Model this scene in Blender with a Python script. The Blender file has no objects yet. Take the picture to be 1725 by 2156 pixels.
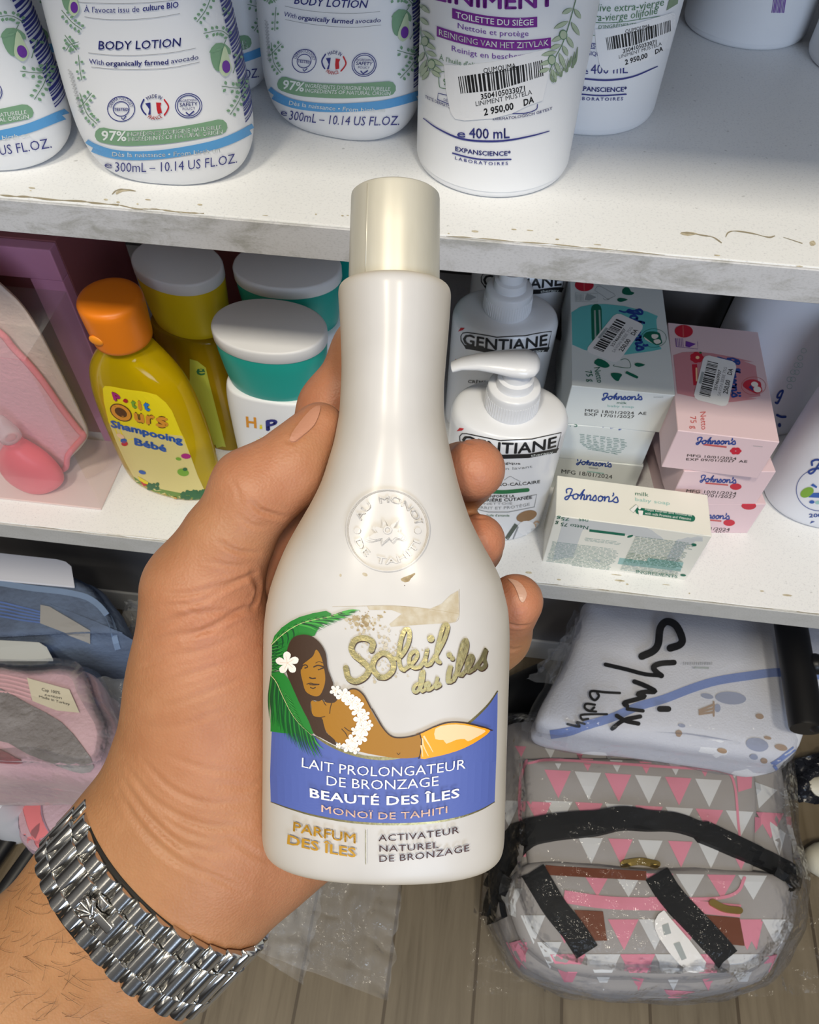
import bpy, bmesh, math, random
import numpy as np
from mathutils import Vector, Matrix, noise
from mathutils.bvhtree import BVHTree
from mathutils.geometry import tessellate_polygon

random.seed(7)
SC = bpy.context.scene
COL = SC.collection

# ------------------------------------------------------------------ camera, world, lights, exposure
FPX, IW, IH = 1595.0, 1725.0, 2156.0
PITCH, YAW, ROLL = math.radians(53.7), math.radians(5.5), math.radians(1.7)
CAMZ = 1.15
CAM = Vector((0, 0, CAMZ))
FWD = Vector((-math.sin(YAW) * math.cos(PITCH), math.cos(YAW) * math.cos(PITCH), -math.sin(PITCH)))
_r = Vector((math.cos(YAW), math.sin(YAW), 0)); _u = _r.cross(FWD)
RGT = _r * math.cos(ROLL) + _u * math.sin(ROLL)
UPV = -_r * math.sin(ROLL) + _u * math.cos(ROLL)
cd = bpy.data.cameras.new('camera'); cam = bpy.data.objects.new('camera', cd); COL.objects.link(cam)
cd.sensor_fit = 'VERTICAL'; cd.sensor_height = 36.0; cd.lens = 36.0 * FPX / IH
cd.clip_start = 0.01; cd.clip_end = 30
cam.matrix_world = Matrix(((RGT.x, UPV.x, -FWD.x, CAM.x), (RGT.y, UPV.y, -FWD.y, CAM.y), (RGT.z, UPV.z, -FWD.z, CAM.z), (0, 0, 0, 1)))
cd.dof.use_dof = True; cd.dof.focus_distance = 0.215; cd.dof.aperture_fstop = 75
SC.camera = cam

SC.view_settings.view_transform = 'Standard'; SC.view_settings.look = 'None'
SC.view_settings.gamma = 1.0; SC.view_settings.use_curve_mapping = False
SC.view_settings.exposure = 0.10

wd = bpy.data.worlds.new('world'); SC.world = wd; wd.use_nodes = True
nt = wd.node_tree; bg = nt.nodes['Background']
tc = nt.nodes.new('ShaderNodeTexCoord'); sp = nt.nodes.new('ShaderNodeSeparateXYZ'); rp = nt.nodes.new('ShaderNodeValToRGB')
nt.links.new(tc.outputs['Generated'], sp.inputs[0]); nt.links.new(sp.outputs['Z'], rp.inputs[0])
mr = nt.nodes.new('ShaderNodeMapRange'); mr.inputs[1].default_value = -1; mr.inputs[2].default_value = 1
nt.links.new(sp.outputs['Z'], mr.inputs[0]); nt.links.new(mr.outputs[0], rp.inputs[0])
el = rp.color_ramp.elements
el[0].position = 0.55; el[0].color = (0.10, 0.09, 0.085, 1)
el[1].position = 0.88; el[1].color = (0.84, 0.825, 0.82, 1)
nt.links.new(rp.outputs[0], bg.inputs[0]); bg.inputs[1].default_value = 0.30

def area(name, loc, target, sx, sy, power, color):
    l = bpy.data.lights.new(name, 'AREA'); l.shape = 'RECTANGLE'; l.size = sx; l.size_y = sy
    l.energy = power; l.color = color
    o = bpy.data.objects.new(name, l); COL.objects.link(o); o.location = loc
    o.rotation_euler = (Vector(target) - Vector(loc)).to_track_quat('-Z', 'Y').to_euler()
    return o
area('ceiling_warm_lamp', (-0.42, -0.68, 2.62), (-0.42, -0.50, 0), 0.17, 0.25, 17.5, (1.0, 0.91, 0.74))
area('ceiling_warm_lamp', (0.38, -0.68, 2.62), (0.38, -0.50, 0), 0.17, 0.25, 17.5, (1.0, 0.91, 0.74))
for _x in (-1.7, 1.8): area('added_streak_strip', (_x, -1.0, 2.66), (_x, -1.0, 0), 0.14, 2.6, 7, (1.0, 0.92, 0.78))  # unseen strip lamps, added to put streaks on the watch and bottle
area('shop_window_daylight', (0.9, -2.3, 1.75), (0.0, 0.3, 0.95), 1.3, 1.1, 29, (0.64, 0.78, 1.0))

# ------------------------------------------------------------------ helpers
def pxray(x, y):
    return FWD + RGT * ((x - IW / 2) / FPX) - UPV * ((y - IH / 2) / FPX)
def pt(x, y, d):            # point seen at photo position (x, y), d metres in front of the lens
    return CAM + pxray(x, y) * d
def onz(x, y, z):
    r = pxray(x, y); return CAM + r * ((z - CAMZ) / r.z)
def ony(x, y, Y):
    r = pxray(x, y); return CAM + r * (Y / r.y)

_mats = {}
def mat(name, col, rough=0.5, metal=0.0, spec=0.5, trans=0.0, alpha=1.0, coat=0.0, sss=0.0, ior=1.45, bump=None, noisec=None, sheen=0.0):
    """col: base colour; noisec: (colour2, scale, amount, detail); bump: (scale, strength, distance)"""
    if name in _mats: return _mats[name]
    m = bpy.data.materials.new(name); m.use_nodes = True; _mats[name] = m
    n = m.node_tree.nodes; L = m.node_tree.links; b = n['Principled BSDF']
    b.inputs['Base Color'].default_value = (*col, 1); b.inputs['Roughness'].default_value = rough
    b.inputs['Metallic'].default_value = metal; b.inputs['Specular IOR Level'].default_value = spec
    b.inputs['Transmission Weight'].default_value = trans; b.inputs['Alpha'].default_value = alpha
    b.inputs['Coat Weight'].default_value = coat; b.inputs['IOR'].default_value = ior
    b.inputs['Sheen Weight'].default_value = sheen
    if sss:
        b.inputs['Subsurface Weight'].default_value = sss; b.inputs['Subsurface Radius'].default_value = (0.004, 0.0015, 0.0008)
        b.inputs['Subsurface Scale'].default_value = 1.0
    if noisec or bump:
        t = n.new('ShaderNodeTexCoord')
    if noisec:
        c2, sc, amt, det = noisec
        x = n.new('ShaderNodeTexNoise'); x.inputs['Scale'].default_value = sc; x.inputs['Detail'].default_value = det
        L.new(t.outputs['Object'], x.inputs['Vector'])
        r = n.new('ShaderNodeValToRGB'); r.color_ramp.elements[0].position = 0.5 - 0.5 * (1 - amt) * 0.5; r.color_ramp.elements[1].position = 0.5 + 0.25
        r.color_ramp.elements[0].color = (*c2, 1); r.color_ramp.elements[1].color = (*col, 1)
        L.new(x.outputs['Fac'], r.inputs[0]); L.new(r.outputs[0], b.inputs['Base Color'])
    if bump:
        x = n.new('ShaderNodeTexNoise'); x.inputs['Scale'].default_value = bump[0]; x.inputs['Detail'].default_value = 4
        L.new(t.outputs['Object'], x.inputs['Vector'])
        bp = n.new('ShaderNodeBump'); bp.inputs['Strength'].default_value = bump[1]; bp.inputs['Distance'].default_value = bump[2]
        L.new(x.outputs['Fac'], bp.inputs['Height']); L.new(bp.outputs[0], b.inputs['Normal'])
    return m
def film(name, tint=(1, 1, 1), gloss=0.25, rough=0.08, haze=0.08, bump=(60, 0.6, 0.003), cap=0.22):
    """thin clear plastic: mostly see-through, with shine and a little milky haze"""
    if name in _mats: return _mats[name]
    m = bpy.data.materials.new(name); m.use_nodes = True; _mats[name] = m
    n = m.node_tree.nodes; L = m.node_tree.links; n.remove(n['Principled BSDF']); out = n['Material Output']
    tr = n.new('ShaderNodeBsdfTransparent'); tr.inputs[0].default_value = (*tint, 1)
    gl = n.new('ShaderNodeBsdfGlossy'); gl.inputs['Roughness'].default_value = rough; gl.inputs['Color'].default_value = (1, 1, 1, 1)
    df = n.new('ShaderNodeBsdfDiffuse'); df.inputs[0].default_value = (0.8, 0.82, 0.85, 1)
    m1 = n.new('ShaderNodeMixShader'); m2 = n.new('ShaderNodeMixShader'); m1.inputs[0].default_value = haze
    L.new(tr.outputs[0], m1.inputs[1]); L.new(df.outputs[0], m1.inputs[2])
    lw = n.new('ShaderNodeLayerWeight'); lw.inputs[0].default_value = gloss
    mn = n.new('ShaderNodeMath'); mn.operation = 'MINIMUM'; mn.inputs[1].default_value = cap; L.new(lw.outputs['Fresnel'], mn.inputs[0])
    L.new(mn.outputs[0], m2.inputs[0]); L.new(m1.outputs[0], m2.inputs[1]); L.new(gl.outputs[0], m2.inputs[2])
    L.new(m2.outputs[0], out.inputs[0])
    if bump:
        t = n.new('ShaderNodeTexCoord'); x = n.new('ShaderNodeTexNoise'); x.inputs['Scale'].default_value = bump[0]; x.inputs['Detail'].default_value = 3
        bp = n.new('ShaderNodeBump'); bp.inputs['Strength'].default_value = bump[1]; bp.inputs['Distance'].default_value = bump[2]
        L.new(t.outputs['Object'], x.inputs[0]); L.new(x.outputs[0], bp.inputs['Height']); L.new(bp.outputs[0], gl.inputs['Normal']); L.new(bp.outputs[0], lw.inputs['Normal'])
    return m

def tag(o, label, cat, group=None):
    o['label'] = label; o['category'] = cat
    if group: o['group'] = group
    return o
def thing(name, label, cat, loc=(0, 0, 0), rot=None, group=None):
    o = bpy.data.objects.new(name, None); o.empty_display_size = 0.02; COL.objects.link(o)
    if rot is None: o.matrix_world = Matrix.Translation(loc)
    elif isinstance(rot, Matrix): o.matrix_world = Matrix.Translation(loc) @ rot.to_4x4()
    else: o.matrix_world = Matrix.Translation(loc) @ Matrix.Rotation(rot, 4, 'Z')
    return tag(o, label, cat, group)
def wm(o):                                     # world matrix without waiting for the depsgraph
    return (wm(o.parent) @ o.matrix_basis) if o.parent else o.matrix_basis.copy()

class MB:
    """collects geometry for ONE mesh object"""
    def __init__(s): s.v = []; s.f = []; s.m = []; s.sm = []
    def add(s, V, F, m=0, M=None, smooth=True):
        k = len(s.v)
        s.v += [tuple(M @ Vector(p)) if M is not None else tuple(p) for p in V]
        s.f += [tuple(i + k for i in f) for f in F]; s.m += [m] * len(F); s.sm += [smooth] * len(F)
        return s
    def build(s, name, mats, parent=None, world=False, kind=None, label=None, autosmooth=None):
        me = bpy.data.meshes.new(name)
        V = s.v
        if world and parent is not None:
            Mi = wm(parent).inverted(); V = [tuple(Mi @ Vector(p)) for p in V]
        me.from_pydata(V, [], s.f)
        for x in (mats if isinstance(mats, (list, tuple)) else [mats]): me.materials.append(x)
        me.polygons.foreach_set('material_index', s.m); me.polygons.foreach_set('use_smooth', s.sm)
        me.validate(); me.update()
        o = bpy.data.objects.new(name, me); COL.objects.link(o)
        if autosmooth is not None:
            me.set_sharp_from_angle(angle=math.radians(autosmooth))
        if parent is not None: o.parent = parent
        if kind: o['kind'] = kind
        if label: o['label'] = label
        return o

def loft(secs, N=48, cap0=True, cap1=True):
    """secs: rows (z, a, b, n, cx, cy): superellipse rings stacked along z"""
    V = []; F = []
    for s in secs:
        z, a, b = s[:3]; n = s[3] if len(s) > 3 else 2.0; cx = s[4] if len(s) > 4 else 0; cy = s[5] if len(s) > 5 else 0
        for i in range(N):
            t = 2 * math.pi * i / N; c, q = math.cos(t), math.sin(t)
            V.append((cx + a * math.copysign(abs(c) ** (2 / n), c), cy + b * math.copysign(abs(q) ** (2 / n), q), z))
    R = len(secs)
    for r in range(R - 1):
        for i in range(N):
            j = (i + 1) % N
            F.append((r * N + i, r * N + j, (r + 1) * N + j, (r + 1) * N + i))
    if cap0: F.append(tuple(range(N - 1, -1, -1)))
    if cap1: F.append(tuple((R - 1) * N + i for i in range(N)))
    return V, F
def rbox(sx, sy, sz, r=0.001, seg=2, c=(0, 0, 0)):
    bm = bmesh.new(); bmesh.ops.create_cube(bm, size=1)
    for v in bm.verts: v.co = Vector((v.co.x * sx + c[0], v.co.y * sy + c[1], v.co.z * sz + c[2]))
    if r > 0: bmesh.ops.bevel(bm, geom=bm.edges[:], offset=r, segments=seg, profile=0.6, affect='EDGES')
    V = [v.co[:] for v in bm.verts]; F = [tuple(v.index for v in f.verts) for f in bm.faces]; bm.free()
    return V, F
def hexa(p, r=0.0, seg=2):
    """box from 8 corners: bottom 4 (ccw) then top 4"""
    bm = bmesh.new(); vs = [bm.verts.new(q) for q in p]
    for f in ((3, 2, 1, 0), (4, 5, 6, 7), (0, 1, 5, 4), (1, 2, 6, 5), (2, 3, 7, 6), (3, 0, 4, 7)): bm.faces.new([vs[i] for i in f])
    if r > 0: bmesh.ops.bevel(bm, geom=bm.edges[:], offset=r, segments=seg, profile=0.6, affect='EDGES')
    bm.verts.index_update()
    V = [v.co[:] for v in bm.verts]; F = [tuple(v.index for v in f.verts) for f in bm.faces]; bm.free()
    return V, F
def catmull(P, n=6, closed=False):
    P = [Vector(p) for p in P]
    if len(P) < 3: return P
    Q = ([P[-1]] + P + P[:2]) if closed else ([P[0] * 2 - P[1]] + P + [P[-1] * 2 - P[-2]])
    out = []
    for i in range(1, len(Q) - 2):
        a, b, c, d = Q[i - 1:i + 3]
        for k in range(n):
            t = k / n
            out.append(0.5 * ((2 * b) + (c - a) * t + (2 * a - 5 * b + 4 * c - d) * t * t + (3 * b - a - 3 * c + d) * t ** 3))
    if not closed: out.append(P[-1].copy())
    return out
def tube(pts, rad, N=8, cap=True, flat=1.0, up=None):
    pts = [Vector(p) for p in pts]; n = len(pts)
    rad = rad if isinstance(rad, (list, tuple)) else [rad] * n
    V = []; F = []; nrm = None
    for i, p in enumerate(pts):
        t = (pts[min(i + 1, n - 1)] - pts[max(i - 1, 0)]).normalized()
        if nrm is None:
            nrm = Vector(up) if up is not None else (Vector((0, 0, 1)) if abs(t.z) < 0.9 else Vector((1, 0, 0)))
        nrm = (nrm - t * nrm.dot(t)).normalized(); bi = t.cross(nrm)
        for k in range(N):
            a = 2 * math.pi * k / N
            V.append(p + (bi * math.cos(a) + nrm * math.sin(a) * flat) * rad[i])
    for i in range(n - 1):
        for k in range(N):
            j = (k + 1) % N; F.append((i * N + k, i * N + j, (i + 1) * N + j, (i + 1) * N + k))
    if cap: F.append(tuple(range(N - 1, -1, -1))); F.append(tuple((n - 1) * N + k for k in range(N)))
    return V, F
def ball(c, r, sx=1, sy=1, sz=1, u=12, v=8):
    bm = bmesh.new(); bmesh.ops.create_uvsphere(bm, u_segments=u, v_segments=v, radius=r)
    V = [(c[0] + q.co.x * sx, c[1] + q.co.y * sy, c[2] + q.co.z * sz) for q in bm.verts]; F = [tuple(q.index for q in f.verts) for f in bm.faces]; bm.free()
    return V, F
def dup(root, loc=None, rotz=None, label=None, name=None, keep=None):
    def cp(o, par):
        c = o.copy(); COL.objects.link(c); c.parent = par
        for ch in list(o.children):
            if keep is None or keep(ch): cp(ch, c)
        return c
    r = cp(root, None)
    if loc is not None: r.matrix_basis = Matrix.Translation(loc) @ (Matrix.Rotation(rotz, 4, 'Z') if rotz is not None else root.matrix_basis.to_3x3().to_4x4())
    if label: r['label'] = label
    return r

# ---- flat artwork laid out as seen in the photo and pressed onto a real surface
def bvh_of(objs):
    V = []; F = []
    for o in objs:
        M = wm(o); k = len(V)
        V += [M @ v.co for v in o.data.vertices]; F += [tuple(i + k for i in p.vertices) for p in o.data.polygons]
    return BVHTree.FromPolygons(V, F)
_tcache = {}
def glyphs(s, bold=0.0, shear=0.0, sp=1.0):
    key = (s, bold, shear, sp)
    if key not in _tcache:
        heavy = bold > .03 or bold > 0.003 and any(ch in s for ch in 'MWNmwnKkVvXxY')
        cu = bpy.data.curves.new('t', 'FONT'); cu.body = s; cu.resolution_u = 2; cu.offset = 0 if heavy else bold; cu.shear = shear; cu.space_character = sp
        cu.fill_mode = 'FRONT' if hasattr(cu, 'fill_mode') else cu.fill_mode
        o = bpy.data.objects.new('t', cu); me = bpy.data.meshes.new_from_object(o)
        V = [(v.co.x, v.co.y) for v in me.vertices]; F = [tuple(p.vertices) for p in me.polygons]
        if heavy:                              # thicken by overprinting
            V0, F0 = V, F; V, F = [], []; q = bold * .8
            for dx, dy in ((q, 0), (-q, 0), (0, q), (0, -q)): k = len(V); V += [(x + dx, y + dy) for x, y in V0]; F += [tuple(i + k for i in f) for f in F0]
        bpy.data.objects.remove(o); bpy.data.curves.remove(cu); bpy.data.meshes.remove(me)
        _tcache[key] = (V, F)
    return _tcache[key]
CAPH = 0.682
class Decal:
    def __init__(s, bvh, base=0.0003, step=0.00005, maxlen=30, near=None, clip=True):
        s.bvh = bvh; s.base = base; s.step = step; s.maxlen = maxlen; s.items = []; s.mats = []; s.near = near; s.clip = clip
        s.T = lambda x, y: (x, y); s.mt = None
    def zoom(s, ox, oy, k): s.T = lambda x, y: (ox + x / k, oy + y / k); s.k = k; return s
    def mi(s, m):
        if m not in s.mats: s.mats.append(m)
        return s.mats.index(m)
    def raw(s, V, F, m, layer=0, relief=0.0, maxlen=None):
        s.items.append(([s.T(*p) for p in V], F, s.mi(m), layer, relief, maxlen or s.maxlen))
    def poly(s, P, m, layer=0, smooth=0, relief=0.0):
        if smooth: P = [(v.x, v.y) for v in catmull([(p[0], p[1], 0) for p in P], smooth, True)]
        tri = tessellate_polygon([[Vector((p[0], p[1], 0)) for p in P]])
        s.raw(P, [tuple(t) for t in tri], m, layer, relief)
    def ell(s, cx, cy, rx, ry, m, layer=0, rot=0, n=20, relief=0.0):
        c, q = math.cos(rot), math.sin(rot)
        s.poly([(cx + rx * math.cos(t) * c - ry * math.sin(t) * q, cy + rx * math.cos(t) * q + ry * math.sin(t) * c) for t in (2 * math.pi * i / n for i in range(n))], m, layer, relief=relief)
    def stroke(s, P, w, m, layer=0, closed=False, smooth=5, taper=None, relief=0.0, caps=True):
        P = catmull([(p[0], p[1], 0) for p in P], smooth, closed) if smooth and len(P) > 2 else [Vector((p[0], p[1], 0)) for p in P]
        n = len(P); V = []; F = []
        for i, p in enumerate(P):
            a = P[(i - 1) % n] if closed or i > 0 else P[i]; b = P[(i + 1) % n] if closed or i < n - 1 else P[i]
            t = b - a
            if t.length < 1e-9: t = Vector((1, 0, 0))
            t.normalize(); h = w / 2
            if taper: h *= taper(i / max(1, n - 1))
            V += [(p.x - t.y * h, p.y + t.x * h), (p.x + t.y * h, p.y - t.x * h)]
        for i in range(n - 1 + (1 if closed else 0)):
            j = (i + 1) % n; F.append((2 * i, 2 * i + 1, 2 * j + 1, 2 * j))
        if caps and not closed and not taper:
            for (i, d) in ((0, -1), (n - 1, 1)):
                a = Vector((*V[2 * i], 0)); b = Vector((*V[2 * i + 1], 0)); c = P[i]; k = len(V)
                e = (b - a) / 2; q = Vector((-e.y, e.x, 0)) * d
                arc = [c + e * math.cos(x) + q * math.sin(x) for x in (math.pi * z / 5 for z in range(1, 5))]
                V += [(z.x, z.y) for z in arc]; F.append((2 * i + 1, *range(k, k + 4), 2 * i) if d > 0 else (2 * i + 1, *range(k, k + 4), 2 * i))
        s.raw(V, F, m, layer, relief)
    def line(s, a, b, w, m, layer=0): s.stroke([a, b], w, m, layer, smooth=0, caps=False)
    def text(s, t, bl, br, up, m, layer=1, sag=0.0, bold=0.0, shear=0.0, up2=None, relief=0.0, sp=1.0):
        """text t from bl to br (photo or zoom px); up = cap-height vector at the left, up2 at the right; sag = middle of the baseline pushed down"""
        V, F = glyphs(t, bold, shear, sp)
        if not V: return
        x0 = min(v[0] for v in V); x1 = max(v[0] for v in V); up2 = up2 or up
        out = []
        for (x, y) in V:
            u = (x - x0) / (x1 - x0 + 1e-9); v = y / CAPH; g = sag * 4 * u * (1 - u)
            out.append((bl[0] + (br[0] - bl[0]) * u + v * (up[0] + (up2[0] - up[0]) * u), bl[1] + (br[1] - bl[1]) * u + g + v * (up[1] + (up2[1] - up[1]) * u)))
        s.raw(out, F, m, layer, relief, min(60, s.maxlen))
    def arctext(s, t, c, r, a0, a1, h, m, layer=1, bold=0.0, inside=False, relief=0.0):
        """along a circle; angles in degrees, 0 = right, counter-clockwise in the picture"""
        V, F = glyphs(t, bold)
        x0 = min(v[0] for v in V); x1 = max(v[0] for v in V); out = []
        for (x, y) in V:
            u = (x - x0) / (x1 - x0); a = math.radians(a0 + (a1 - a0) * u); rr = r + (-1 if inside else 1) * y / CAPH * h
            out.append((c[0] + rr * math.cos(a), c[1] - rr * math.sin(a)))
        s.raw(out, F, m, layer, relief, min(60, s.maxlen))
    def bars(s, quad, m, layer=1, n=32, seed=1, vertical=True):
        """barcode filling a quad tl, tr, br, bl"""
        r = random.Random(seed); tl, tr, br, bl = quad; u = 0.0; S = []
        while u < 1:
            w = r.choice((1, 1, 1.6, 2.2, 3)) / (n * 2.4); g = r.choice((1, 1, 1.5, 2)) / (n * 2.4)
            S.append((u, min(1, u + w))); u += w + g
        V = []; F = []
        L = lambda a, b, t: (a[0] + (b[0] - a[0]) * t, a[1] + (b[1] - a[1]) * t)
        for (a, b) in S:
            k = len(V); V += [L(tl, tr, a), L(tl, tr, b), L(bl, br, b), L(bl, br, a)]; F.append((k, k + 1, k + 2, k + 3))
        s.raw(V, F, m, layer)
    def project(s, x, y, off):
        d = pxray(x, y).normalized()
        hit = s.bvh.ray_cast(CAM, d); s.miss = hit[0] is None
        if hit[0] is None:
            # just beyond the outline: the closest point of the surface to that line of sight
            p = None
            g = s.near or 0.3
            q = CAM + d * g
            for _ in range(4):
                hit = s.bvh.find_nearest(q); q = CAM + d * (hit[0] - CAM).dot(d)
        n = hit[1]
        if n.dot(d) > 0: n = -n
        return hit[0] + n * off
    def build(s, name, parent=None, label=None):
        V = []; F = []; MI = []
        for num, (P, fs, m, layer, relief, ml) in enumerate(s.items):
            bm = bmesh.new(); vs = [bm.verts.new((p[0], p[1], 0)) for p in P]
            for f in fs:
                if len(set(f)) > 2:
                    try: bm.faces.new([vs[i] for i in f])
                    except ValueError: pass
            for _ in range(5):
                es = [e for e in bm.edges if e.calc_length() > ml]
                if not es: break
                bmesh.ops.triangulate(bm, faces=[f for f in bm.faces if len(f.verts) > 4])
                bmesh.ops.subdivide_edges(bm, edges=es, cuts=1, use_grid_fill=False)
                bmesh.ops.triangulate(bm, faces=[f for f in bm.faces if len(f.verts) > 4])
            bm.verts.index_update(); k = len(V); off = s.base + s.step * layer + 1.5e-6 * num; bad = set()
            for v in bm.verts:
                V.append(s.project(v.co.x, v.co.y, off + relief))
                if s.miss: bad.add(v.index)
            for f in bm.faces:
                if s.clip and any(v.index in bad for v in f.verts): continue
                F.append(tuple(v.index + k for v in f.verts)); MI.append(m)
            if relief:
                k2 = len(V); V += [s.project(v.co.x, v.co.y, -0.0002) for v in bm.verts]
                for e in bm.edges:
                    if len(e.link_faces) == 1:
                        a, b = e.verts; F.append((a.index + k, b.index + k, b.index + k2, a.index + k2)); MI.append(m)
            bm.free()
        mb = MB(); mb.v = [tuple(v) for v in V]; mb.f = F; mb.m = MI; mb.sm = [False] * len(F)
        # faces towards the lens
        o = mb.build(name, s.mats, parent, world=True, label=label)
        return o
# ------------------------------------------------------------------ setting: floor, back wall, shelving unit
ZU, ZL = CAMZ - 0.1935, CAMZ - 0.467       # top faces of the two visible boards
YF = 0.29                                  # front edge of the boards

def node_mat(name):
    m = bpy.data.materials.new(name); m.use_nodes = True
    n = m.node_tree.nodes; L = m.node_tree.links
    return m, n, L, n['Principled BSDF'], n.new('ShaderNodeTexCoord')
def ramp(n, L, src, stops):
    r = n.new('ShaderNodeValToRGB'); e = r.color_ramp.elements
    while len(e) < len(stops): e.new(0.5)
    for k, (p, c) in enumerate(stops): e[k].position = p; e[k].color = (*c, 1) if len(c) == 3 else c
    L.new(src, r.inputs[0]); return r
def nz(n, L, vec, scale, detail=4, rough=0.5, dist=0.0):
    x = n.new('ShaderNodeTexNoise'); x.inputs['Scale'].default_value = scale; x.inputs['Detail'].default_value = detail; x.inputs['Roughness'].default_value = rough
    x.inputs['Distortion'].default_value = dist
    L.new(vec, x.inputs['Vector']); return x
def mapping(n, L, vec, sc=(1, 1, 1), rot=(0, 0, 0), loc=(0, 0, 0)):
    mp = n.new('ShaderNodeMapping'); mp.inputs['Scale'].default_value = sc; mp.inputs['Rotation'].default_value = rot; mp.inputs['Location'].default_value = loc
    L.new(vec, mp.inputs[0]); return mp.outputs[0]
def mixc(n, L, fac, a, b, mode='MIX'):
    x = n.new('ShaderNodeMix'); x.data_type = 'RGBA'; x.blend_type = mode
    for k, v in ((0, fac), (6, a), (7, b)):
        if hasattr(v, 'is_output') or isinstance(v, bpy.types.NodeSocket): L.new(v, x.inputs[k])
        else: x.inputs[k].default_value = v if k == 0 else (*v, 1)
    return x.outputs[2]

def board_top_mat(name, yfront):
    """white laminate with grey specks and a worn yellowish strip of grime along its front edge"""
    m, n, L, b, t = node_mat(name); o = t.outputs['Object']
    sp = n.new('ShaderNodeSeparateXYZ'); L.new(o, sp.inputs[0])
    edge = n.new('ShaderNodeMapRange'); L.new(sp.outputs['Y'], edge.inputs[0])
    edge.inputs[1].default_value = yfront + 0.024; edge.inputs[2].default_value = yfront + 0.001
    st = nz(n, L, mapping(n, L, o, (14, 60, 30)), 3.0, 6, 0.65)
    mul = n.new('ShaderNodeMath'); mul.operation = 'MULTIPLY'; L.new(edge.outputs[0], mul.inputs[0]); L.new(st.outputs[0], mul.inputs[1])
    r = ramp(n, L, mul.outputs[0], [(0.05, (0, 0, 0)), (0.42, (1, 1, 1))])
    fine = nz(n, L, o, 900, 2)
    f = ramp(n, L, fine.outputs[0], [(0.30, (0.70, 0.71, 0.73)), (0.45, (0.80, 0.81, 0.82))])
    c = mixc(n, L, r.outputs[0], f.outputs[0], (0.70, 0.64, 0.47))
    spk = nz(n, L, o, 300, 1); s2 = ramp(n, L, spk.outputs[0], [(0.20, (0.5, 0.5, 0.5)), (0.26, (1, 1, 1))])
    c = mixc(n, L, 0.6, c, s2.outputs[0], 'MULTIPLY')
    L.new(c, b.inputs['Base Color']); b.inputs['Roughness'].default_value = 0.45; b.inputs['Specular IOR Level'].default_value = 0.35
    return m
def edge_mat(name, dark, light):
    m, n, L, b, t = node_mat(name); o = t.outputs['Object']
    a = nz(n, L, mapping(n, L, o, (18, 30, 40)), 2.0, 8, 0.7, 0.6)
    r = ramp(n, L, a.outputs[0], [(0.36, dark), (0.52, light), (0.75, tuple(min(1, q * 1.06) for q in light))])
    fn = nz(n, L, mapping(n, L, o, (1, 1, 2)), 700, 2); r2 = ramp(n, L, fn.outputs[0], [(0.3, (0.86, 0.86, 0.86)), (0.5, (1, 1, 1))])
    L.new(mixc(n, L, 1.0, r.outputs[0], r2.outputs[0], 'MULTIPLY'), b.inputs['Base Color']); b.inputs['Roughness'].default_value = 0.6
    return m
M_EDGE = edge_mat('grey_stone_edging', (0.38, 0.38, 0.37), (0.56, 0.565, 0.59))
M_EDGE2 = edge_mat('plain_grey_edging', (0.46, 0.46, 0.44), (0.50, 0.50, 0.49))
M_BACK = mat('grey_back_panel', (0.24, 0.245, 0.26), 0.6, noisec=((0.20, 0.20, 0.215), 12, 0.5, 3))
M_DARK = mat('dark_stain_line', (0.30, 0.26, 0.18), 0.8)
M_CHIP = mat('chipped_board_core', (0.66, 0.60, 0.46), 0.9, noisec=((0.42, 0.36, 0.25), 300, 0.5, 3), bump=(900, 0.6, 0.001))

def board(label, z, th, y0, mtop, medge, x0=-1.2, x1=1.2, y1=0.64):
    mb = MB(); V, F = rbox(x1 - x0, y1 - y0 - 0.0015, th, 0.0006, 2, ((x0 + x1) / 2, (y0 + 0.0015 + y1) / 2, z - th / 2)); mb.add(V, F, 0, smooth=False)
    o = tag(mb.build('shelf_board', [mtop]), label, 'shelf', 'shelf boards')
    eb = MB(); V, F = rbox(x1 - x0, 0.0015, th - 0.0004, 0.0004, 1, ((x0 + x1) / 2, y0 + 0.00075, z - th / 2 - 0.0002)); eb.add(V, F, 0, smooth=False)
    eb.build('edge_band', [medge], o)
    return o
B1 = board('upper white shelf board with chipped grey stone-look front edge', ZU, 0.0172, YF, board_top_mat('worn_white_laminate', YF - 0.29), M_EDGE)
B2 = board('lower white shelf board with plain grey front edge', ZL, 0.0185, YF, board_top_mat('worn_cream_laminate', YF - 0.29), M_EDGE2)
board('topmost shelf board above the frame', ZU + 0.29, 0.018, 0.185, mat('upper_laminate', (0.8, 0.8, 0.8), 0.5), M_EDGE)
mb = MB(); V, F = rbox(2.4, 0.012, 1.62, 0.0, 1, (0, 0.6475, 0.81)); mb.add(V, F, 0, smooth=False); tag(mb.build('shelf_back_panel', [M_BACK]), 'grey back panel behind the bottles of both shelf boards', 'panel')
mb = MB(); V, F = rbox(2.4, 0.014, 0.602, 0.001, 1, (0, 0.580, 0.3615)); mb.add(V, F, 0, smooth=False); tag(mb.build('lower_back_panel', [M_BACK]), 'grey panel under the lower shelf board, above the white plinth', 'panel')
mb = MB(); V, F = rbox(2.4, 0.016, 0.060, 0.002, 2, (0, 0.578, 0.030)); mb.add(V, F, 0, smooth=False); tag(mb.build('plinth_board', [mat('white_plinth', (0.62, 0.64, 0.66), 0.5)]), 'low white plinth board on the floor at the foot of the grey panel', 'plinth')
for sx in (-1.2, 1.2):
    mb = MB(); V, F = rbox(0.018, 0.36, 1.62, 0.001, 1, (sx + math.copysign(0.009, sx), 0.465, 0.81)); mb.add(V, F, 0, smooth=False); tag(mb.build('side_panel', [M_EDGE]), 'upright grey side panel at the end of the shelves', 'panel', 'side panels')
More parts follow.
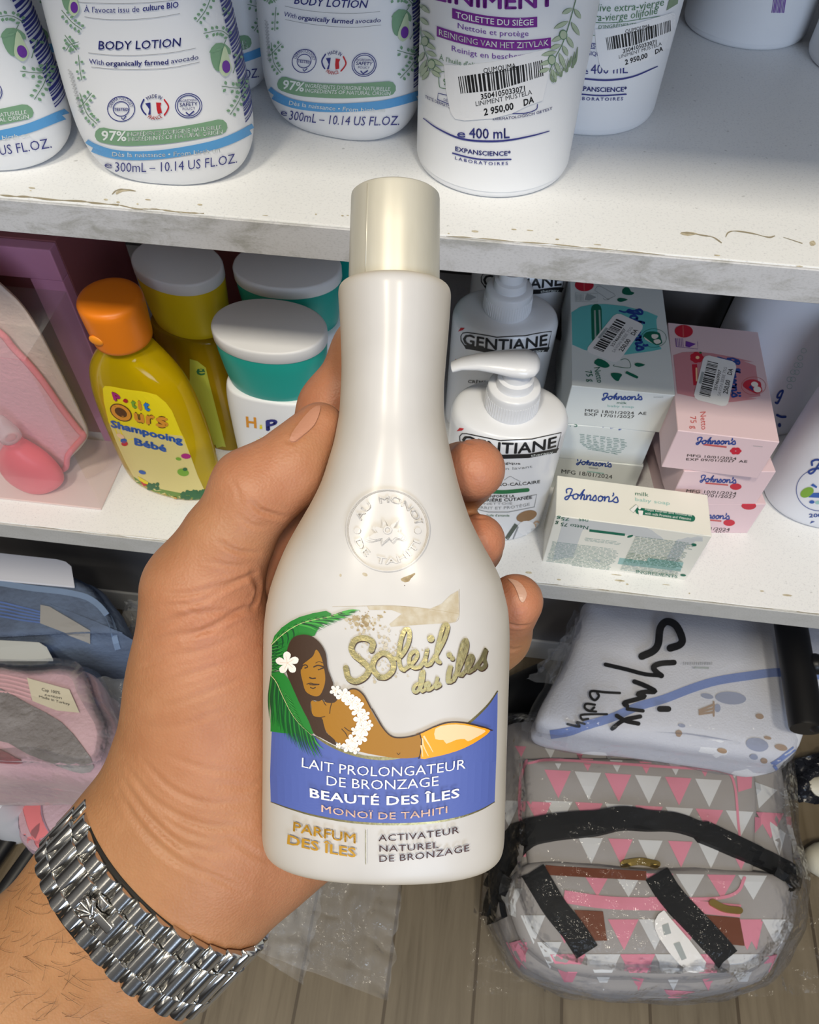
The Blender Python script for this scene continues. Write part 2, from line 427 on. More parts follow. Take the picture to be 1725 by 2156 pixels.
# chips and cracks along the front edge of the upper board
dc = Decal(bvh_of([B1]), base=0.00008, maxlen=40)
for P in ([(1432, 492), (1446, 488), (1470, 492), (1448, 497)], [(1705, 510), (1714, 507), (1718, 515), (1708, 518)], [(244, 405), (252, 400), (278, 402), (258, 404), (246, 410)]):
    dc.poly(P, M_CHIP, 0, 2)
for P in ([(1434, 490), (1452, 491), (1480, 496), (1502, 500), (1520, 512)], [(1528, 500), (1534, 490), (1550, 487), (1585, 492), (1618, 500), (1632, 497)], [(236, 410), (246, 401), (262, 399), (286, 403)], [(1650, 500), (1690, 513)]):
    dc.stroke(P, 3.0, M_DARK, 1, taper=lambda u: .35 + .65 * abs(math.sin(u * 9)))
dc.stroke([(0, 411), (30, 414), (60, 415), (110, 421), (170, 424), (200, 428), (250, 432)], 3, M_DARK, 1, taper=lambda u: 0.4 + abs(math.sin(u * 17)))
dc.stroke([(250, 432), (290, 440), (330, 441), (380, 447), (430, 450)], 2.2, M_DARK, 1, taper=lambda u: 0.3 + abs(math.sin(u * 23)))
dc.stroke([(940, 497), (1000, 501), (1090, 509), (1160, 514), (1230, 521), (1300, 527), (1400, 537)], 1.6, M_DARK, 1, taper=lambda u: 0.3 + abs(math.sin(u * 19)))
for k in range(22):
    x = random.uniform(0, 1725); y = 408 + 0.0925 * x - random.uniform(2, 26)
    dc.ell(x, y, random.uniform(2, 9), random.uniform(0.8, 2.2), M_CHIP, 0, 0.09, 8)
dc.build('wear_marks', B1)
dc = Decal(bvh_of([B2]), base=0.00008, maxlen=40)
dc.stroke([(0, 1104), (60, 1108), (150, 1118), (250, 1127), (380, 1141)], 3, M_DARK, 1, taper=lambda u: 0.3 + abs(math.sin(u * 13)))
dc.stroke([(1120, 1227), (1240, 1238), (1300, 1246), (1420, 1260), (1530, 1272), (1640, 1284), (1725, 1293)], 3.2, M_DARK, 1, taper=lambda u: 0.5 + 0.5 * abs(math.sin(u * 13)))
for k in range(9):
    x = random.uniform(1060, 1725); y = 1104 + 0.1095 * x - random.uniform(4, 40)
    dc.ell(x, y, random.uniform(2, 12), random.uniform(0.8, 2.5), M_CHIP, 0, 0.1, 8)
dc.build('wear_marks', B2)

def floor_mat():
    m, n, L, b, t = node_mat('wood_look_tile'); o = t.outputs['Object']
    br = n.new('ShaderNodeTexBrick'); br.offset = 0.37; br.inputs['Scale'].default_value = 1.0
    br.inputs['Brick Width'].default_value = 0.9; br.inputs['Row Height'].default_value = 0.112; br.inputs['Mortar Size'].default_value = 0.0022
    br.inputs['Color1'].default_value = (0.9, 0.9, 0.9, 1); br.inputs['Color2'].default_value = (1.1, 1.08, 1.05, 1); br.inputs['Mortar'].default_value = (0.42, 0.36, 0.30, 1)
    L.new(mapping(n, L, o, (1, 1, 1), (0, 0, math.radians(91)), (0.0, 0.020, 0)), br.inputs[0])
    a = nz(n, L, mapping(n, L, o, (34, 2.2, 1)), 1.5, 8, 0.65, 0.8)
    w = ramp(n, L, a.outputs[0], [(0.28, (0.088, 0.066, 0.040)), (0.45, (0.138, 0.110, 0.072)), (0.62, (0.168, 0.136, 0.092)), (0.8, (0.19, 0.158, 0.112))])  # wood tones darkened overall for the shade of a standing person not built
    L.new(mixc(n, L, 1.0, w.outputs[0], br.outputs[0], 'MULTIPLY'), b.inputs['Base Color']); b.inputs['Roughness'].default_value = 0.42
    return m
mb = MB(); mb.add([(-2.2, -2.2, 0), (2.2, -2.2, 0), (2.2, 0.9, 0), (-2.2, 0.9, 0), (-2.2, -2.2, -0.02), (2.2, -2.2, -0.02), (2.2, 0.9, -0.02), (-2.2, 0.9, -0.02)],
                 [(0, 1, 2, 3), (7, 6, 5, 4), (0, 4, 5, 1), (1, 5, 6, 2), (2, 6, 7, 3), (3, 7, 4, 0)], 0, smooth=False)
mb.build('floor', [floor_mat()], kind='structure')
mb = MB(); V, F = rbox(4.4, 0.08, 2.7, 0, 1, (0, 0.72, 1.35)); mb.add(V, F, 0, smooth=False)
mb.build('wall_back', [mat('wall_paint', (0.62, 0.62, 0.6), 0.8)], kind='structure')
# ------------------------------------------------------------------ the held bottle
BD = 0.184                                  # distance of the bottle's axis from the lens
PPM = FPX / BD
PROF = [  # y, left, right as seen; then depth ratio
    (414, 745, 921, 1), (411, 739.5, 926.5, 1), (590, 734.5, 926, 1)]
BODY = [(1803, 600, 1018, .56), (1801, 585, 1034, .56), (1795, 571, 1047, .56), (1783, 561, 1056, .56), (1760, 555.5, 1060.5, .56), (1720, 555, 1062, .56), (1600, 556, 1065, .56),
        (1500, 556.5, 1068, .56), (1400, 557, 1071, .56), (1347, 557.5, 1072, .56), (1315, 559, 1071.5, .565), (1280, 563, 1069, .57), (1264, 566, 1066, .575), (1240, 571.5, 1060, .585),
        (1211, 581, 1052, .60), (1175, 595, 1034.5, .63), (1141, 611, 1015, .67), (1093, 638, 991, .74), (1054, 660, 977, .80), (1013, 679, 964.5, .86), (964, 694.5, 952.5, .92),
        (931, 704, 945, .96), (900, 710, 939.5, .98), (870, 715, 935.5, 1), (820, 718, 935, 1), (780, 719.5, 937.5, 1), (740, 719, 941, 1), (700, 717.5, 944.5, 1), (660, 715, 947.5, 1), (635, 713.5, 949, 1),
        (622, 713, 949.5, 1), (612, 714.5, 948, 1), (605, 719, 943.5, 1), (601, 727, 936, 1), (600, 736, 925, 1)]
AX0 = pt((600 + 1018) / 2, 1803, BD)
AX1 = pt(833, 411, BD)
BZ = (AX1 - AX0).normalized(); BX = (RGT - BZ * RGT.dot(BZ)).normalized(); BY = BZ.cross(BX)
BROT = Matrix((BX, BY, BZ)).transposed()
BH = (AX1 - AX0).length
def secs_of(rows):
    out = []
    for (y, l, r, q) in rows:
        a = (r - l) / 2 / PPM; z = (1803 - y) / PPM
        t = z / BH; cxpx = 809 + (833 - 809) * t
        out.append((z, a, a * q, 2.0 + 0.35 * max(0, min(1, (1 - q) / .44)), ((l + r) / 2 - cxpx) / PPM, 0))
    return out
def refine(secs, n=4):
    P = catmull([Vector((s[0], s[1], s[2])) for s in secs], n); Q = catmull([Vector((s[3], s[4], s[5])) for s in secs], n)
    return [(p.x, p.y, p.z, q.x, q.y, q.z) for p, q in zip(P, Q)]
def pearl():
    m, n, L, b, t = node_mat('pearl_plastic')
    a = nz(n, L, t.outputs['Object'], 60, 3)
    r = ramp(n, L, a.outputs[0], [(0.3, (0.50, 0.485, 0.455)), (0.7, (0.545, 0.53, 0.50))])
    lw = n.new('ShaderNodeLayerWeight'); lw.inputs[0].default_value = 0.45          # pearl pigment: cool face-on, warm towards grazing
    cr = ramp(n, L, lw.outputs['Facing'], [(0.05, (1.04, 1.05, 1.12)), (0.75, (0.98, 0.90, 0.78))])
    L.new(mixc(n, L, 1.0, r.outputs[0], cr.outputs[0], 'MULTIPLY'), b.inputs['Base Color'])
    b.inputs['Metallic'].default_value = 0.06; b.inputs['Roughness'].default_value = 0.50; b.inputs['Specular IOR Level'].default_value = 0.35
    b.inputs['Coat Weight'].default_value = 0.20; b.inputs['Coat Roughness'].default_value = 0.21
    b.inputs['Sheen Weight'].default_value = 0.12; b.inputs['Sheen Roughness'].default_value = 0.4; b.inputs['Sheen Tint'].default_value = (1.0, 0.92, 0.78, 1)
    return m
def pearl_cap():
    m, n, L, b, t = node_mat('pearl_cap_plastic')
    a = nz(n, L, mapping(n, L, t.outputs['Object'], (40, 40, 6)), 3, 5, 0.6)
    r = ramp(n, L, a.outputs[0], [(0.3, (0.56, 0.53, 0.44)), (0.7, (0.64, 0.615, 0.535))])
    L.new(r.outputs[0], b.inputs['Base Color'])
    b.inputs['Metallic'].default_value = 0.30; b.inputs['Roughness'].default_value = 0.38
    return m
M_PEARL, M_CAP = pearl(), pearl_cap()
bottle = thing('lotion_bottle', 'pearl white sun lotion bottle held up in the hand', 'bottle', AX0, BROT)
mb = MB(); V, F = loft(refine(secs_of(BODY), 3), 112); mb.add(V, F)
bbody = mb.build('bottle_body', [M_PEARL], bottle, autosmooth=40)
mb = MB(); rows = [(600, 736, 925, 1)] + PROF[::-1]
S = secs_of([(602, 734, 926, 1), (598, 734, 926, 1), (590, 734.5, 926, 1), (500, 737, 926.5, 1), (420, 739.5, 926.5, 1), (414, 740.5, 925.5, 1), (411, 744, 922, 1)])
V, F = loft(S, 96); mb.add(V, F)
bcap = mb.build('cap', [M_CAP], bottle, autosmooth=35)
mb = MB()                                    # mould seam on the cap
s0 = S[1]; pts = [Vector((S[k][4] - S[k][1] * math.cos(0.95) , -S[k][2] * math.sin(0.95), S[k][0])) for k in (1, 3, 4)]
V, F = tube(pts, 0.00016, 6); mb.add(V, F); mb.build('mould_seam', [M_CAP], bcap)

G = lambda n, c, r=0.5, **k: mat(n, c, r, **k)
I_GREEN = G('print_leaf_green', (0.018, 0.20, 0.03)); I_GREEN2 = G('print_leaf_dark', (0.008, 0.075, 0.022)); I_GREEN3 = G('print_leaf_light', (0.05, 0.33, 0.05)); I_CREAM = G('print_leaf_rib', (0.62, 0.62, 0.30))
I_HAIR = G('print_dark_brown', (0.048, 0.024, 0.014)); I_SKIN = G('print_ochre', (0.34, 0.155, 0.012)); I_WHITE = G('print_white', (0.84, 0.83, 0.82)); I_PETAL = G('print_petal', (0.85, 0.80, 0.75)); I_PETLINE = G('print_petal_line', (0.66, 0.40, 0.25))
I_ORANGE = G('print_orange', (0.86, 0.34, 0.01)); I_PEACH = G('print_peach', (0.88, 0.58, 0.34)); I_BLUE = G('print_label_blue', (0.085, 0.125, 0.40)); I_GOLD = mat('print_gold_foil', (0.42, 0.37, 0.19), 0.34, 0.85, bump=(900, 0.35, 0.0003))
I_OCHRE = G('print_gold_text', (0.52, 0.28, 0.03), 0.4, metal=0.2); I_BROWN = G('print_text_brown', (0.075, 0.035, 0.035)); I_ROSE = G('print_rose_text', (0.78, 0.52, 0.40)); I_RESID = mat('glue_residue', (0.48, 0.40, 0.25), 0.7, noisec=((0.28, 0.20, 0.10), 700, 0.5, 5)); I_RESID2 = mat('glue_residue_thin', (0.56, 0.52, 0.44), 0.6, noisec=((0.45, 0.38, 0.27), 500, 0.5, 5))

d = Decal(bvh_of([bbody]), base=0.00008, step=0.00001, maxlen=9, near=0.17).zoom(540, 1220, 3.136)
# blue panel with its gold rims
top_arc = [(100, 1030), (230, 1010), (400, 1025), (480, 1075), (590, 1125), (720, 1160), (860, 1170), (1000, 1145), (1130, 1095), (1250, 1040), (1350, 975), (1440, 905), (1530, 815), (1590, 733)]
arc = [(v.x, v.y) for v in catmull([(a, b, 0) for a, b in [(390, 1035), (480, 1090), (590, 1138), (720, 1172), (860, 1182), (1000, 1158), (1130, 1108), (1250, 1052), (1350, 985), (1440, 915), (1530, 825), (1592, 735)]], 5)]
bot = [(v.x, v.y) for v in catmull([(a, b, 0) for a, b in [(1572, 1468), (1480, 1520), (1340, 1570), (1150, 1604), (900, 1615), (640, 1602), (400, 1562), (230, 1515), (97, 1468)]], 5)]
d.poly([(104, 990), (250, 985)] + arc + [(1590, 900), (1582, 1200)] + bot + [(92, 1300), (98, 1120)], I_BLUE, 0)
d.stroke(arc, 22, I_GOLD, 3, smooth=0, taper=lambda u: 0.35 + 0.75 * math.sin(math.pi * min(1, u * 1.05)) ** 0.6 * (1 - 0.4 * u))
d.stroke(bot, 12, I_GOLD, 3, smooth=0, taper=lambda u: 0.35 + 0.9 * math.sin(math.pi * u))
# glue residue of a torn price label
d.zoom(700, 1280, 4.79)
d.poly([(350, -18), (560, -22), (800, -12), (985, 10), (1100, -40), (1190, -130), (1270, -175), (1278, 70), (1245, 135), (1180, 150), (870, 170), (590, 190), (575, 165), (700, 60), (600, 20), (370, 20)], I_RESID2, 1)
d.stroke([(0, -14), (350, -20), (620, -24), (990, 12), (1275, 60)], 2.5, I_RESID, 2, smooth=3)
d.stroke([(1279, -190), (1279, 75), (1245, 138), (1180, 152)], 2.5, I_RESID, 2, smooth=3)
rr = random.Random(3)
for k in range(95):
    x = rr.gauss(330, 95); y = rr.gauss(130, 45); s = rr.uniform(4, 22)
    if y < 240: d.poly([(x + s * rr.uniform(.5, 1.3) * math.cos(a), y + s * rr.uniform(.4, 1.2) * math.sin(a)) for a in (0, .8, 1.6, 2.4, 3.2, 4, 4.8, 5.6)], I_RESID if rr.random() < .55 else I_RESID2, 1)
for k in range(120):
    x = rr.gauss(540, 170); y = rr.gauss(420, 170); s = rr.uniform(4, 20)
    if 180 < y < 860: d.poly([(x + s * rr.uniform(.5, 1.3) * math.cos(a), y + s * rr.uniform(.4, 1.2) * math.sin(a)) for a in (0, .8, 1.6, 2.4, 3.2, 4, 4.8, 5.6)], I_RESID2, 1)
# script lettering in worn gold with a dark drop line
L_S = [(395, 420), (410, 345), (330, 300), (235, 320), (195, 400), (225, 470), (310, 540), (370, 610), (330, 690), (240, 735), (165, 700), (140, 600)]
L_o = [(470, 690), (540, 690), (610, 620), (605, 520), (520, 450), (430, 510), (410, 610), (470, 690)]
L_l = [(590, 520), (690, 480), (765, 350), (775, 230), (730, 220), (690, 330), (670, 480), (685, 590), (720, 620)]
L_e = [(720, 620), (800, 560), (855, 480), (840, 430), (785, 470), (775, 560), (830, 600), (880, 590)]
L_i = [(880, 590), (930, 520), (955, 410), (935, 520), (945, 570), (985, 560)]
L_l2 = [(985, 560), (1060, 440), (1130, 300), (1160, 180), (1120, 175), (1080, 300), (1050, 430), (1050, 520), (1080, 545)]
L_d = [(890, 760), (840, 770), (815, 825), (850, 840), (900, 770), (920, 640), (895, 660), (880, 790), (905, 835)]
L_es = [(905, 835), (960, 800), (975, 755), (940, 760), (945, 815), (985, 815), (1040, 760), (1060, 690), (1050, 740), (1085, 770), (1040, 800)]
L_i3 = [(1160, 740), (1165, 660), (1190, 580), (1170, 690), (1175, 740), (1215, 720)]
L_l3 = [(1215, 720), (1290, 560), (1345, 400), (1340, 320), (1305, 370), (1270, 520), (1260, 650), (1300, 670)]
L_e3 = [(1300, 670), (1370, 590), (1410, 500), (1380, 480), (1350, 560), (1360, 640), (1420, 610)]
L_s3 = [(1420, 610), (1490, 520), (1540, 410), (1520, 500), (1535, 570), (1495, 610), (1460, 590)]
W = {'S': 62, 'o': 62, 'l': 50, 'e': 42, 'd': 40, 'n': 36}
def script(P, w):
    d.stroke([(x + 6, y + 13) for x, y in P], w * .98, I_HAIR, 3)
    d.stroke(P, w, I_GOLD, 4)
for P, w in ((L_S, 58), (L_o, 54), (L_l, 44), (L_e, 38), (L_i, 40), (L_l2, 40), (L_d, 34), (L_es, 32), (L_i3, 40), (L_l3, 44), (L_e3, 38), (L_s3, 38)): script(P, w)
for (x, y, r) in ((990, 305, 36), (1175, 470, 28), (1205, 505, 24)): d.ell(x + 5, y + 13, r, r, I_HAIR, 3); d.ell(x, y, r, r, I_GOLD, 4)
# palm fronds
d.zoom(560, 1250, 6.16)
rib1 = catmull([(x, y, 0) for x, y in [(100, 660), (200, 560), (330, 460), (480, 380), (640, 335), (820, 300), (1000, 240)]], 10)
d.poly([(100, 640), (130, 545), (220, 440), (330, 360), (450, 300), (620, 250), (790, 220), (860, 260), (760, 340), (700, 430), (640, 540), (560, 560), (330, 600), (300, 780), (240, 1000), (105, 980)], I_GREEN, 1)
def leaf(x0, y0, x1, y1, w, m, lay, bend=0):
    mx, my = (x0 + x1) / 2 - (y1 - y0) * bend, (y0 + y1) / 2 + (x1 - x0) * bend
    d.stroke([(x0, y0), (mx, my), (x1, y1)], w, m, lay, smooth=4, taper=lambda u: max(.06, 1 - u ** 2.2))
gs = (I_GREEN, I_GREEN3, I_GREEN, I_GREEN2)
for k in range(46):
    u = k / 45; p = rib1[int(u * (len(rib1) - 1))]; m = gs[k % 4]
    L = 190 - 60 * u
    leaf(p.x, p.y, p.x + L * (.25 + .75 * u) * 1.0, p.y - L * (.62 - .45 * u), 26, m, 2 + k % 2, .05)
    q = 150 + 120 * math.sin(u * 2.6)
    if p.x > 430: leaf(p.x, p.y, p.x + q * (.85 + .2 * u), p.y + q * (.80 - .95 * u), 28, m, 2 + k % 2, -.05)
    elif k % 2: leaf(p.x, p.y, p.x - 20 + 80 * u, p.y + 190 * (1 - .4 * u), 22, I_GREEN2 if k % 4 == 1 else I_GREEN, 2, -.1)
d.stroke([(p.x, p.y) for p in rib1], 9, I_CREAM, 4, smooth=0, taper=lambda u: 1 - .8 * u)
for k in range(30):
    y = 620 + k * 13; leaf(105, y + 20, 200 + (k * 37) % 90, y - 50 + (k * 13) % 40, 10, I_GREEN2 if k % 3 else I_GREEN3, 3, .05)
rib2 = catmull([(x, y, 0) for x, y in [(102, 1050), (170, 1140), (235, 1290), (300, 1430), (370, 1560), (470, 1690), (620, 1830)]], 9)
d.poly([(102, 1000), (240, 1010), (330, 1120), (430, 1330), (520, 1520), (600, 1690), (640, 1800), (560, 1830), (400, 1800), (250, 1800), (90, 1780), (98, 1300)], I_GREEN, 2)
for k in range(54):
    u = k / 53; p = rib2[int(u * (len(rib2) - 1))]; L = 330 - 90 * u
    leaf(p.x, p.y, p.x + L * .62, p.y + L * .75, 22, (I_GREEN, I_GREEN2, I_GREEN3)[k % 3], 3, .08)
    leaf(p.x, p.y, p.x - 30 + 140 * u + (k % 5) * 8, min(2120, p.y + 560 - 270 * u + (k * 53) % 90), 19, (I_GREEN2, I_GREEN, I_GREEN2)[k % 3], 3 + k % 2, .04)
d.stroke([(p.x, p.y) for p in rib2], 9, I_CREAM, 5, smooth=0, taper=lambda u: 1 - .8 * u)
# the reclining woman of the label
d.poly([(330, 640), (400, 550), (520, 522), (640, 560), (740, 660), (795, 780), (815, 950), (860, 1080), (885, 1160), (870, 1260), (910, 1320), (950, 1340), (900, 1400), (800, 1400), (760, 1360), (700, 1385), (640, 1370), (600, 1400), (612, 1530), (650, 1580), (740, 1600), (770, 1700), (800, 1790), (870, 1850), (910, 1890), (920, 1950), (850, 1920), (740, 1860), (640, 1800), (580, 1650), (470, 1430), (370, 1200), (300, 1020), (290, 820)], I_HAIR, 5, 3)
d.poly([(555, 1300), (610, 1360), (660, 1390), (740, 1360), (760, 1385), (880, 1400), (950, 1350), (1050, 1260), (1120, 1228), (1200, 1240), (1280, 1320), (1360, 1480), (1450, 1640), (1540, 1760), (1640, 1840), (1760, 1850), (1900, 1830), (1990, 1790), (2010, 1900), (2000, 2060), (1960, 2105), (1750, 2120), (1500, 2090), (1250, 2040), (1050, 1975), (920, 1905), (870, 1850), (800, 1780), (765, 1690), (745, 1605), (650, 1580), (612, 1520), (606, 1420)], I_SKIN, 4, 3)
d.poly([(670, 715), (720, 780), (755, 880), (775, 990), (785, 1100), (765, 1210), (720, 1300), (665, 1320), (600, 1300), (535, 1250), (500, 1130), (475, 1010), (495, 920), (560, 860), (630, 800)], I_SKIN, 6, 3)
for P, w in (([(482, 965), (500, 925), (540, 915), (562, 940), (530, 955)], 16), ([(640, 940), (690, 920), (740, 930), (775, 945), (740, 960), (700, 975)], 18), ([(665, 890), (705, 872), (755, 888)], 9), ([(490, 900), (540, 850), (600, 810)], 12),
             ([(590, 1078), (620, 1090), (660, 1085)], 18), ([(553, 1162), (600, 1150), (640, 1160), (710, 1165), (650, 1172), (590, 1168)], 13), ([(600, 1205), (630, 1218), (660, 1205)], 14),
             ([(760, 1370), (775, 1410), (795, 1435)], 10), ([(865, 1410), (850, 1470), (842, 1540)], 10), ([(650, 1590), (720, 1592), (780, 1580)], 9), ([(995, 1740), (1040, 1790), (1065, 1840)], 10), ([(1030, 1720), (1080, 1760), (1140, 1780)], 10),
             ([(1050, 1262), (1120, 1222), (1200, 1236), (1280, 1312), (1365, 1470)], 18), ([(1380, 1480), (1450, 1600), (1540, 1750), (1640, 1838), (1760, 1852), (1900, 1830), (2010, 1790), (2180, 1710), (2350, 1655), (2560, 1660), (2800, 1720), (2900, 1760)], 16),
             ([(1990, 1790), (2012, 1900), (2000, 2050), (1980, 2120)], 14), ([(1700, 2050), (1720, 2070), (1740, 2050)], 8)):
    d.stroke(P, w, I_HAIR, 7)
for P in ([(690, 945), (715, 940), (720, 965), (700, 968)], [(505, 930), (525, 928), (528, 945), (510, 948)]): d.poly(P, I_SKIN, 8)
# wrap skirt
d.poly([(2000, 1800), (2180, 1720), (2350, 1668), (2560, 1672), (2780, 1725), (2880, 1765), (2760, 1870), (2560, 1985), (2350, 2060), (2130, 2110), (2000, 2120), (2018, 1960)], I_ORANGE, 5, 2)
d.poly([(2190, 1735), (2350, 1685), (2560, 1690), (2760, 1740), (2820, 1775), (2700, 1850), (2600, 1900), (2560, 1870), (2450, 1880), (2330, 1930), (2290, 1880), (2190, 1870)], I_PEACH, 6, 2)
for P in ([(2020, 1860), (2040, 1960), (2100, 2090)], [(2040, 1830), (2100, 1930), (2160, 2040)], [(2010, 1950), (2020, 2030), (2030, 2100)]): d.stroke(P, 26, I_PEACH, 6, taper=lambda u: 1 - .7 * u)
# flowers
def flower(cx, cy, r, rot, lay=8, n=5):
    for k in range(n):
        a = rot + k * 2 * math.pi / n; c, s = math.cos(a), math.sin(a)
        P = [(0, 0), (.35 * r, -.28 * r), (.8 * r, -.30 * r), (r, 0), (.75 * r, .30 * r), (.35 * r, .2 * r)]
        d.poly([(cx + x * c - y * s, cy + x * s + y * c) for x, y in P], I_PETAL, lay, 2)
        d.stroke([(cx, cy), (cx + .6 * r * c + .12 * r * s, cy + .6 * r * s - .12 * r * c)], 3.5, I_PETLINE, lay + 1, smooth=0, caps=False)
flower(310, 890, 150, -1.6)
for x, y, r, a in ((915, 1245, 75, .3), (1010, 1300, 95, .2), (1080, 1330, 80, 1), (1130, 1395, 100, .5), (1200, 1420, 80, 1.2), (1205, 1500, 95, .1), (1290, 1560, 70, 2), (1240, 1620, 100, .8), (1330, 1680, 70, .2), (1270, 1740, 100, 1.1), (1180, 1760, 70, 2.4), (1230, 1850, 95, .4), (1130, 1890, 90, 1.9), (1080, 1960, 85, .9), (1160, 1990, 75, .2), (960, 1950, 40, 2.6)):
    flower(x, y, r, a)
# lettering on the label
d.zoom(540, 1220, 3.136)
d.text('LAIT PROLONGATEUR', (315, 1228), (1368, 1236), (2, -62), I_WHITE, 5, sag=56, bold=-.004)
d.text('DE BRONZAGE', (474, 1346), (1196, 1348), (0, -62), I_WHITE, 5, sag=27, bold=-.004)
d.text('BEAUTÉ DES ÎLES', (366, 1424), (1330, 1424), (0, -56), I_WHITE, 5, sag=52, bold=.018, sp=1.05)
d.text('MONOÏ DE TAHITI', (440, 1520), (1252, 1528), (0, -44), I_ROSE, 5, sag=46, bold=.006, sp=1.05)
d.text('PARFUM', (258, 1648), (660, 1728), (4, -60), I_OCHRE, 5, sag=6, bold=.02, up2=(0, -62))
d.text('DES ÎLES', (222, 1732), (662, 1820), (4, -58), I_OCHRE, 5, sag=8, bold=.02, up2=(0, -60))
d.text('ACTIVATEUR', (808, 1714), (1328, 1660), (0, -42), I_BROWN, 5, sag=12, bold=.008, sp=1.1)
d.text('NATUREL', (814, 1782), (1196, 1758), (0, -40), I_BROWN, 5, sag=6, bold=.008, sp=1.1)
d.text('DE BRONZAGE', (814, 1850), (1392, 1778), (0, -42), I_BROWN, 5, sag=14, bold=.008, sp=1.1)
d.line((726, 1640), (726, 1866), 4, I_GOLD, 5)
d.build('front_label', bottle, 'printed front label with palm fronds, a reclining woman and a blue panel')
# raised seal
d = Decal(bvh_of([bbody]), base=0.00002, step=0, maxlen=6, near=0.17).zoom(700, 1000, 5.75)
for w_, h_ in ((30, .0004), (18, .0008), (8, .0010)): d.stroke([(670 + 488 * math.cos(a), 672 + 492 * math.sin(a)) for a in (2 * math.pi * k / 60 for k in range(60))], w_, M_PEARL, closed=True, smooth=0, relief=h_)
d.arctext('AU  MONOÏ', (670, 672), 338, 160, 12, 78, M_PEARL, bold=.006, relief=0.0006)
d.arctext('DE  TAHITI', (670, 672), 412, 196, 340, 78, M_PEARL, bold=.006, inside=True, relief=0.0006)
for x in (308, 1030): d.ell(x, 678, 38, 38, M_PEARL, relief=0.0005)
FL_ = [(600, 545), (640, 560), (675, 640), (720, 590), (805, 540), (770, 610), (760, 640), (835, 650), (820, 690), (885, 760), (860, 800), (780, 780), (735, 830), (690, 780), (600, 855), (590, 790), (480, 815), (395, 780), (470, 720), (520, 705), (480, 650), (510, 612), (590, 640)]
for k_, h_ in ((1.04, .0004), (.93, .0010), (.78, .0015)): d.poly([(672 + (x - 672) * k_, 695 + (y - 695) * k_) for x, y in FL_], M_PEARL, 0, 2, relief=h_)
d.stroke([(670 + 40 * math.cos(a), 676 + 40 * math.sin(a)) for a in (2 * math.pi * k / 24 for k in range(24))], 16, M_PEARL, closed=True, smooth=0, relief=0.0021)
d.build('raised_seal', bottle, 'raised round seal with a flower')
d = Decal(bvh_of([bbody]), base=0.00005, step=0.00002, maxlen=8, near=0.17).zoom(700, 1000, 5.75)
d.poly([(825, 1260), (860, 1240), (930, 1215), (1000, 1185), (1005, 1200), (950, 1255), (930, 1290), (880, 1300), (840, 1285)], I_RESID, 0)
d.ell(395, 1205, 34, 20, I_RESID2, 0, .4); d.ell(100, 1215, 14, 18, I_RESID2, 0); d.ell(875, 1338, 6, 6, I_BROWN, 0)
d.build('glue_stain', bottle)
# ------------------------------------------------------------------ the hand and forearm (one continuous body)
def cs(x, y, z): return np.array([(x - IW / 2) * z / FPX, (IH / 2 - y) * z / FPX, z])
GH = 0.00095
g0 = np.array([-0.158, -0.178, 0.152]); g1 = np.array([0.044, 0.060, 0.262])
dims = np.ceil((g1 - g0) / GH).astype(int)
gx, gy, gz = [g0[k] + GH * np.arange(dims[k], dtype=np.float32) for k in range(3)]
def bbox(lo, hi):
    a = np.clip(((np.array(lo) - g0) / GH).astype(int), 0, dims); b = np.clip(((np.array(hi) - g0) / GH).astype(int) + 2, 0, dims)
    return tuple(slice(a[k], b[k]) for k in range(3))
def seg_sdf(sl, A, B, ra, rb, fl=1.0):
    X = gx[sl[0]][:, None, None]; Y = gy[sl[1]][None, :, None]; Z = gz[sl[2]][None, None, :]
    d = B - A; d = d * np.array([1, 1, fl]); L2 = float(d @ d) + 1e-12
    px_, py_, pz_ = X - A[0], Y - A[1], (Z - A[2]) * fl
    h = np.clip((px_ * d[0] + py_ * d[1] + pz_ * d[2]) / L2, 0, 1)
    return np.sqrt((px_ - h * d[0]) ** 2 + (py_ - h * d[1]) ** 2 + (pz_ - h * d[2]) ** 2) - (ra + (rb - ra) * h)
def smin(a, b, k):
    h = np.clip(k - np.abs(a - b), 0, None) / k
    return np.minimum(a, b) - h * h * k * 0.25
def chain(D, P, k=0.004, fl=1.0):
    """P: (x px, y px, depth, radius px at that depth)"""
    for i in range(len(P) - 1):
        A = cs(*P[i][:3]); B = cs(*P[i + 1][:3]); ra = P[i][3] * P[i][2] / FPX; rb = P[i + 1][3] * P[i + 1][2] / FPX
        R = max(ra, rb) + 0.012
        sl = bbox(np.minimum(A, B) - R, np.maximum(A, B) + R)
        D[sl] = smin(D[sl], seg_sdf(sl, A, B, ra, rb, fl).astype(np.float32), k)
new = lambda: np.full(tuple(dims), 0.03, np.float32)
palm = new()
chain(palm, [(-420, 2670, .196, 250), (60, 2157, .200, 232), (327, 1872, .2015, 222)], .01, 1.42)      # forearm
chain(palm, [(327, 1872, .2015, 222), (445, 1705, .203, 214)], .012, 1.45)                             # wrist
chain(palm, [(400, 1720, .2015, 165), (436, 1560, .2000, 153), (441, 1420, .1985, 146)], .012, 1.15)        # ball of the thumb
chain(palm, [(441, 1420, .1985, 146), (428, 1250, .1930, 108)], .010)
chain(palm, [(470, 1745, .205, 165), (560, 1745, .212, 132), (650, 1700, .219, 110)], .012)            # heel of the hand
chain(palm, [(650, 1700, .219, 110), (820, 1560, .228, 100), (905, 1440, .231, 80)], .012)
chain(palm, [(470, 1600, .212, 110), (560, 1400, .219, 100), (636, 1190, .2225, 82)], .012)
chain(palm, [(520, 1600, .216, 110), (660, 1400, .226, 95), (742, 1235, .229, 84)], .012)
chain(palm, [(580, 1620, .219, 110), (740, 1450, .229, 95), (835, 1325, .231, 82)], .012)
thumb = new()
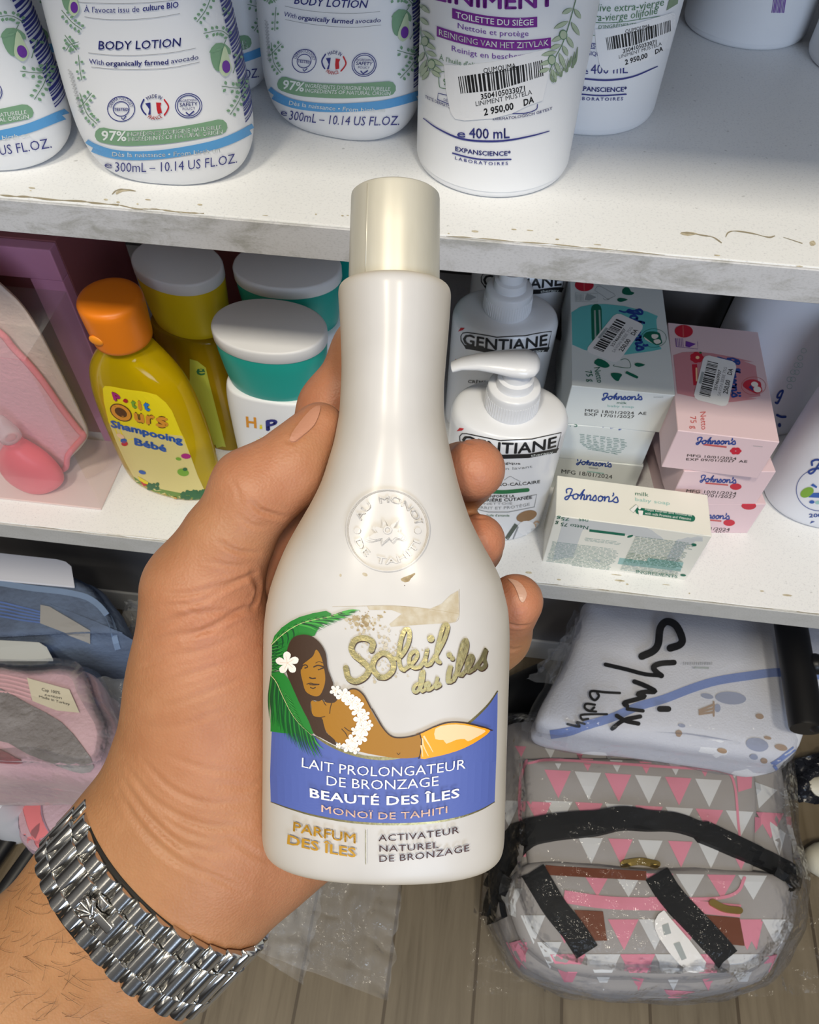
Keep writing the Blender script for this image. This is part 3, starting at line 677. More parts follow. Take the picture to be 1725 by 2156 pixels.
chain(thumb, [(436, 1400, .197, 120), (426, 1245, .1925, 106), (478, 1140, .1890, 86), (540, 1038, .1870, 76)], .006)
chain(thumb, [(540, 1038, .1870, 76), (612, 974, .1880, 63), (674, 899, .1900, 51)], .006)
chain(thumb, [(585, 1030, .188, 52), (628, 990, .189, 50), (664, 930, .1905, 46)], .006)
chain(thumb, [(512, 1010, .1865, 42), (522, 1024, .1865, 44)], .008)                                     # knuckle
index = new()
chain(index, [(636, 1190, .2225, 74), (660, 985, .2235, 66)], .004)
chain(index, [(660, 985, .2235, 66), (700, 860, .2235, 64), (768, 735, .217, 58), (806, 690, .208, 54)], .006)
middle = new()
chain(middle, [(742, 1235, .229, 72), (872, 1070, .233, 64), (972, 1003, .219, 62), (1000, 988, .2035, 64)], .006)
ring = new()
chain(ring, [(835, 1325, .231, 70), (930, 1195, .234, 60), (993, 1150, .219, 56), (1008, 1138, .2035, 56)], .006)
pinky = new()
chain(pinky, [(905, 1440, .231, 66), (985, 1412, .233, 60), (1048, 1338, .224, 60), (1086, 1266, .2085, 58)], .006)
D = palm
for fgr, k in ((thumb, .007), (index, .005), (middle, .004), (ring, .004), (pinky, .004)): D = smin(D, fgr, k)
del palm, thumb, index, middle, ring, pinky
# skin gives way where it presses on the bottle
rowsB = sorted([(-(y - IH / 2) * BD / FPX, (l + r) / 2, (r - l) / 2 * BD / FPX, q) for (y, l, r, q) in BODY + [(590, 734, 926, 1), (411, 739, 926, 1)]])
ky = np.array([r[0] for r in rowsB]); Yp = gy
ca = np.interp(Yp, ky, [(r[1] - IW / 2) * BD / FPX for r in rowsB]); aa = np.interp(Yp, ky, [r[2] for r in rowsB]); qq = np.interp(Yp, ky, [r[3] for r in rowsB])
for j in range(dims[1]):
    if gy[j] < ky[0] - 0.0006 or gy[j] > ky[-1]: continue
    a = aa[j] + .0002; b = aa[j] * qq[j] + .0002; n = 2.0 + .35 * max(0, min(1, (1 - qq[j]) / .44))
    rr_ = (np.abs((gx - ca[j]) / a)[:, None] ** n + np.abs((gz - BD) / b)[None, :] ** n) ** (1 / n)
    dB = (rr_ - 1) * min(a, b)
    D[:, j, :] = -smin(-D[:, j, :], dB.astype(np.float32), 0.0012)

def surface_nets(S, org, h):
    n = np.array(S.shape); neg = S < 0
    c = [(i, j, k) for i in (0, 1) for j in (0, 1) for k in (0, 1)]
    cnt = sum(neg[i:n[0] - 1 + i, j:n[1] - 1 + j, k:n[2] - 1 + k].astype(np.int8) for i, j, k in c)
    act = (cnt > 0) & (cnt < 8); idx = np.argwhere(act); ids = np.full(act.shape, -1, np.int32); ids[act] = np.arange(len(idx))
    acc = np.zeros((len(idx), 3)); num = np.zeros(len(idx))
    val = {q: S[idx[:, 0] + q[0], idx[:, 1] + q[1], idx[:, 2] + q[2]] for q in c}
    for a in c:
        for ax in range(3):
            if a[ax] == 0:
                b = list(a); b[ax] = 1; b = tuple(b); va, vb = val[a], val[b]; m = (va < 0) != (vb < 0)
                t = np.where(m, va / np.where(m, va - vb, 1), 0)
                p = np.tile(np.array(a, float), (len(idx), 1)); p[:, ax] = t
                acc[m] += p[m]; num[m] += 1
    V = org + h * (idx + acc / num[:, None])
    Fs = []
    for ax in range(3):
        u, v = (ax + 1) % 3, (ax + 2) % 3
        s0 = [slice(None)] * 3; s1 = [slice(None)] * 3; s0[ax] = slice(0, n[ax] - 1); s1[ax] = slice(1, n[ax])
        ch = neg[tuple(s0)] != neg[tuple(s1)]; e = np.argwhere(ch)
        e = e[(e[:, u] > 0) & (e[:, v] > 0) & (e[:, u] < n[u] - 1) & (e[:, v] < n[v] - 1)]
        q = []
        for du, dv in ((-1, -1), (0, -1), (0, 0), (-1, 0)):
            w = e.copy(); w[:, u] += du; w[:, v] += dv; q.append(ids[w[:, 0], w[:, 1], w[:, 2]])
        q = np.stack(q, 1); ok = (q >= 0).all(1); fl = neg[e[:, 0], e[:, 1], e[:, 2]]
        q = np.where(fl[:, None], q, q[:, ::-1]); Fs.append(q[ok])
    return V, np.concatenate(Fs)
HV, HF = surface_nets(D, g0, GH); del D
# relax
def edges_of(F): return np.unique(np.sort(np.concatenate([F[:, [0, 1]], F[:, [1, 2]], F[:, [2, 3]], F[:, [3, 0]]]), 1), axis=0)
E_ = edges_of(HF); deg = np.bincount(E_.ravel(), minlength=len(HV))[:, None]
for it in range(6):
    S_ = np.zeros_like(HV); np.add.at(S_, E_[:, 0], HV[E_[:, 1]]); np.add.at(S_, E_[:, 1], HV[E_[:, 0]])
    HV = HV + (0.5 if it % 2 == 0 else -0.45) * (S_ / np.maximum(deg, 1) - HV)
# one level finer so creases can be pressed in
bm = bmesh.new(); bvs = [bm.verts.new(v) for v in HV]
for f in HF: bm.faces.new([bvs[i] for i in f])
loc = [v for v in bm.verts if v.co.x > -0.10 or v.co.y > -0.10]
bmesh.ops.subdivide_edges(bm, edges=[e for e in bm.edges if e.verts[0].co.z < 0.216], cuts=1, use_grid_fill=True, smooth=0)
bm.normal_update(); bm.verts.index_update()
HV = np.array([v.co[:] for v in bm.verts]); HN = np.array([v.normal[:] for v in bm.verts])
HFl = [tuple(v.index for v in f.verts) for f in bm.faces]; bm.free()
if (HN * (HV - HV.mean(0))).sum() < 0: HN = -HN
RM = np.array([RGT[:], UPV[:], FWD[:]])
tri_bvh = BVHTree.FromPolygons([Vector(v) for v in (np.array(CAM[:]) + HV @ RM)], HFl)
def on_hand(x, y):
    h = tri_bvh.ray_cast(CAM, pxray(x, y).normalized()); return None if h[0] is None else RM @ (np.array(h[0][:]) - np.array(CAM[:]))
def crease(P, width, depth):
    global HV
    Q = [on_hand(p.x, p.y) for p in catmull([(a, b, 0) for a, b in P], 10)]
    Q = np.array([q for q in Q if q is not None])
    if len(Q) < 2: return
    lo, hi = Q.min(0) - width * 3, Q.max(0) + width * 3
    sel = np.where(((HV > lo) & (HV < hi)).all(1))[0]
    if not len(sel): return
    P3 = HV[sel]; best = np.full(len(sel), 1e9); wt = np.ones(len(sel))
    for i in range(len(Q) - 1):
        a, b = Q[i], Q[i + 1]; ab = b - a; t = np.clip(((P3 - a) @ ab) / (ab @ ab + 1e-12), 0, 1)
        dd = np.linalg.norm(P3 - a - t[:, None] * ab, axis=1); m = dd < best; best[m] = dd[m]; u = (i + t[m]) / (len(Q) - 1); wt[m] = np.sin(np.pi * np.clip(u, .02, .98)) ** .5
    x = best / width
    HV[sel] -= HN[sel] * (depth * wt * (np.exp(-x * x) - 0.35 * np.exp(-((x - 1.9) ** 2) * 1.3)))[:, None]
for P, w, dp in (
    # thumb joint folds
    ([(532, 1057), (548, 1074), (570, 1082), (600, 1090)], .0009, .0008), ([(500, 1085), (530, 1105), (560, 1110)], .0008, .0003),
    ([(460, 1140), (500, 1160), (545, 1165)], .0008, .0006), ([(436, 1180), (480, 1190), (520, 1192)], .0008, .0003),
    ([(600, 925), (618, 930), (640, 912)], .0008, .0004), ([(480, 1000), (500, 1030), (505, 1060)], .0008, .0002),
    # folds of the thumb base
    ([(330, 1250), (400, 1250), (470, 1232), (535, 1212)], .0010, .0006), ([(345, 1275), (420, 1265), (500, 1225), (540, 1205)], .0009, .0005),
    ([(310, 1330), (380, 1300), (450, 1288), (520, 1290)], .0010, .0005), ([(390, 1345), (450, 1318), (510, 1284), (545, 1278)], .0010, .0008),
    ([(300, 1360), (360, 1340), (420, 1330), (500, 1320)], .0010, .0005), ([(290, 1410), (350, 1385), (440, 1365), (520, 1330)], .0010, .0004),
    ([(292, 1460), (370, 1430), (450, 1405), (540, 1370)], .0010, .0004), ([(300, 1500), (390, 1475), (480, 1440), (550, 1410)], .0010, .0003),
    ([(380, 1270), (420, 1300), (440, 1330)], .0009, .0003), ([(530, 1205), (545, 1240), (530, 1285)], .0012, .0010),
    ([(285, 1530), (370, 1530), (460, 1500), (540, 1480)], .0010, .0002),
    # wrist folds
    ([(300, 1600), (360, 1660), (430, 1690), (520, 1690)], .0010, .0005), ([(270, 1620), (330, 1690), (420, 1735), (520, 1740)], .0011, .0006),
    ([(262, 1650), (310, 1715), (380, 1775), (470, 1800)], .0011, .0006), ([(250, 1670), (300, 1745), (370, 1810), (460, 1850), (520, 1880)], .0012, .0006),
    ([(330, 1740), (400, 1800), (480, 1835)], .0010, .0003), ([(350, 1590), (440, 1620), (540, 1625)], .0010, .0003), ([(450, 1650), (520, 1655), (555, 1640)], .0010, .0003),
    ([(480, 1760), (540, 1800), (600, 1815)], .0010, .0003), ([(300, 1680), (370, 1740), (440, 1770)], .001, .0003),
    # little finger and fingertips
    ([(1068, 1313), (1090, 1319), (1112, 1317)], .0009, .0007), ([(1066, 1362), (1080, 1368), (1096, 1365)], .0009, .0005),
    ([(955, 1070), (985, 1060), (1010, 1054)], .0007, .0003), ([(945, 928), (975, 930), (995, 934)], .0007, .0005),
    ([(985, 1083), (1005, 1090), (1025, 1090)], .0007, .0004),
    # forearm tendons
    ([(60, 1990), (140, 1940), (200, 1880)], .004, .0006), ([(230, 2150), (290, 2070), (330, 2010)], .005, .0007)):
    crease(P, w * .8, dp * .68)
def skin_mat():
    m, n, L, b, t = node_mat('skin'); o = t.outputs['Object']
    at = n.new('ShaderNodeAttribute'); at.attribute_name = 'flush'
    a = nz(n, L, o, 90, 5, 0.6); c1 = ramp(n, L, a.outputs[0], [(0.3, (0.34, 0.165, 0.072)), (0.7, (0.41, 0.21, 0.098))])
    a2 = nz(n, L, o, 120, 5, 0.6); c2 = ramp(n, L, a2.outputs[0], [(0.3, (0.44, 0.165, 0.092)), (0.7, (0.51, 0.22, 0.130))])
    c = mixc(n, L, at.outputs['Fac'], c1.outputs[0], c2.outputs[0])
    v = n.new('ShaderNodeTexVoronoi'); v.inputs['Scale'].default_value = 1500; L.new(o, v.inputs[0])
    L.new(c, b.inputs['Base Color']); b.inputs['Roughness'].default_value = 0.48; b.inputs['Specular IOR Level'].default_value = 0.35
    b.inputs['Subsurface Weight'].default_value = 0.25; b.inputs['Subsurface Radius'].default_value = (0.0030, 0.0011, 0.0006); b.inputs['Subsurface Scale'].default_value = 1.0
    s = nz(n, L, mapping(n, L, o, (1, 1, 1)), 420, 4, 0.6); ad = n.new('ShaderNodeMath'); ad.operation = 'ADD'; L.new(s.outputs[0], ad.inputs[0]); L.new(v.outputs[0], ad.inputs[1])
    bp = n.new('ShaderNodeBump'); bp.inputs['Strength'].default_value = 0.2; bp.inputs['Distance'].default_value = 0.0004
    L.new(ad.outputs[0], bp.inputs['Height']); L.new(bp.outputs[0], b.inputs['Normal'])
    return m
M_SKIN = skin_mat()
WR = CAM + RGT * cs(327, 1872, .2)[0] + UPV * cs(327, 1872, .2)[1] + FWD * .2
person = thing('person', "person's bare left forearm and hand gripping the pearl bottle", 'person', WR)
HW = np.array(CAM[:]) + HV @ RM
mb = MB(); mb.v = [tuple(v) for v in HW]; mb.f = HFl; mb.m = [0] * len(HFl); mb.sm = [True] * len(HFl)
hand = mb.build('body', [M_SKIN], person, world=True)
# natural reddening of palm and fingertips against the browner forearm
fl = np.zeros(len(HV))
for x, y, z, r, w in ((560, 1010, .187, 150, .8), (664, 897, .19, 90, .8), (480, 1330, .18, 230, .75), (470, 1560, .18, 260, .55), (560, 1760, .20, 200, .7), (1000, 985, .2, 120, 1.0), (1010, 1140, .2, 110, 1.0), (1086, 1290, .2, 130, .9), (700, 860, .22, 150, .9), (620, 1180, .21, 140, .9)):
    q = cs(x, y, z); dd = np.linalg.norm(HV - q, axis=1) / (r * z / FPX); fl = np.maximum(fl, w * np.exp(-dd * dd * .9))
ca_ = hand.data.attributes.new('flush', 'FLOAT', 'POINT'); ca_.data.foreach_set('value', fl.astype(np.float32))
if hand.data.polygons[0].normal.dot(Vector()) == 0: pass
hb = bvh_of([hand])
M_NAIL = mat('fingernail', (0.47, 0.225, 0.145), 0.32, coat=0.3); M_NAILTIP = mat('fingernail_free_edge', (0.50, 0.30, 0.22), 0.35)
d = Decal(hb, base=0.0003, step=0.0001, maxlen=8, near=.19)
d.poly([(674, 858), (660, 862), (640, 882), (616, 914), (612, 930), (624, 930), (640, 917), (652, 906), (662, 895), (672, 874)], M_NAIL, 0, 3, relief=.0002)
d.build('thumbnail', person, 'pale thumbnail')
d = Decal(hb, base=0.0003, step=0.0001, maxlen=8, near=.2)
d.poly([(1071, 1221), (1090, 1226), (1103, 1239), (1108, 1254), (1101, 1268), (1094, 1262), (1089, 1247), (1081, 1232)], M_NAILTIP, 0, 3, relief=.0002)
d.build('little_fingernail', person, 'pale little fingernail')
# fine hair on the forearm
rr = random.Random(11); mb = MB()
for k in range(90):
    x = rr.uniform(5, 330); y = rr.uniform(1830, 2150)
    if rr.random() < .75: x = 20 + (y - 1830) * -.2 + rr.uniform(0, 180); 
    q = on_hand(x, y)
    if q is None: continue
    a = rr.uniform(-1.2, .4); L = rr.uniform(24, 64); c = rr.uniform(-.5, .5)
    pts = []
    for i in range(6):
        u = i / 5; xx = x + L * u * math.cos(a + c * u); yy = y + L * u * math.sin(a + c * u); h = tri_bvh.ray_cast(CAM, pxray(xx, yy).normalized())
        if h[0] is None: break
        pts.append(h[0] - FWD * (.00018 + .0009 * math.sin(u * 2.4)))
    if len(pts) > 3: V, F = tube(pts, [.00003] * (len(pts) - 1) + [.00001], 4, False); mb.add(V, F)
ho = mb.build('arm_hair', [mat('arm_hair', (0.06, 0.035, 0.02), 0.5)], person, world=True, kind='stuff')
# ------------------------------------------------------------------ steel watch bracelet
M_STEEL = mat('polished_steel', (0.66, 0.65, 0.625), 0.17, 1.0, bump=(500, 0.04, 0.0002)); M_STEELD = mat('gap_shade_black', (0.02, 0.018, 0.016), 0.5, 0.0)
wc = cs(327, 1872, .2015); k_ = .729, .685
wdir = np.array([.729, -.685, 0]); wdir /= np.linalg.norm(wdir); adir = np.array([-wdir[1] * -1, 0, 0])
adir = np.array([wdir[1], -wdir[0], 0])                   # along the forearm, towards the elbow
def c2w(p): return CAM + RGT * float(p[0]) + UPV * float(p[1]) + FWD * float(p[2])
watch = thing('wrist_watch', 'polished steel watch bracelet with a crown clasp worn on the wrist', 'watch', c2w(wc))
A_, B_ = 0.0292, 0.0219; NN = 2.25
tt = np.linspace(0, 2 * math.pi, 2001)
cx_ = A_ * np.sign(np.cos(tt)) * np.abs(np.cos(tt)) ** (2 / NN); cz_ = -B_ * np.sign(np.sin(tt)) * np.abs(np.sin(tt)) ** (2 / NN)
ss = np.concatenate([[0], np.cumsum(np.hypot(np.diff(cx_), np.diff(cz_)))]); PER = ss[-1]
def at_s(s):
    s = s % PER; x = np.interp(s, ss, cx_); z = np.interp(s, ss, cz_)
    e = .0004; x2 = np.interp((s + e) % PER, ss, cx_); z2 = np.interp((s + e) % PER, ss, cz_); x1 = np.interp((s - e) % PER, ss, cx_); z1_ = np.interp((s - e) % PER, ss, cz_)
    t = np.array([x2 - x1, z2 - z1_]); t /= np.linalg.norm(t)
    P = wc + wdir * x + np.array([0, 0, z]); T = wdir * t[0] + np.array([0, 0, t[1]]); Nn = np.cross(T, adir)
    if Nn @ (P - wc) < 0: Nn = -Nn
    return P, T, Nn
rows = 31; pitch = PER / rows
xs = -0.0089                                             # crown sits here along the band
s_crown = np.interp(-xs, -cx_[:1001], ss[:1001])
def link(s, a0, a1, length, th=0.0017, name='outer_link', flat=False):
    """one link: rounded bar lying across the band from a0 to a1 (metres along the forearm)"""
    P, T, Nn = at_s(s); mb = MB(); prof = []
    n = 10
    for i in range(n + 1):
        u = -1 + 2 * i / n; prof.append((u * length / 2, th * (1 - abs(u) ** 2.2) ** .55 if not flat else th * (1 - abs(u) ** 8) ** .4))
    prof += [(length / 2, -.0006), (-length / 2, -.0006)]
    V = []; F = []; e = .00022; m = len(prof)
    for (a, sc) in ((a0, .82), (a0 + e, 1), (a1 - e, 1), (a1, .82)):
        for (u, h) in prof: V.append(c2w(P + T * u * (.97 if sc < 1 else 1) + Nn * (h * sc) + adir * a))
    for r in range(3):
        for i in range(m):
            j = (i + 1) % m; F.append((r * m + i, r * m + j, (r + 1) * m + j, (r + 1) * m + i))
    F.append(tuple(range(m - 1, -1, -1))); F.append(tuple(3 * m + i for i in range(m)))
    mb.add(V, F)
    return mb.build(name, [M_STEEL], watch, world=True, autosmooth=38)
for r in range(rows):
    off = (r - rows // 2) * pitch; s = s_crown + off
    w = 0.0160 + 0.0062 * min(1, abs(off) / .042) ** 1.2           # the bracelet narrows towards the clasp
    c = w * .235
    if r != rows // 2: link(s, -c, c, pitch * .985, .0020, 'centre_link')
    for sg in (-1, 1):
        a0, a1 = sorted((sg * (c + .00012), sg * w / 2)); link(s + pitch * .5, a0, a1, pitch * .975, .0018, 'outer_link')
# added band under the links, near black for the shade in their gaps
mb = MB(); V = []; F = []
for k in range(120):
    P, T, Nn = at_s(PER * k / 120)
    V += [c2w(P + Nn * .0003 + adir * a) for a in (-.0090, .0090)] + [c2w(P - Nn * .0010 + adir * a) for a in (.0090, -.0090)]
for k in range(120):
    j = (k + 1) % 120
    for q in range(4): p = (q + 1) % 4; F.append((k * 4 + q, k * 4 + p, j * 4 + p, j * 4 + q))
mb.add(V, F); mb.build('gap_shade_band', [M_STEELD], watch, world=True)
# crown clasp
P, T, Nn = at_s(s_crown); c = .0158 * .235
def cw(t, a, h): return c2w(P - T * t + adir * a + Nn * h)
mb = MB()
for sg in (-1, 1):
    V, F = hexa([cw(-pitch * .5, sg * c * .34, 0), cw(pitch * .5, sg * c * .34, 0), cw(pitch * .5, sg * c, 0), cw(-pitch * .5, sg * c, 0), cw(-pitch * .3, sg * c * .34, .0019), cw(pitch * .3, sg * c * .34, .0019), cw(pitch * .3, sg * c, .0019), cw(-pitch * .3, sg * c, .0019)], .0004, 3); mb.add(V, F)
clasp = mb.build('clasp', [M_STEEL], watch, world=True, autosmooth=40)
mb = MB(); V, F = hexa([cw(-.0006, -c * .30, .0008), cw(.0062, -c * .30, .0006), cw(.0062, c * .30, .0006), cw(-.0006, c * .30, .0008), cw(-.0006, -c * .30, .0026), cw(.0060, -c * .30, .0023), cw(.0060, c * .30, .0023), cw(-.0006, c * .30, .0026)], .0003, 3); mb.add(V, F)
mb.build('clasp_lever', [M_STEEL], clasp, world=True, autosmooth=40)
mb = MB()
base = (.0002, 0)
for k in range(5):
    a = math.radians(-54 + 27 * k); L = .0034 if k in (0, 4) else .0039
    tip = (base[0] - L * math.cos(a) * .92, L * math.sin(a) * .86)
    pts = [cw(base[0] + (tip[0] - base[0]) * u, tip[1] * u, .0028 + .0004 * u) for u in (0, .3, .6, .85, 1)]
    V, F = tube(pts, [.00060, .00066, .00062, .00052, .00040], 10); mb.add(V, F); q = pts[-1]; V, F = ball(q, .00052, u=10, v=6); mb.add(V, F)
pts = [cw(base[0] + .0004 + .0005 * math.cos(x), .0010 * math.sin(x), .0031) for x in (2 * math.pi * i / 16 for i in range(17))]
V, F = tube(pts, .00034, 8); mb.add(V, F)
mb.build('crown_emblem', [M_STEEL], clasp, world=True, autosmooth=50)
# ------------------------------------------------------------------ upper board: baby lotion bottles and cleansing bottles
M_WHITE = mat('white_bottle_plastic', (0.80, 0.81, 0.83), 0.38, bump=(700, 0.05, 0.0003), sss=0.0)
M_WHITE2 = mat('white_cleanser_plastic', (0.80, 0.81, 0.83), 0.42)
P_NAVY = G('print_navy', (0.030, 0.035, 0.21)); P_SKY = G('print_sky_band', (0.10, 0.34, 0.66)); P_SAGE = G('print_sage', (0.20, 0.36, 0.22)); P_SAGED = G('print_sage_dark', (0.10, 0.22, 0.12)); P_AVO = G('print_avocado_flesh', (0.55, 0.66, 0.44)); P_VIO = G('print_violet', (0.15, 0.035, 0.33))
P_RED = G('print_red', (0.55, 0.02, 0.03)); P_PURP = G('print_purple', (0.19, 0.02, 0.27)); P_GREY = G('print_grey', (0.30, 0.31, 0.33)); P_BLACK = G('print_black', (0.012, 0.012, 0.014)); P_PAPER = G('white_paper', (0.82, 0.82, 0.83), 0.55); P_LEAF = G('print_olive_leaf', (0.22, 0.30, 0.19)); P_LEAF2 = G('print_olive_pale', (0.42, 0.50, 0.36)); P_TXT = G('print_soft_white', (0.78, 0.82, 0.80))

def oval_bottle(root, rows, n=2.4, N=72, name='bottle_body', m=None):
    S = refine([(z, a, b, n, 0, 0) for z, a, b in rows], 3); mb = MB(); mb.add(*loft(S, N)); return mb.build(name, [m or M_WHITE], root, autosmooth=50)
LOT = [(0, .0285, .0205), (.0010, .0310, .0222), (.004, .0348, .0238), (.010, .0380, .0250), (.020, .0398, .0257), (.035, .0398, .0256), (.055, .0385, .0250), (.085, .0358, .0236), (.12, .0322, .0215), (.145, .0300, .0200), (.156, .0265, .018), (.161, .018, .0145)]
def lotion(loc, rot, label):
    r = thing('baby_lotion_bottle', label, 'bottle', loc, rot, 'white lotion bottles with leaf print on the upper board')
    b = oval_bottle(r, LOT)
    mb = MB(); mb.add(*loft([(.1610, .0145, .0145), (.1615, .0150, .0150), (.180, .0150, .0150), (.182, .0135, .0135)], 40)); mb.build('cap', [M_WHITE], r, autosmooth=40)
    return r, b
L2, L2b = lotion((-.1490, .3330, ZU), math.radians(1), 'front lotion bottle with leaf print reading body lotion, standing whole at the board edge')
d = Decal(bvh_of([L2b]), step=.00014, maxlen=13, near=.38).zoom(0, 0, 2.875)
N_ = P_NAVY
d.text("À l'avocat issu de", (512, 70), (845, 68), (0, -34), N_, 1, sag=6); d.text('culture BIO', (865, 66), (1080, 42), (0, -34), N_, 1, bold=.02)
d.stroke([(470, 10), (560, 16), (750, 20), (980, 8), (1090, -8)], 3, P_GREY, smooth=4); d.stroke([(515, 100), (620, 114), (780, 117), (950, 104), (1088, 80)], 3, P_GREY, smooth=4)
d.text('BODY LOTION', (598, 296), (1092, 276), (4, -50), N_, 1, sag=8, bold=.012)
d.stroke([(538, 318), (680, 332), (860, 332), (1030, 318), (1184, 290)], 3, P_GREY, smooth=4); d.stroke([(556, 404), (700, 416), (880, 418), (1050, 406), (1206, 374)], 3, P_GREY, smooth=4)
d.text('With', (542, 382), (632, 392), (0, -30), N_, 1); d.text('organically farmed', (642, 394), (1020, 386), (0, -30), N_, 1, bold=.022, sag=4); d.text('avocado', (1036, 382), (1200, 356), (0, -28), N_, 1, bold=.006)
def seal(cx, cy, r):
    d.stroke([(cx + r * math.cos(a), cy + r * .92 * math.sin(a)) for a in (2 * math.pi * k / 28 for k in range(28))], 5, N_, closed=True, smooth=0)
seal(735, 657, 82); seal(735, 657, 48); d.arctext('DERMATOLOGIST', (735, 657), 56, 170, 10, 20, N_, 1); d.text('TESTED', (692, 668), (780, 668), (0, -18), N_, 1, bold=.02); d.stroke([(738, 712), (748, 722), (764, 702)], 6, N_, smooth=0)
seal(1142, 638, 80); seal(1142, 638, 68); d.text('INGREDIENT', (1086, 616), (1196, 608), (0, -14), N_, 1); d.text('SAFETY', (1088, 642), (1196, 634), (0, -20), N_, 1, bold=.02); d.text('POLICY', (1106, 664), (1182, 658), (0, -14), N_, 1); d.stroke([(1128, 680), (1146, 694), (1172, 672)], 8, N_, smooth=0)
d.arctext('MADE IN', (938, 652), 62, 130, 55, 22, N_, 1, bold=.01); d.arctext('FRANCE', (938, 640), 82, 238, 305, 22, P_RED, 1, bold=.01, inside=True)
d.stroke([(872, 600), (856, 640), (868, 672), (884, 690)], 9, N_); d.stroke([(996, 602), (1020, 640), (1012, 670), (996, 694)], 9, P_RED)
d.poly([(880, 624), (912, 618), (914, 690), (898, 692), (906, 660), (894, 642)], N_); d.poly([(946, 618), (978, 620), (972, 640), (982, 680), (958, 688), (950, 660)], P_RED)
d.stroke([(622, 815), (700, 830), (800, 835), (1000, 822), (1180, 796), (1330, 766)], 92, P_SAGE, 0, smooth=5)
d.text('97%', (618, 845), (768, 850), (0, -56), P_TXT, 1, bold=.02); d.text("INGRÉDIENTS D'ORIGINE NATURELLE", (772, 822), (1338, 778), (0, -24), P_TXT, 1, bold=.012, sag=6); d.text('INGREDIENTS OF NATURAL ORIGIN', (778, 852), (1345, 806), (0, -24), P_TXT, 1, bold=.012, sag=6)
band = [(440, 770), (520, 862), (600, 905), (700, 932), (820, 940), (960, 934), (1120, 912), (1300, 874), (1430, 826), (1560, 758)]
d.stroke(band, 54, P_SKY, 0, smooth=5, caps=False)
d.text('Dès la naissance • From birth on', (682, 942), (1330, 914), (0, -26), P_TXT, 1, sag=16, bold=.008)
d.text('e', (636, 1010), (682, 1016), (0, -40), N_, 1); d.text('300mL – 10.14 US FL.OZ.', (700, 1034), (1432, 980), (0, -56), N_, 1, sag=22, bold=-.002)
def sprig(P, n, L, m=P_SAGE, w=16):
    C = catmull([(x, y, 0) for x, y in P], 8); d.stroke([(p.x, p.y) for p in C], 4, P_SAGED, 1, smooth=0)
    for k in range(n):
        i = int((k + .7) / n * (len(C) - 2)); p = C[i]; t = (C[i + 1] - p).normalized()
        for sg in (1, -1):
            q = Vector((t.x * .5 - sg * t.y, t.y * .5 + sg * t.x, 0)).normalized() * L
            a = p + q * .35; b = p + q
            d.stroke([(a.x, a.y), ((a.x + b.x) / 2, (a.y + b.y) / 2), (b.x, b.y)], w, m, 1, smooth=3, taper=lambda u: .15 + .95 * math.sin(math.pi * u))
def avocado(x, y, s):
    d.poly([(x - 70 * s, y - 30 * s), (x - 30 * s, y - 75 * s), (x + 15 * s, y - 80 * s), (x + 10 * s, y - 30 * s), (x - 10 * s, y + 80 * s), (x - 50 * s, y + 60 * s)], P_SAGE, 1, 3)
    d.poly([(x - 78 * s, y - 30 * s), (x - 40 * s, y - 85 * s), (x + 20 * s, y - 78 * s), (x - 20 * s, y - 40 * s)], P_SAGE, 2, 2); d.poly([(x + 10 * s, y - 82 * s), (x + 45 * s, y - 50 * s), (x + 46 * s, y - 15 * s), (x + 12 * s, y - 40 * s)], P_SAGE, 2, 2)
    d.poly([(x + 12 * s, y - 70 * s), (x + 42 * s, y + 20 * s), (x + 52 * s, y + 70 * s), (x + 20 * s, y + 115 * s), (x - 18 * s, y + 80 * s), (x - 10 * s, y + 10 * s)], P_AVO, 3, 3)
    d.ell(x + 20 * s, y + 55 * s, 24 * s, 38 * s, P_VIO, 4, -.1)
sprig([(1390, 225), (1330, 185), (1230, 200)], 6, 34); sprig([(1470, 470), (1450, 530), (1340, 520)], 6, 38); sprig([(1468, 540), (1440, 610), (1390, 690)], 5, 36); sprig([(1280, -40), (1240, 60), (1190, 130)], 5, 34); sprig([(1370, 60), (1340, 90)], 2, 30); sprig([(1440, 330), (1405, 440)], 3, 30)
avocado(1340, 345, 1.0); d.stroke([(1362, 240), (1350, 265)], 4, P_SAGED, 1, smooth=0); avocado(440, -10, .9)
sprig([(380, 60), (440, 130), (500, 175)], 5, 34); sprig([(480, 250), (430, 270), (410, 300)], 3, 32); sprig([(480, 330), (490, 420), (500, 480)], 3, 28); sprig([(500, 640), (530, 600), (560, 560)], 3, 34); sprig([(490, 560), (530, 680), (590, 745)], 6, 34); sprig([(400, 210), (430, 250), (470, 300)], 3, 28)
def lot_point(phi, z, off):
    zs = [q[0] for q in LOT]; A = np.interp(z, zs, [q[1] for q in LOT]); B = np.interp(z, zs, [q[2] for q in LOT]); c, q = math.cos(phi), math.sin(phi); e = 2 / 2.4
    p = Vector((A * math.copysign(abs(c) ** e, c), B * math.copysign(abs(q) ** e, q), z)); n = Vector((p.x / A ** 2, p.y / B ** 2, 0)).normalized(); return p + n * off
rb = random.Random(4); bc = MB(); z = .024     # barcode round the side
while z < .092:
    w = rb.choice((.0004, .0006, .0010, .0014)); V = [lot_point(math.radians(p), zz, .0004) for zz in (z, z + w) for p in np.linspace(-12, 18, 9)]
    bc.add(V, [(i, i + 1, i + 10, i + 9) for i in range(8)]); z += w + rb.choice((.0005, .0007, .0010))
bc.build('side_barcode', [P_NAVY], L2)
for y in range(420, 680, 22): d.text('lot fab. exp.', (410 + (y - 400) * .26, y), (440 + (y - 400) * .26, y + 30), (14, -6), P_GREY, 1)
for k in range(4): d.line((1494, 880 + k * 14), (1524, 866 + k * 14), 6, N_)
d.build('front_label', L2, 'printed label with avocado sprigs and a sky blue band')
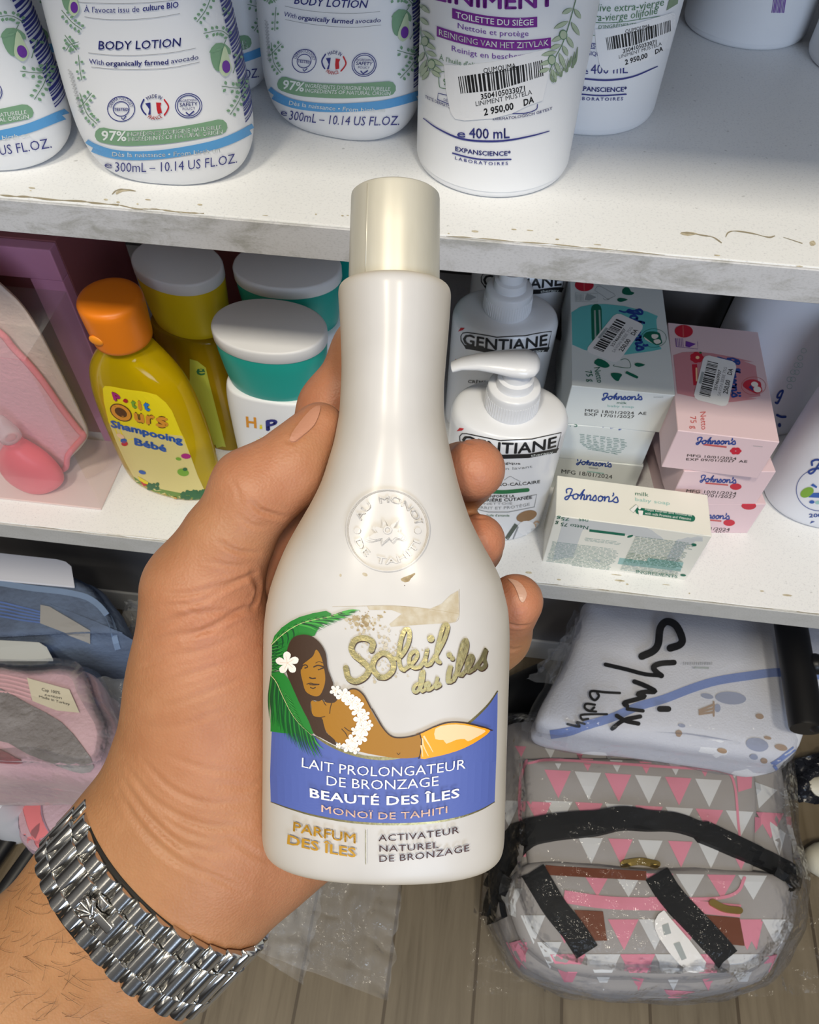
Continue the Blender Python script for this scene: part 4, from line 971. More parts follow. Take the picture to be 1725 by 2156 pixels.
lots = [((-.2365, .3315, ZU), 3, 'left lotion bottle with leaf print, cut by the frame beside the front one'), ((-.0765, .3860, ZU), -13, 'turned lotion bottle with leaf print behind the pearl cap, beside the cleanser'),
        ((-.1590, .4150, ZU), 2, 'lotion bottle with leaf print in the gap between two others, second row'), ((-.2500, .4200, ZU), -24, 'lotion bottle with leaf print mostly hidden behind the corner pair')]
for k, (loc, rot, lab) in enumerate(lots): dup(L2, loc, math.radians(rot), lab)

CYL = [(0, .0335, .0335), (.0007, .0350, .0350), (.0025, .0360, .0360), (.008, .0364, .0364), (.016, .0365, .0365), (.15, .0365, .0365), (.160, .034, .034), (.168, .026, .026), (.172, .015, .015)]
def cleanser(loc, rot, label, group):
    r = thing('cleanser_bottle', label, 'bottle', loc, rot, group)
    b = oval_bottle(r, CYL, 2.0, 72, m=M_WHITE2)
    mb = MB(); mb.add(*loft([(.172, .014, .014), (.1725, .0145, .0145), (.200, .0145, .0145), (.202, .013, .013)], 36)); mb.build('cap', [M_WHITE2], r, autosmooth=40)
    return r, b
C1, C1b = cleanser((.0005, .3580, ZU), 0, 'round cleanser bottle with purple bands and a price label, at the board edge', 'round white cleanser bottles')
C2, C2b = cleanser((.0455, .4205, ZU), 0, 'round cleanser bottle with olive print and a price label, behind the purple-banded one', 'round white cleanser bottles')
d = Decal(bvh_of([C1b]), maxlen=18, near=.38).zoom(880, 0, 4.79)
d.text('LINIMENT', (170, -10), (1385, 50), (0, -150), P_PURP, 1, sag=62, bold=.03)
def bandq(tl, tr, hgt, sag):
    P = [(tl[0] + (tr[0] - tl[0]) * k / 12, tl[1] + (tr[1] - tl[1]) * k / 12 + sag * 4 * (k / 12) * (1 - k / 12)) for k in range(13)]
    d.poly(P + [(x, y + hgt) for x, y in P[::-1]], P_PURP, 0)
bandq((352, 78), (1203, 165), 104, 42); d.text('TOILETTE DU SIÈGE', (388, 172), (1165, 248), (0, -58), P_TXT, 1, sag=34, bold=.008)
bandq((197, 260), (1340, 375), 104, 72); d.text('REINIGING VAN HET ZITVLAK', (220, 348), (1315, 452), (0, -58), P_TXT, 1, sag=72, bold=.008)
d.text('Nettoie et protège', (408, 280), (1116, 358), (0, -54), P_VIO, 1, sag=30); d.text('Reinigt en beschermt', (348, 508), (1150, 570), (0, -54), P_VIO, 1, sag=46)
d.text("À l'huile d'olive", (222, 598), (640, 680), (0, -48), P_SAGED, 1, sag=14)
d.stroke([(295, 720), (235, 722), (218, 745), (222, 860), (245, 885), (300, 893)], 7, P_SAGED); d.text('9', (262, 850), (300, 858), (0, -60), P_SAGED, 1, bold=.02)
d.stroke([(310, 960), (210, 938), (204, 1000), (318, 1048)], 8, N_, smooth=0); d.text('DÈS', (268, 1012), (320, 1030), (0, -26), N_, 1); d.text('TESTÉ DERMATOLOGIQUEMENT', (80, 985), (560, 1165), (0, -30), N_, 1, sag=14, bold=.008)
d.text('DERMATOLOGISCH GETEST', (760, 1208), (1352, 1100), (0, -26), N_, 1, sag=24, bold=.008); d.stroke([(950, 1140), (1090, 1136), (1190, 1100), (1205, 1050)], 9, N_); 
d.stroke([(60, 1190), (200, 1290), (420, 1390), (650, 1420), (900, 1412), (1150, 1365), (1325, 1318)], 20, N_, 0, smooth=5, taper=lambda u: .45 + .55 * math.sin(math.pi * u))
d.text('e', (400, 1380), (484, 1382), (0, -76), N_, 1, bold=.01); d.text('400 mL', (520, 1384), (925, 1386), (0, -100), N_, 1, sag=8, bold=.012)
d.zoom(500, 0, 2.875)
d.text('EXPANSCIENCE*', (1322, 910), (1655, 936), (0, -26), N_, 1, sag=14, bold=.03); d.stroke([(1306, 925), (1400, 950), (1500, 964), (1655, 962)], 9, N_); d.text('LABORATOIRES', (1320, 962), (1638, 994), (0, -18), N_, 1, sag=14, bold=.012, sp=1.35)
d.zoom(880, 0, 4.79)
def olive(P, n, side):
    C = catmull([(x, y, 0) for x, y in P], 8); d.stroke([(p.x, p.y) for p in C], 8, P_SAGED, 2, smooth=0)
    for k in range(n):
        i = int((k + .5) / n * (len(C) - 2)); p = C[i]; t = (C[i + 1] - p).normalized()
        for sg in (1, -1):
            q = Vector((-t.x * .75 - sg * t.y * .8, -t.y * .75 + sg * t.x * .8, 0)).normalized() * (130 + 25 * ((k * 7) % 3))
            a, b = p + q * .12, p + q
            for (w, m, l) in ((48, P_LEAF, 1), (36, P_LEAF2, 2)): d.stroke([(a.x, a.y), ((a.x + b.x) / 2, (a.y + b.y) / 2), (b.x, b.y)], w, m, l, smooth=3, taper=lambda u: .12 + .9 * math.sin(math.pi * u) ** .8)
        if k % 3 == 1:
            for (r, m, l) in ((40, P_SAGED, 3), (33, P_LEAF2, 4)): d.ell(p.x + 45 * side, p.y, r, r * 1.3, m, l)
olive([(132, 715), (110, 600), (60, 440), (20, 200), (10, -80)], 8, .6)
olive([(1320, 720), (1390, 560), (1460, 420), (1530, 200), (1600, -60)], 7, -.6)
for k in range(9): d.stroke([(1330 + 30 * k, 735 - 10 * k), (1345 + 30 * k, 800 - 25 * k + 40 * (k % 2)), (1365 + 30 * k, 830 - 45 * k)], 22, P_LEAF, 1, taper=lambda u: .2 + .8 * math.sin(math.pi * u)); d.stroke([(1330 + 28 * k, 735 - 10 * k), (1370 + 28 * k, 650 - 14 * k)], 18, P_LEAF, 1, taper=lambda u: .2 + .8 * math.sin(math.pi * u))
d.build('front_label', C1, 'printed label with purple bands and olive sprigs')
def sticker(bvh, parent, T, S=1.0):
    """paper price label; T maps zoom-style coordinates"""
    s = Decal(bvh, base=0.0004, step=0.00006, maxlen=10, near=.38); s.T = T
    s.poly([(270, 650), (480, 655), (780, 615), (1270, 497), (1300, 505), (1318, 545), (1320, 720), (1255, 1010), (1110, 1060), (950, 1140), (760, 1190), (480, 1212), (380, 1195), (335, 1130), (290, 900)], P_PAPER, 0)
    s.text('OUMOUMA', (668, 734), (990, 680), (-4, -50), P_BLACK, 1, bold=.01, sp=1.05); s.line((668, 745), (996, 692), 5, P_BLACK, 1)
    s.bars([(412, 770), (780, 715), (800, 905), (438, 940)], P_BLACK, 1, 17, 2); s.bars([(780, 715), (1250, 600), (1262, 760), (800, 905)], P_BLACK, 1, 20, 5)
    s.text('3504105033071', (640, 1000), (1080, 914), (-4, -54), P_BLACK, 1, bold=.02); s.text('LINIMENT MUSTELA', (588, 1066), (1150, 944), (-4, -46), P_BLACK, 1, sag=8); s.text('2 950,00', (670, 1160), (966, 1096), (-4, -66), P_BLACK, 1, bold=.03); s.text('DA', (1066, 1064), (1170, 1024), (-4, -62), P_BLACK, 1, bold=.03)
    return s.build('price_label', parent, 'white price label with a black barcode')
sticker(bvh_of([C1b]), C1, lambda x, y: (880 + x / 4.79, y / 4.79))
d = Decal(bvh_of([C2b]), maxlen=18, near=.42).zoom(1100, 0, 2.76)
d.text("À l'huile d'olive extra-vierge", (150, 20), (820, 30), (6, -44), P_SAGED, 1, sag=40); d.text('Met extra-vierge olijfolie', (250, 110), (782, 78), (6, -44), P_SAGED, 1, sag=24)
d.stroke([(260, 110), (400, 128), (560, 128), (800, 92)], 4, P_SAGED); d.text('99%', (300, 186), (412, 186), (2, -40), P_SAGED, 1); d.text("D'INGRÉDIENTS", (444, 166), (660, 150), (2, -20), P_SAGED, 1); d.stroke([(270, 180), (420, 205)], 4, P_SAGED, smooth=0)
d.stroke([(300, 240), (424, 252)], 4, N_, smooth=0); d.stroke([(300, 272), (424, 282)], 4, N_, smooth=0); d.text('NAISSANCE', (340, 272), (560, 280), (0, -20), N_, 1); d.text('DERMATOLOGIQUE', (180, 296), (470, 328), (0, -24), N_, 1)
d.text('e', (336, 424), (384, 430), (2, -40), N_, 1); d.text('400 mL', (398, 428), (612, 424), (2, -54), N_, 1)
d.stroke([(250, 440), (360, 456), (500, 464), (640, 444), (785, 384)], 11, N_, taper=lambda u: .5 + .5 * math.sin(math.pi * u))
d.text('EXPANSCIENCE*', (306, 520), (606, 528), (2, -26), N_, 1, sag=8, bold=.03); d.stroke([(290, 540), (450, 554), (602, 546)], 8, N_); d.text('LABORATOIRES', (300, 575), (584, 580), (2, -18), N_, 1, sag=6, bold=.012, sp=1.35)
d.poly([(835, 60), (850, 0), (905, -20), (900, 20)], P_LEAF, 1)
d.build('front_label', C2, 'printed label in green and navy lettering')
# second price label, seen further round the bottle
def T2(x, y):
    u = (x - 270) / 1050; v = (y - 500 - (1 - u) * 150) / 620
    return (1100 + (422 + 455 * u + (1 - v) * 12 * u) / 2.76, (168 - 96 * u + v * (275 - 25 * u)) / 2.76)
sticker(bvh_of([C2b]), C2, T2)
for loc, rot, lab in (((.1445, .5345, ZU), 0, 'plain white bottle back with a small violet print, deep on the upper board'), ((.2120, .4960, ZU), 0, 'plain white bottle cut by the frame, deep on the upper board')):
    r, b = cleanser(loc, rot, lab, 'round white cleanser bottles'); r.name = 'plain_white_bottle'
    if 'violet' in lab:
        d = Decal(bvh_of([b]), maxlen=18, near=.5).zoom(1100, 0, 2.76)
        for k in range(9): d.line((1462 + 8.5 * k + 2, -20), (1450 + 8.5 * k, 74), 3.5 + (k % 3), P_VIO)
        d.build('back_print', r)
# ------------------------------------------------------------------ lower board
# pink gift box: carton tray with a clear front holding a soft pouch and a pink bulb
M_PINKC = mat('pink_carton', (0.66, 0.30, 0.46), 0.5, noisec=((0.58, 0.25, 0.40), 20, 0.5, 3)); M_MAROON = mat('maroon_carton', (0.30, 0.10, 0.115), 0.55)
M_CLEAR = film('clear_window_plastic', gloss=0.08, rough=0.04, haze=0.07, bump=None)
M_FLEECE = mat('cream_fleece', (0.66, 0.56, 0.50), 0.9, bump=(260, 0.5, 0.002), noisec=((0.60, 0.47, 0.42), 30, 0.4, 4), sheen=0.3); M_PINKF = mat('pink_fleece', (0.72, 0.36, 0.42), 0.9, bump=(260, 0.5, 0.002), sheen=0.3); M_PIPE = mat('rose_piping', (0.78, 0.22, 0.27), 0.8, bump=(500, 0.5, 0.001)); M_RUB = mat('coral_rubber', (0.86, 0.13, 0.17), 0.35)
X1, X0 = -.2650, -.42
box = thing('gift_box', 'pink gift box with a clear plastic front holding a soft pouch', 'box', ((X0 + X1) / 2, .385, ZL))
mb = MB()
def addbox(mb, x0, x1, y0, y1, z0, z1, r=.0006, m=0): mb.add(*rbox(x1 - x0, y1 - y0, z1 - z0, r, 2, ((x0 + x1) / 2, (y0 + y1) / 2, (z0 + z1) / 2)), m, smooth=False)
addbox(mb, X0, X1, .388, .470, ZL, ZL + .1815)
mb.build('carton_back', [M_MAROON], box, world=True)
mb = MB()                                     # pink front frame round the opening
for a in ((X0, X1, ZL + .158, ZL + .181), (X1 - .022, X1, ZL, ZL + .158)): addbox(mb, a[0], a[1], .379, .3878, a[2], a[3], .0008)
mb.build('front_frame', [M_PINKC], box, world=True)
mb = MB(); addbox(mb, X0, X1, .312, .379, ZL, ZL + .0016, .0004); mb.build('box_floor', [mat('pale_pink_card', (0.72, 0.58, 0.56), 0.6)], box, world=True)
mb = MB(); addbox(mb, X0, X1, .3125, .3131, ZL + .002, ZL + .150, 0); addbox(mb, X1 - .0006, X1, .3137, .3785, ZL + .002, ZL + .150, 0); addbox(mb, X0, X1, .3137, .3785, ZL + .150, ZL + .1506, 0)
mb.build('clear_window', [M_CLEAR], box, world=True)
P = [(-190, 545), (-60, 560), (20, 615), (70, 675), (120, 768), (168, 866), (184, 908), (172, 936), (142, 968), (128, 1000), (100, 1004), (0, 1000), (-190, 985)]
pouch = thing('soft_pouch', 'cream fleece pouch with rose piping inside the pink gift box', 'pouch', (-.33, .36, ZL + .002))
C_ = catmull([(x, y, 0) for x, y in P], 5, True)
def ringpts(Y, sc): 
    cx, cy = 20, 840
    return [ony(cx + (p.x - cx) * sc, cy + (p.y - cy) * sc, Y) for p in C_]
def lower_clip(L): return [Vector((min(v.x, -.2662), v.y, max(v.z, ZL + .0026))) for v in L]
rings = [lower_clip(ringpts(Y, s)) for Y, s in ((.343, .94), (.340, .985), (.342, 1.0), (.352, 1.015), (.366, 1.01), (.376, .97))]
V = [v for r in rings for v in r]; n_ = len(C_); F = [(r * n_ + i, r * n_ + (i + 1) % n_, (r + 1) * n_ + (i + 1) % n_, (r + 1) * n_ + i) for r in range(5) for i in range(n_)]
F += [tuple(range(n_ - 1, -1, -1)), tuple(5 * n_ + i for i in range(n_))]
mb = MB(); mb.add(V, F); mb.build('fleece_body', [M_FLEECE], pouch, world=True)
Q = [(-190, 640), (-20, 690), (30, 735), (80, 790), (130, 860), (165, 905), (176, 918), (160, 938), (143, 960), (138, 985), (118, 992)]
pl = [(v.x, v.y) for v in catmull([(a, b, 0) for a, b in Q], 5)]
pts3 = [Vector((min(v.x, -.2672), v.y, max(v.z, ZL + .005))) for v in (ony(x, y, .3395) for x, y in pl)]
mb = MB(); mb.add(*tube(pts3, .0022, 8)); mb.build('piping', [M_PIPE], pouch, world=True)
T = tessellate_polygon([[Vector((x, y, 0)) for x, y in pl + [(60, 1000), (-190, 985)]]])
Vp = [Vector((min(v.x, -.2675), v.y, max(v.z, ZL + .004))) for v in (ony(x, y, .3405) for x, y in pl + [(60, 1000), (-190, 985)])]
mb = MB(); k = len(Vp); mb.add(Vp + [v + Vector((0, .002, 0)) for v in Vp], [tuple(t) for t in T] + [tuple(k + i for i in reversed(t)) for t in T] + [(i, (i + 1) % k, k + (i + 1) % k, k + i) for i in range(k)], 0, smooth=False)
mb.build('front_panel', [M_PINKF], pouch, world=True)
bl = ony(40, 945, .3285)
bulb = thing('rubber_bulb', 'coral pink rubber bulb standing in the pink gift box', 'bulb', (bl.x, .3275, ZL + .002))
mb = MB(); mb.add(*loft(refine([(0, .007, .006, 2, 0, 0), (.0015, .0145, .0100, 2, 0, 0), (.009, .0222, .0120, 2, 0, 0), (.020, .0236, .0122, 2, 0, 0), (.033, .0190, .0118, 2, 0, 0), (.043, .0115, .0095, 2, 0, 0), (.049, .0072, .0072, 2, 0, 0), (.0535, .0066, .0066, 2, 0, 0), (.055, .004, .004, 2, 0, 0)], 3), 40)); mb.build('bulb_body', [M_RUB], bulb)
mb = MB(); mb.add(*loft([(.0550, .0050, .0050), (.0555, .0078, .0078), (.061, .0074, .0074), (.075, .0035, .0035), (.077, .0015, .0015)], 24)); mb.build('nozzle', [film('frosted_nozzle', (1, .9, .9), .2, .2, .35, None)], bulb)
mb = MB(); addbox(mb, -.2645, -.176, .492, .600, ZL, ZL + .19)
tag(mb.build('maroon_box', [M_MAROON]), 'dark maroon carton standing in the shade behind the pink gift box', 'box')

# yellow baby shampoo with orange cap
M_LIQ = mat('yellow_shampoo', (0.82, 0.58, 0.003), 0.08, trans=0.5, ior=1.36, spec=0.5); M_ORCAP = mat('orange_cap', (0.90, 0.235, 0.008), 0.38)
M_AMBER = mat('amber_shampoo', (0.50, 0.31, 0.006), 0.1, trans=0.45, ior=1.36); M_YCAP = mat('yellow_cap', (0.78, 0.56, 0.01), 0.4); M_TEAL = mat('teal_cap', (0.012, 0.36, 0.31), 0.35); M_LID = mat('white_lid', (0.76, 0.77, 0.80), 0.36)
sh = thing('shampoo_bottle', 'yellow baby shampoo bottle with a rounded orange cap', 'bottle', (-.2190, .3500, ZL), math.radians(-12))
SHP = [(0, .031, .016), (.001, .0350, .0185), (.004, .0385, .0205), (.012, .0402, .0215), (.03, .0408, .0218), (.06, .0408, .0215), (.09, .0390, .0208), (.110, .0345, .0195), (.122, .0280, .0180), (.132, .0200, .0160), (.138, .0155, .0145), (.146, .0140, .0138)]
shb = oval_bottle(sh, SHP, 2.2, 64, 'liquid_body', M_LIQ)
mb = MB(); mb.add(*loft(refine([(.1425, .0170, .0170, 2, 0, 0), (.1432, .0182, .0182, 2, 0, 0), (.150, .0188, .0188, 2, 0, 0), (.168, .0198, .0198, 2, 0, 0), (.1725, .0192, .0192, 2, 0, 0), (.1745, .0165, .0165, 2, 0, 0), (.1752, .010, .010, 2, 0, 0)], 2), 56)); oc = mb.build('cap', [M_ORCAP], sh)
mb = MB(); mb.add(*ball((-.004, -.0188, .1535), .0045, 1.15, .35, .8)); mb.build('thumb_notch', [mat('orange_cap_notch', (0.95, 0.32, 0.02), 0.4)], oc)
d = Decal(bvh_of([shb]), base=0.0003, maxlen=14, near=.42).zoom(200, 800, 6.16)
S_YEL = G('print_sun_yellow', (0.86, 0.70, 0.01)); S_CRM = G('print_straw', (0.74, 0.62, 0.24)); S_GRS = G('print_grass', (0.16, 0.28, 0.05)); S_GRD = G('print_shrub', (0.03, 0.14, 0.05)); S_BLUE = G('print_blue', (0.03, 0.11, 0.42)); S_MAG = G('print_magenta', (0.42, 0.02, 0.20)); S_OUT = G('print_outline', (0.10, 0.04, 0.01)); S_ORG = G('print_tan_orange', (0.72, 0.30, 0.03)); S_LGR = G('print_apple', (0.20, 0.40, 0.04)); S_SKYB = G('print_bright_blue', (0.03, 0.20, 0.60))
lab = [(105, 110), (130, 75), (200, 78), (420, 120), (650, 150), (800, 190), (920, 290), (1000, 400), (1100, 640), (1160, 760), (1240, 980), (1330, 1230), (1430, 1450), (1420, 1620), (1300, 1745), (1000, 1700), (780, 1600), (620, 1440), (520, 1280), (400, 1060), (280, 800), (180, 540), (120, 280)]
d.poly(lab, S_YEL, 0)
d.poly([(190, 560), (500, 600), (800, 690), (1130, 720), (1240, 980), (1330, 1230), (1430, 1450), (1420, 1620), (1300, 1745), (1000, 1700), (780, 1600), (620, 1440), (520, 1280), (400, 1060), (280, 800)], S_CRM, 1)
d.poly([(505, 1250), (620, 1330), (780, 1390), (1000, 1440), (1200, 1470), (1440, 1460), (1420, 1620), (1300, 1745), (1000, 1700), (780, 1600), (620, 1440)], S_GRS, 2, 2)
rs = random.Random(9)
for k in range(44): x = rs.uniform(1130, 1430); d.ell(x, 1500 + rs.uniform(-60, 60), rs.uniform(18, 40), rs.uniform(16, 34), S_GRD, 3, rs.random(), 7)
for k in range(18): x = rs.uniform(690, 820); d.ell(x, 1370 + rs.uniform(-30, 40), 26, 26, S_GRD, 3, rs.random(), 7)
for k in range(26): x = rs.uniform(640, 1400); d.ell(x, 1450 + (x - 640) * .16 + rs.uniform(0, 110), 22, 13, (I_WHITE, S_ORG, S_CRM)[k % 3], 4, .2, 9)
for t, a, b, c, u in (('P', (250, 250), (360, 290), S_MAG, (-30, -100)), ('e', (375, 285), (440, 280), P_RED, (-14, -60)), ('t', (480, 350), (550, 350), S_LGR, (-20, -110)), ('i', (570, 370), (620, 375), S_ORG, (-20, -110)), ('t', (640, 385), (725, 385), S_SKYB, (-20, -120))):
    d.text(t, a, b, u, S_OUT, 4, bold=.11); d.text(t, a, b, u, c, 5, bold=.06)
for t, a, b, u in (('u', (520, 520), (650, 545), (-20, -150)), ('r', (670, 560), (790, 560), (-15, -150)), ('s', (795, 590), (955, 600), (-10, -170))):
    d.text(t, a, b, u, S_OUT, 4, bold=.11); d.text(t, a, b, u, S_ORG, 5, bold=.05)
d.ell(345, 415, 155, 100, S_OUT, 4, .55); d.ell(345, 415, 140, 88, S_ORG, 5, .55); d.ell(345, 412, 88, 52, S_OUT, 6, .55)
d.text('Shampooing', (215, 600), (1140, 820), (-10, -85), S_BLUE, 4, bold=.06); d.text('Bébé', (520, 830), (935, 925), (-10, -85), S_BLUE, 4, bold=.06)
d.ell(1180, 980, 62, 34, S_MAG, 4, .1); d.ell(1085, 1015, 36, 20, S_LGR, 4, .2); d.ell(1145, 1190, 75, 48, S_LGR, 4, .2); d.ell(1170, 1150, 30, 22, S_GRD, 5); d.ell(340, 720, 55, 26, I_PEACH, 4, .5); d.ell(380, 780, 40, 30, S_BLUE, 4); d.ell(392, 820, 42, 30, P_RED, 4)
d.ell(620, 1190, 48, 24, S_BLUE, 4, .3); d.poly([(560, 1240), (700, 1320), (690, 1345), (600, 1320)], S_YEL, 4); d.poly([(590, 1300), (690, 1350), (640, 1370)], P_RED, 5)
d.build('front_label', sh, 'yellow label with coloured lettering and a grass border')

def cap_bottle(name, loc, rot, label, capm, bodym, h=.155, rx=.0365, ry=.0255, group=None):
    r = thing(name, label, 'bottle', loc, rot, group)
    b = oval_bottle(r, [(0, rx * .86, ry * .86), (.0015, rx * .95, ry * .94), (.006, rx, ry), (.05, rx * 1.0, ry), (.085, rx * .98, ry * .98), (.100, rx * .96, ry * .96), (.108, rx * .93, ry * .93), (.1115, rx * .88, ry * .9), (.1125, rx * .7, ry * .75)], 2.8, 64, 'bottle_body', bodym)
    mb = MB(); mb.add(*loft(refine([(.1115, rx * .84, ry * .84, 2.1, 0, 0), (.1125, rx * .87, ry * .87, 2.1, 0, 0), (.125, rx * .93, ry * .93, 2.1, 0, 0), (h - .0095, rx * .985, ry * .985, 2.1, 0, 0), (h - .009, rx * .95, ry * .95, 2.1, 0, 0)], 2), 64)); c = mb.build('cap', [capm], r, autosmooth=40)
    mb = MB(); mb.add(*loft([(h - .0088, rx * .985, ry * .985, 2.1), (h - .0083, rx, ry, 2.1), (h - .0016, rx, ry, 2.1), (h - .0004, rx * .985, ry * .985, 2.1), (h, rx * .95, ry * .95, 2.1)], 64)); mb.build('lid', [M_LID], c, autosmooth=50)
    return r, b
T1, T1b = cap_bottle('baby_milk_bottle', (-.1255, .3585, ZL), math.radians(-4), 'white bottle with teal cap and coloured letters, standing in front of the teal pair', M_TEAL, M_WHITE, .156, group='white bottles with teal caps')
d = Decal(bvh_of([T1b]), maxlen=16, near=.45).zoom(400, 500, 4.31)
d.text('H', (515, 1715), (608, 1725), (-6, -90), S_ORG, 1, bold=.03); d.text('i', (632, 1735), (660, 1735), (0, -40), S_YEL, 1); d.text('P', (692, 1750), (800, 1735), (-4, -90), P_NAVY, 1, bold=.05); d.text('o', (818, 1765), (890, 1765), (0, -70), G('print_pink', (0.55, 0.10, 0.25)), 1, bold=.03); d.text('milk', (905, 1770), (1180, 1760), (0, -70), S_SKYB, 1, bold=.03)
for k in range(14): a = 2 * math.pi * k / 14; d.line((695, 1858), (695 + 100 * math.cos(a), 1858 + 62 * math.sin(a)), 3, S_YEL, 1)
d.ell(695, 1855, 60, 38, G('print_sun', (0.80, 0.52, 0.01)), 2); d.ell(620, 1940, 14, 12, S_GRD, 1)
d.build('front_label', T1, 'coloured letters above a small sun')
dup(T1, (-.1275, .4200, ZL), math.radians(2), 'white bottle with teal cap just behind the one with coloured letters in view')
dup(T1, (-.0740, .4650, ZL), math.radians(-6), 'white bottle with teal cap, rearmost, half behind the pearl cap')
Yb, Ybb = cap_bottle('amber_shampoo_bottle', (-.1985, .4085, ZL), math.radians(-20), 'amber shampoo bottle with yellow cap and white lid, behind the orange cap', M_YCAP, M_AMBER, .160, .0325, .0235)
d = Decal(bvh_of([Ybb]), maxlen=14, near=.45).zoom(400, 500, 4.31)
d.poly([(0, 1100), (70, 1120), (145, 1180), (165, 1270), (240, 1560), (340, 1950), (200, 1990), (0, 1500)], G('print_lime', (0.45, 0.48, 0.06)), 0); d.text('e', (60, 1245), (140, 1245), (0, -90), S_GRD, 1, bold=.02)
d.build('front_label', Yb)

# pump bottles
M_PUMP = mat('white_pump_bottle', (0.78, 0.79, 0.82), 0.25, coat=0.2)
pg = thing('pump_bottle', 'white pump bottle with a black-framed name, front of the row, its nozzle in view', 'bottle', (.0298, .3490, ZL), 0, 'white pump bottles in a row')
PB = [(z * 1.115, a, b) for z, a, b in [(0, .0325, .0235), (.001, .0355, .0260), (.005, .0375, .0278), (.012, .0380, .0282), (.06, .0382, .0284), (.092, .0384, .0286), (.098, .0378, .0281), (.1018, .0355, .0262), (.1035, .031, .0225), (.1045, .022, .0175), (.1055, .0155, .0150)]]
pgb = oval_bottle(pg, PB, 2.1, 72, 'bottle_body', M_PUMP)
mb = MB()
V, F = loft(refine([(z + .0121, *q) for z, *q in [(.105, .0160, .0160, 2, 0, 0), (.1055, .0172, .0172, 2, 0, 0), (.120, .0166, .0166, 2, 0, 0), (.1225, .0158, .0158, 2, 0, 0), (.1235, .0135, .0135, 2, 0, 0)]], 3), 90); mb.add(V, F)
for k in range(60):
    a = 2 * math.pi * k / 60; mb.add(*tube([(.0171 * math.cos(a), .0171 * math.sin(a), .1184), (.0167 * math.cos(a), .0167 * math.sin(a), .1291)], .00042, 5))
col_ = mb.build('pump_collar', [M_PUMP], pg, autosmooth=45)
mb = MB(); mb.add(*loft([(.1356, .0118, .0118), (.1416, .0112, .0112), (.1426, .0090, .0090), (.1491, .0085, .0085)], 40)); mb.build('pump_stem', [M_PUMP], pg, autosmooth=40)
mb = MB(); pts = [Vector(p) + Vector((0, 0, .0121)) for p in ((.0125, 0, .1405), (.010, 0, .1408), (.004, 0, .1408), (-.004, 0, .1404), (-.014, -.0005, .1403), (-.024, -.001, .1398), (-.034, -.0015, .1375), (-.0395, -.002, .1345))]
mb.add(*tube(pts, [.0050, .0095, .0118, .0112, .0088, .0068, .0052, .0044], 20, flat=.52)); mb.build('pump_nozzle', [M_PUMP], pg, autosmooth=60)
d = Decal(bvh_of([pgb]), maxlen=14, near=.47).zoom(900, 560, 3.267)
d.stroke([(225, 1170), (240, 1152), (270, 1152), (500, 1200), (720, 1190), (920, 1145), (886, 1280), (700, 1312), (520, 1318), (260, 1250), (226, 1200)], 7, P_BLACK, 0, closed=True, smooth=0)
d.poly([(250, 1232), (520, 1296), (700, 1290), (905, 1250), (886, 1282), (700, 1318), (520, 1325), (262, 1262)], P_BLACK, 0)
d.text('GENTIANE', (238, 1226), (885, 1240), (6, -70), P_BLACK, 1, sag=54, bold=.03); d.text('therapy', (712, 1310), (862, 1286), (0, -16), P_TXT, 2)
d.text('dermatologique', (330, 1352), (640, 1364), (0, -16), P_BLACK, 1); d.text('soin lavant', (470, 1400), (722, 1384), (0, -18), P_GREY, 1, sag=6)
d.stroke([(530, 1470), (570, 1445), (600, 1460), (640, 1480)], 3, P_GREY, 1)
d.text('CRÈME OLEO-CALCAIRE', (280, 1490), (775, 1490), (0, -20), P_BLACK, 1, sag=20, bold=.01); d.stroke([(380, 1545), (520, 1552), (690, 1538)], 26, G('print_green_pill', (0.02, 0.17, 0.06)), 1)
d.text('RENFORCE LA', (400, 1590), (600, 1588), (0, -16), P_BLACK, 1, bold=.02); d.text('BARRIÈRE CUTANÉE', (330, 1612), (720, 1598), (0, -20), P_BLACK, 1, sag=12, bold=.02); d.text('NETTOIE', (390, 1640), (585, 1638), (0, -14), P_GREY, 1); d.text('NOURRIT ET PROTÈGE', (270, 1652), (704, 1644), (0, -18), P_GREY, 1, sag=24)
d.stroke([(255, 1620), (262, 1652), (420, 1690), (560, 1690), (735, 1655), (752, 1570), (640, 1590)], 5, P_GREY, 1, smooth=0)
S_ALM = G('print_almond', (0.30, 0.17, 0.08)); S_ALM2 = G('print_almond_light', (0.62, 0.42, 0.28))
d.text('huile d’amande', (410, 1720), (565, 1722), (0, -16), S_GRD, 1)
for (x, y, a, b, r, m) in ((682, 1718, 72, 36, -.3, S_ALM), (740, 1810, 30, 62, .3, S_ALM2), (690, 1870, 58, 24, -.4, S_ALM), (600, 1905, 40, 14, 0, S_ALM2), (690, 1900, 40, 14, -.3, S_ALM2)): d.ell(x, y, a, b, m, 1, r)
d.ell(680, 1800, 62, 50, P_PAPER, 2); d.stroke([(545, 1875), (612, 1775)], 26, G('print_grey_green', (0.08, 0.10, 0.08)), 2, smooth=0, caps=False); d.stroke([(590, 1875), (625, 1790)], 8, P_GREY, 2, smooth=0, caps=False)
d.poly([(205, 1135), (225, 1112), (255, 1118), (240, 1132)], P_RED, 1)
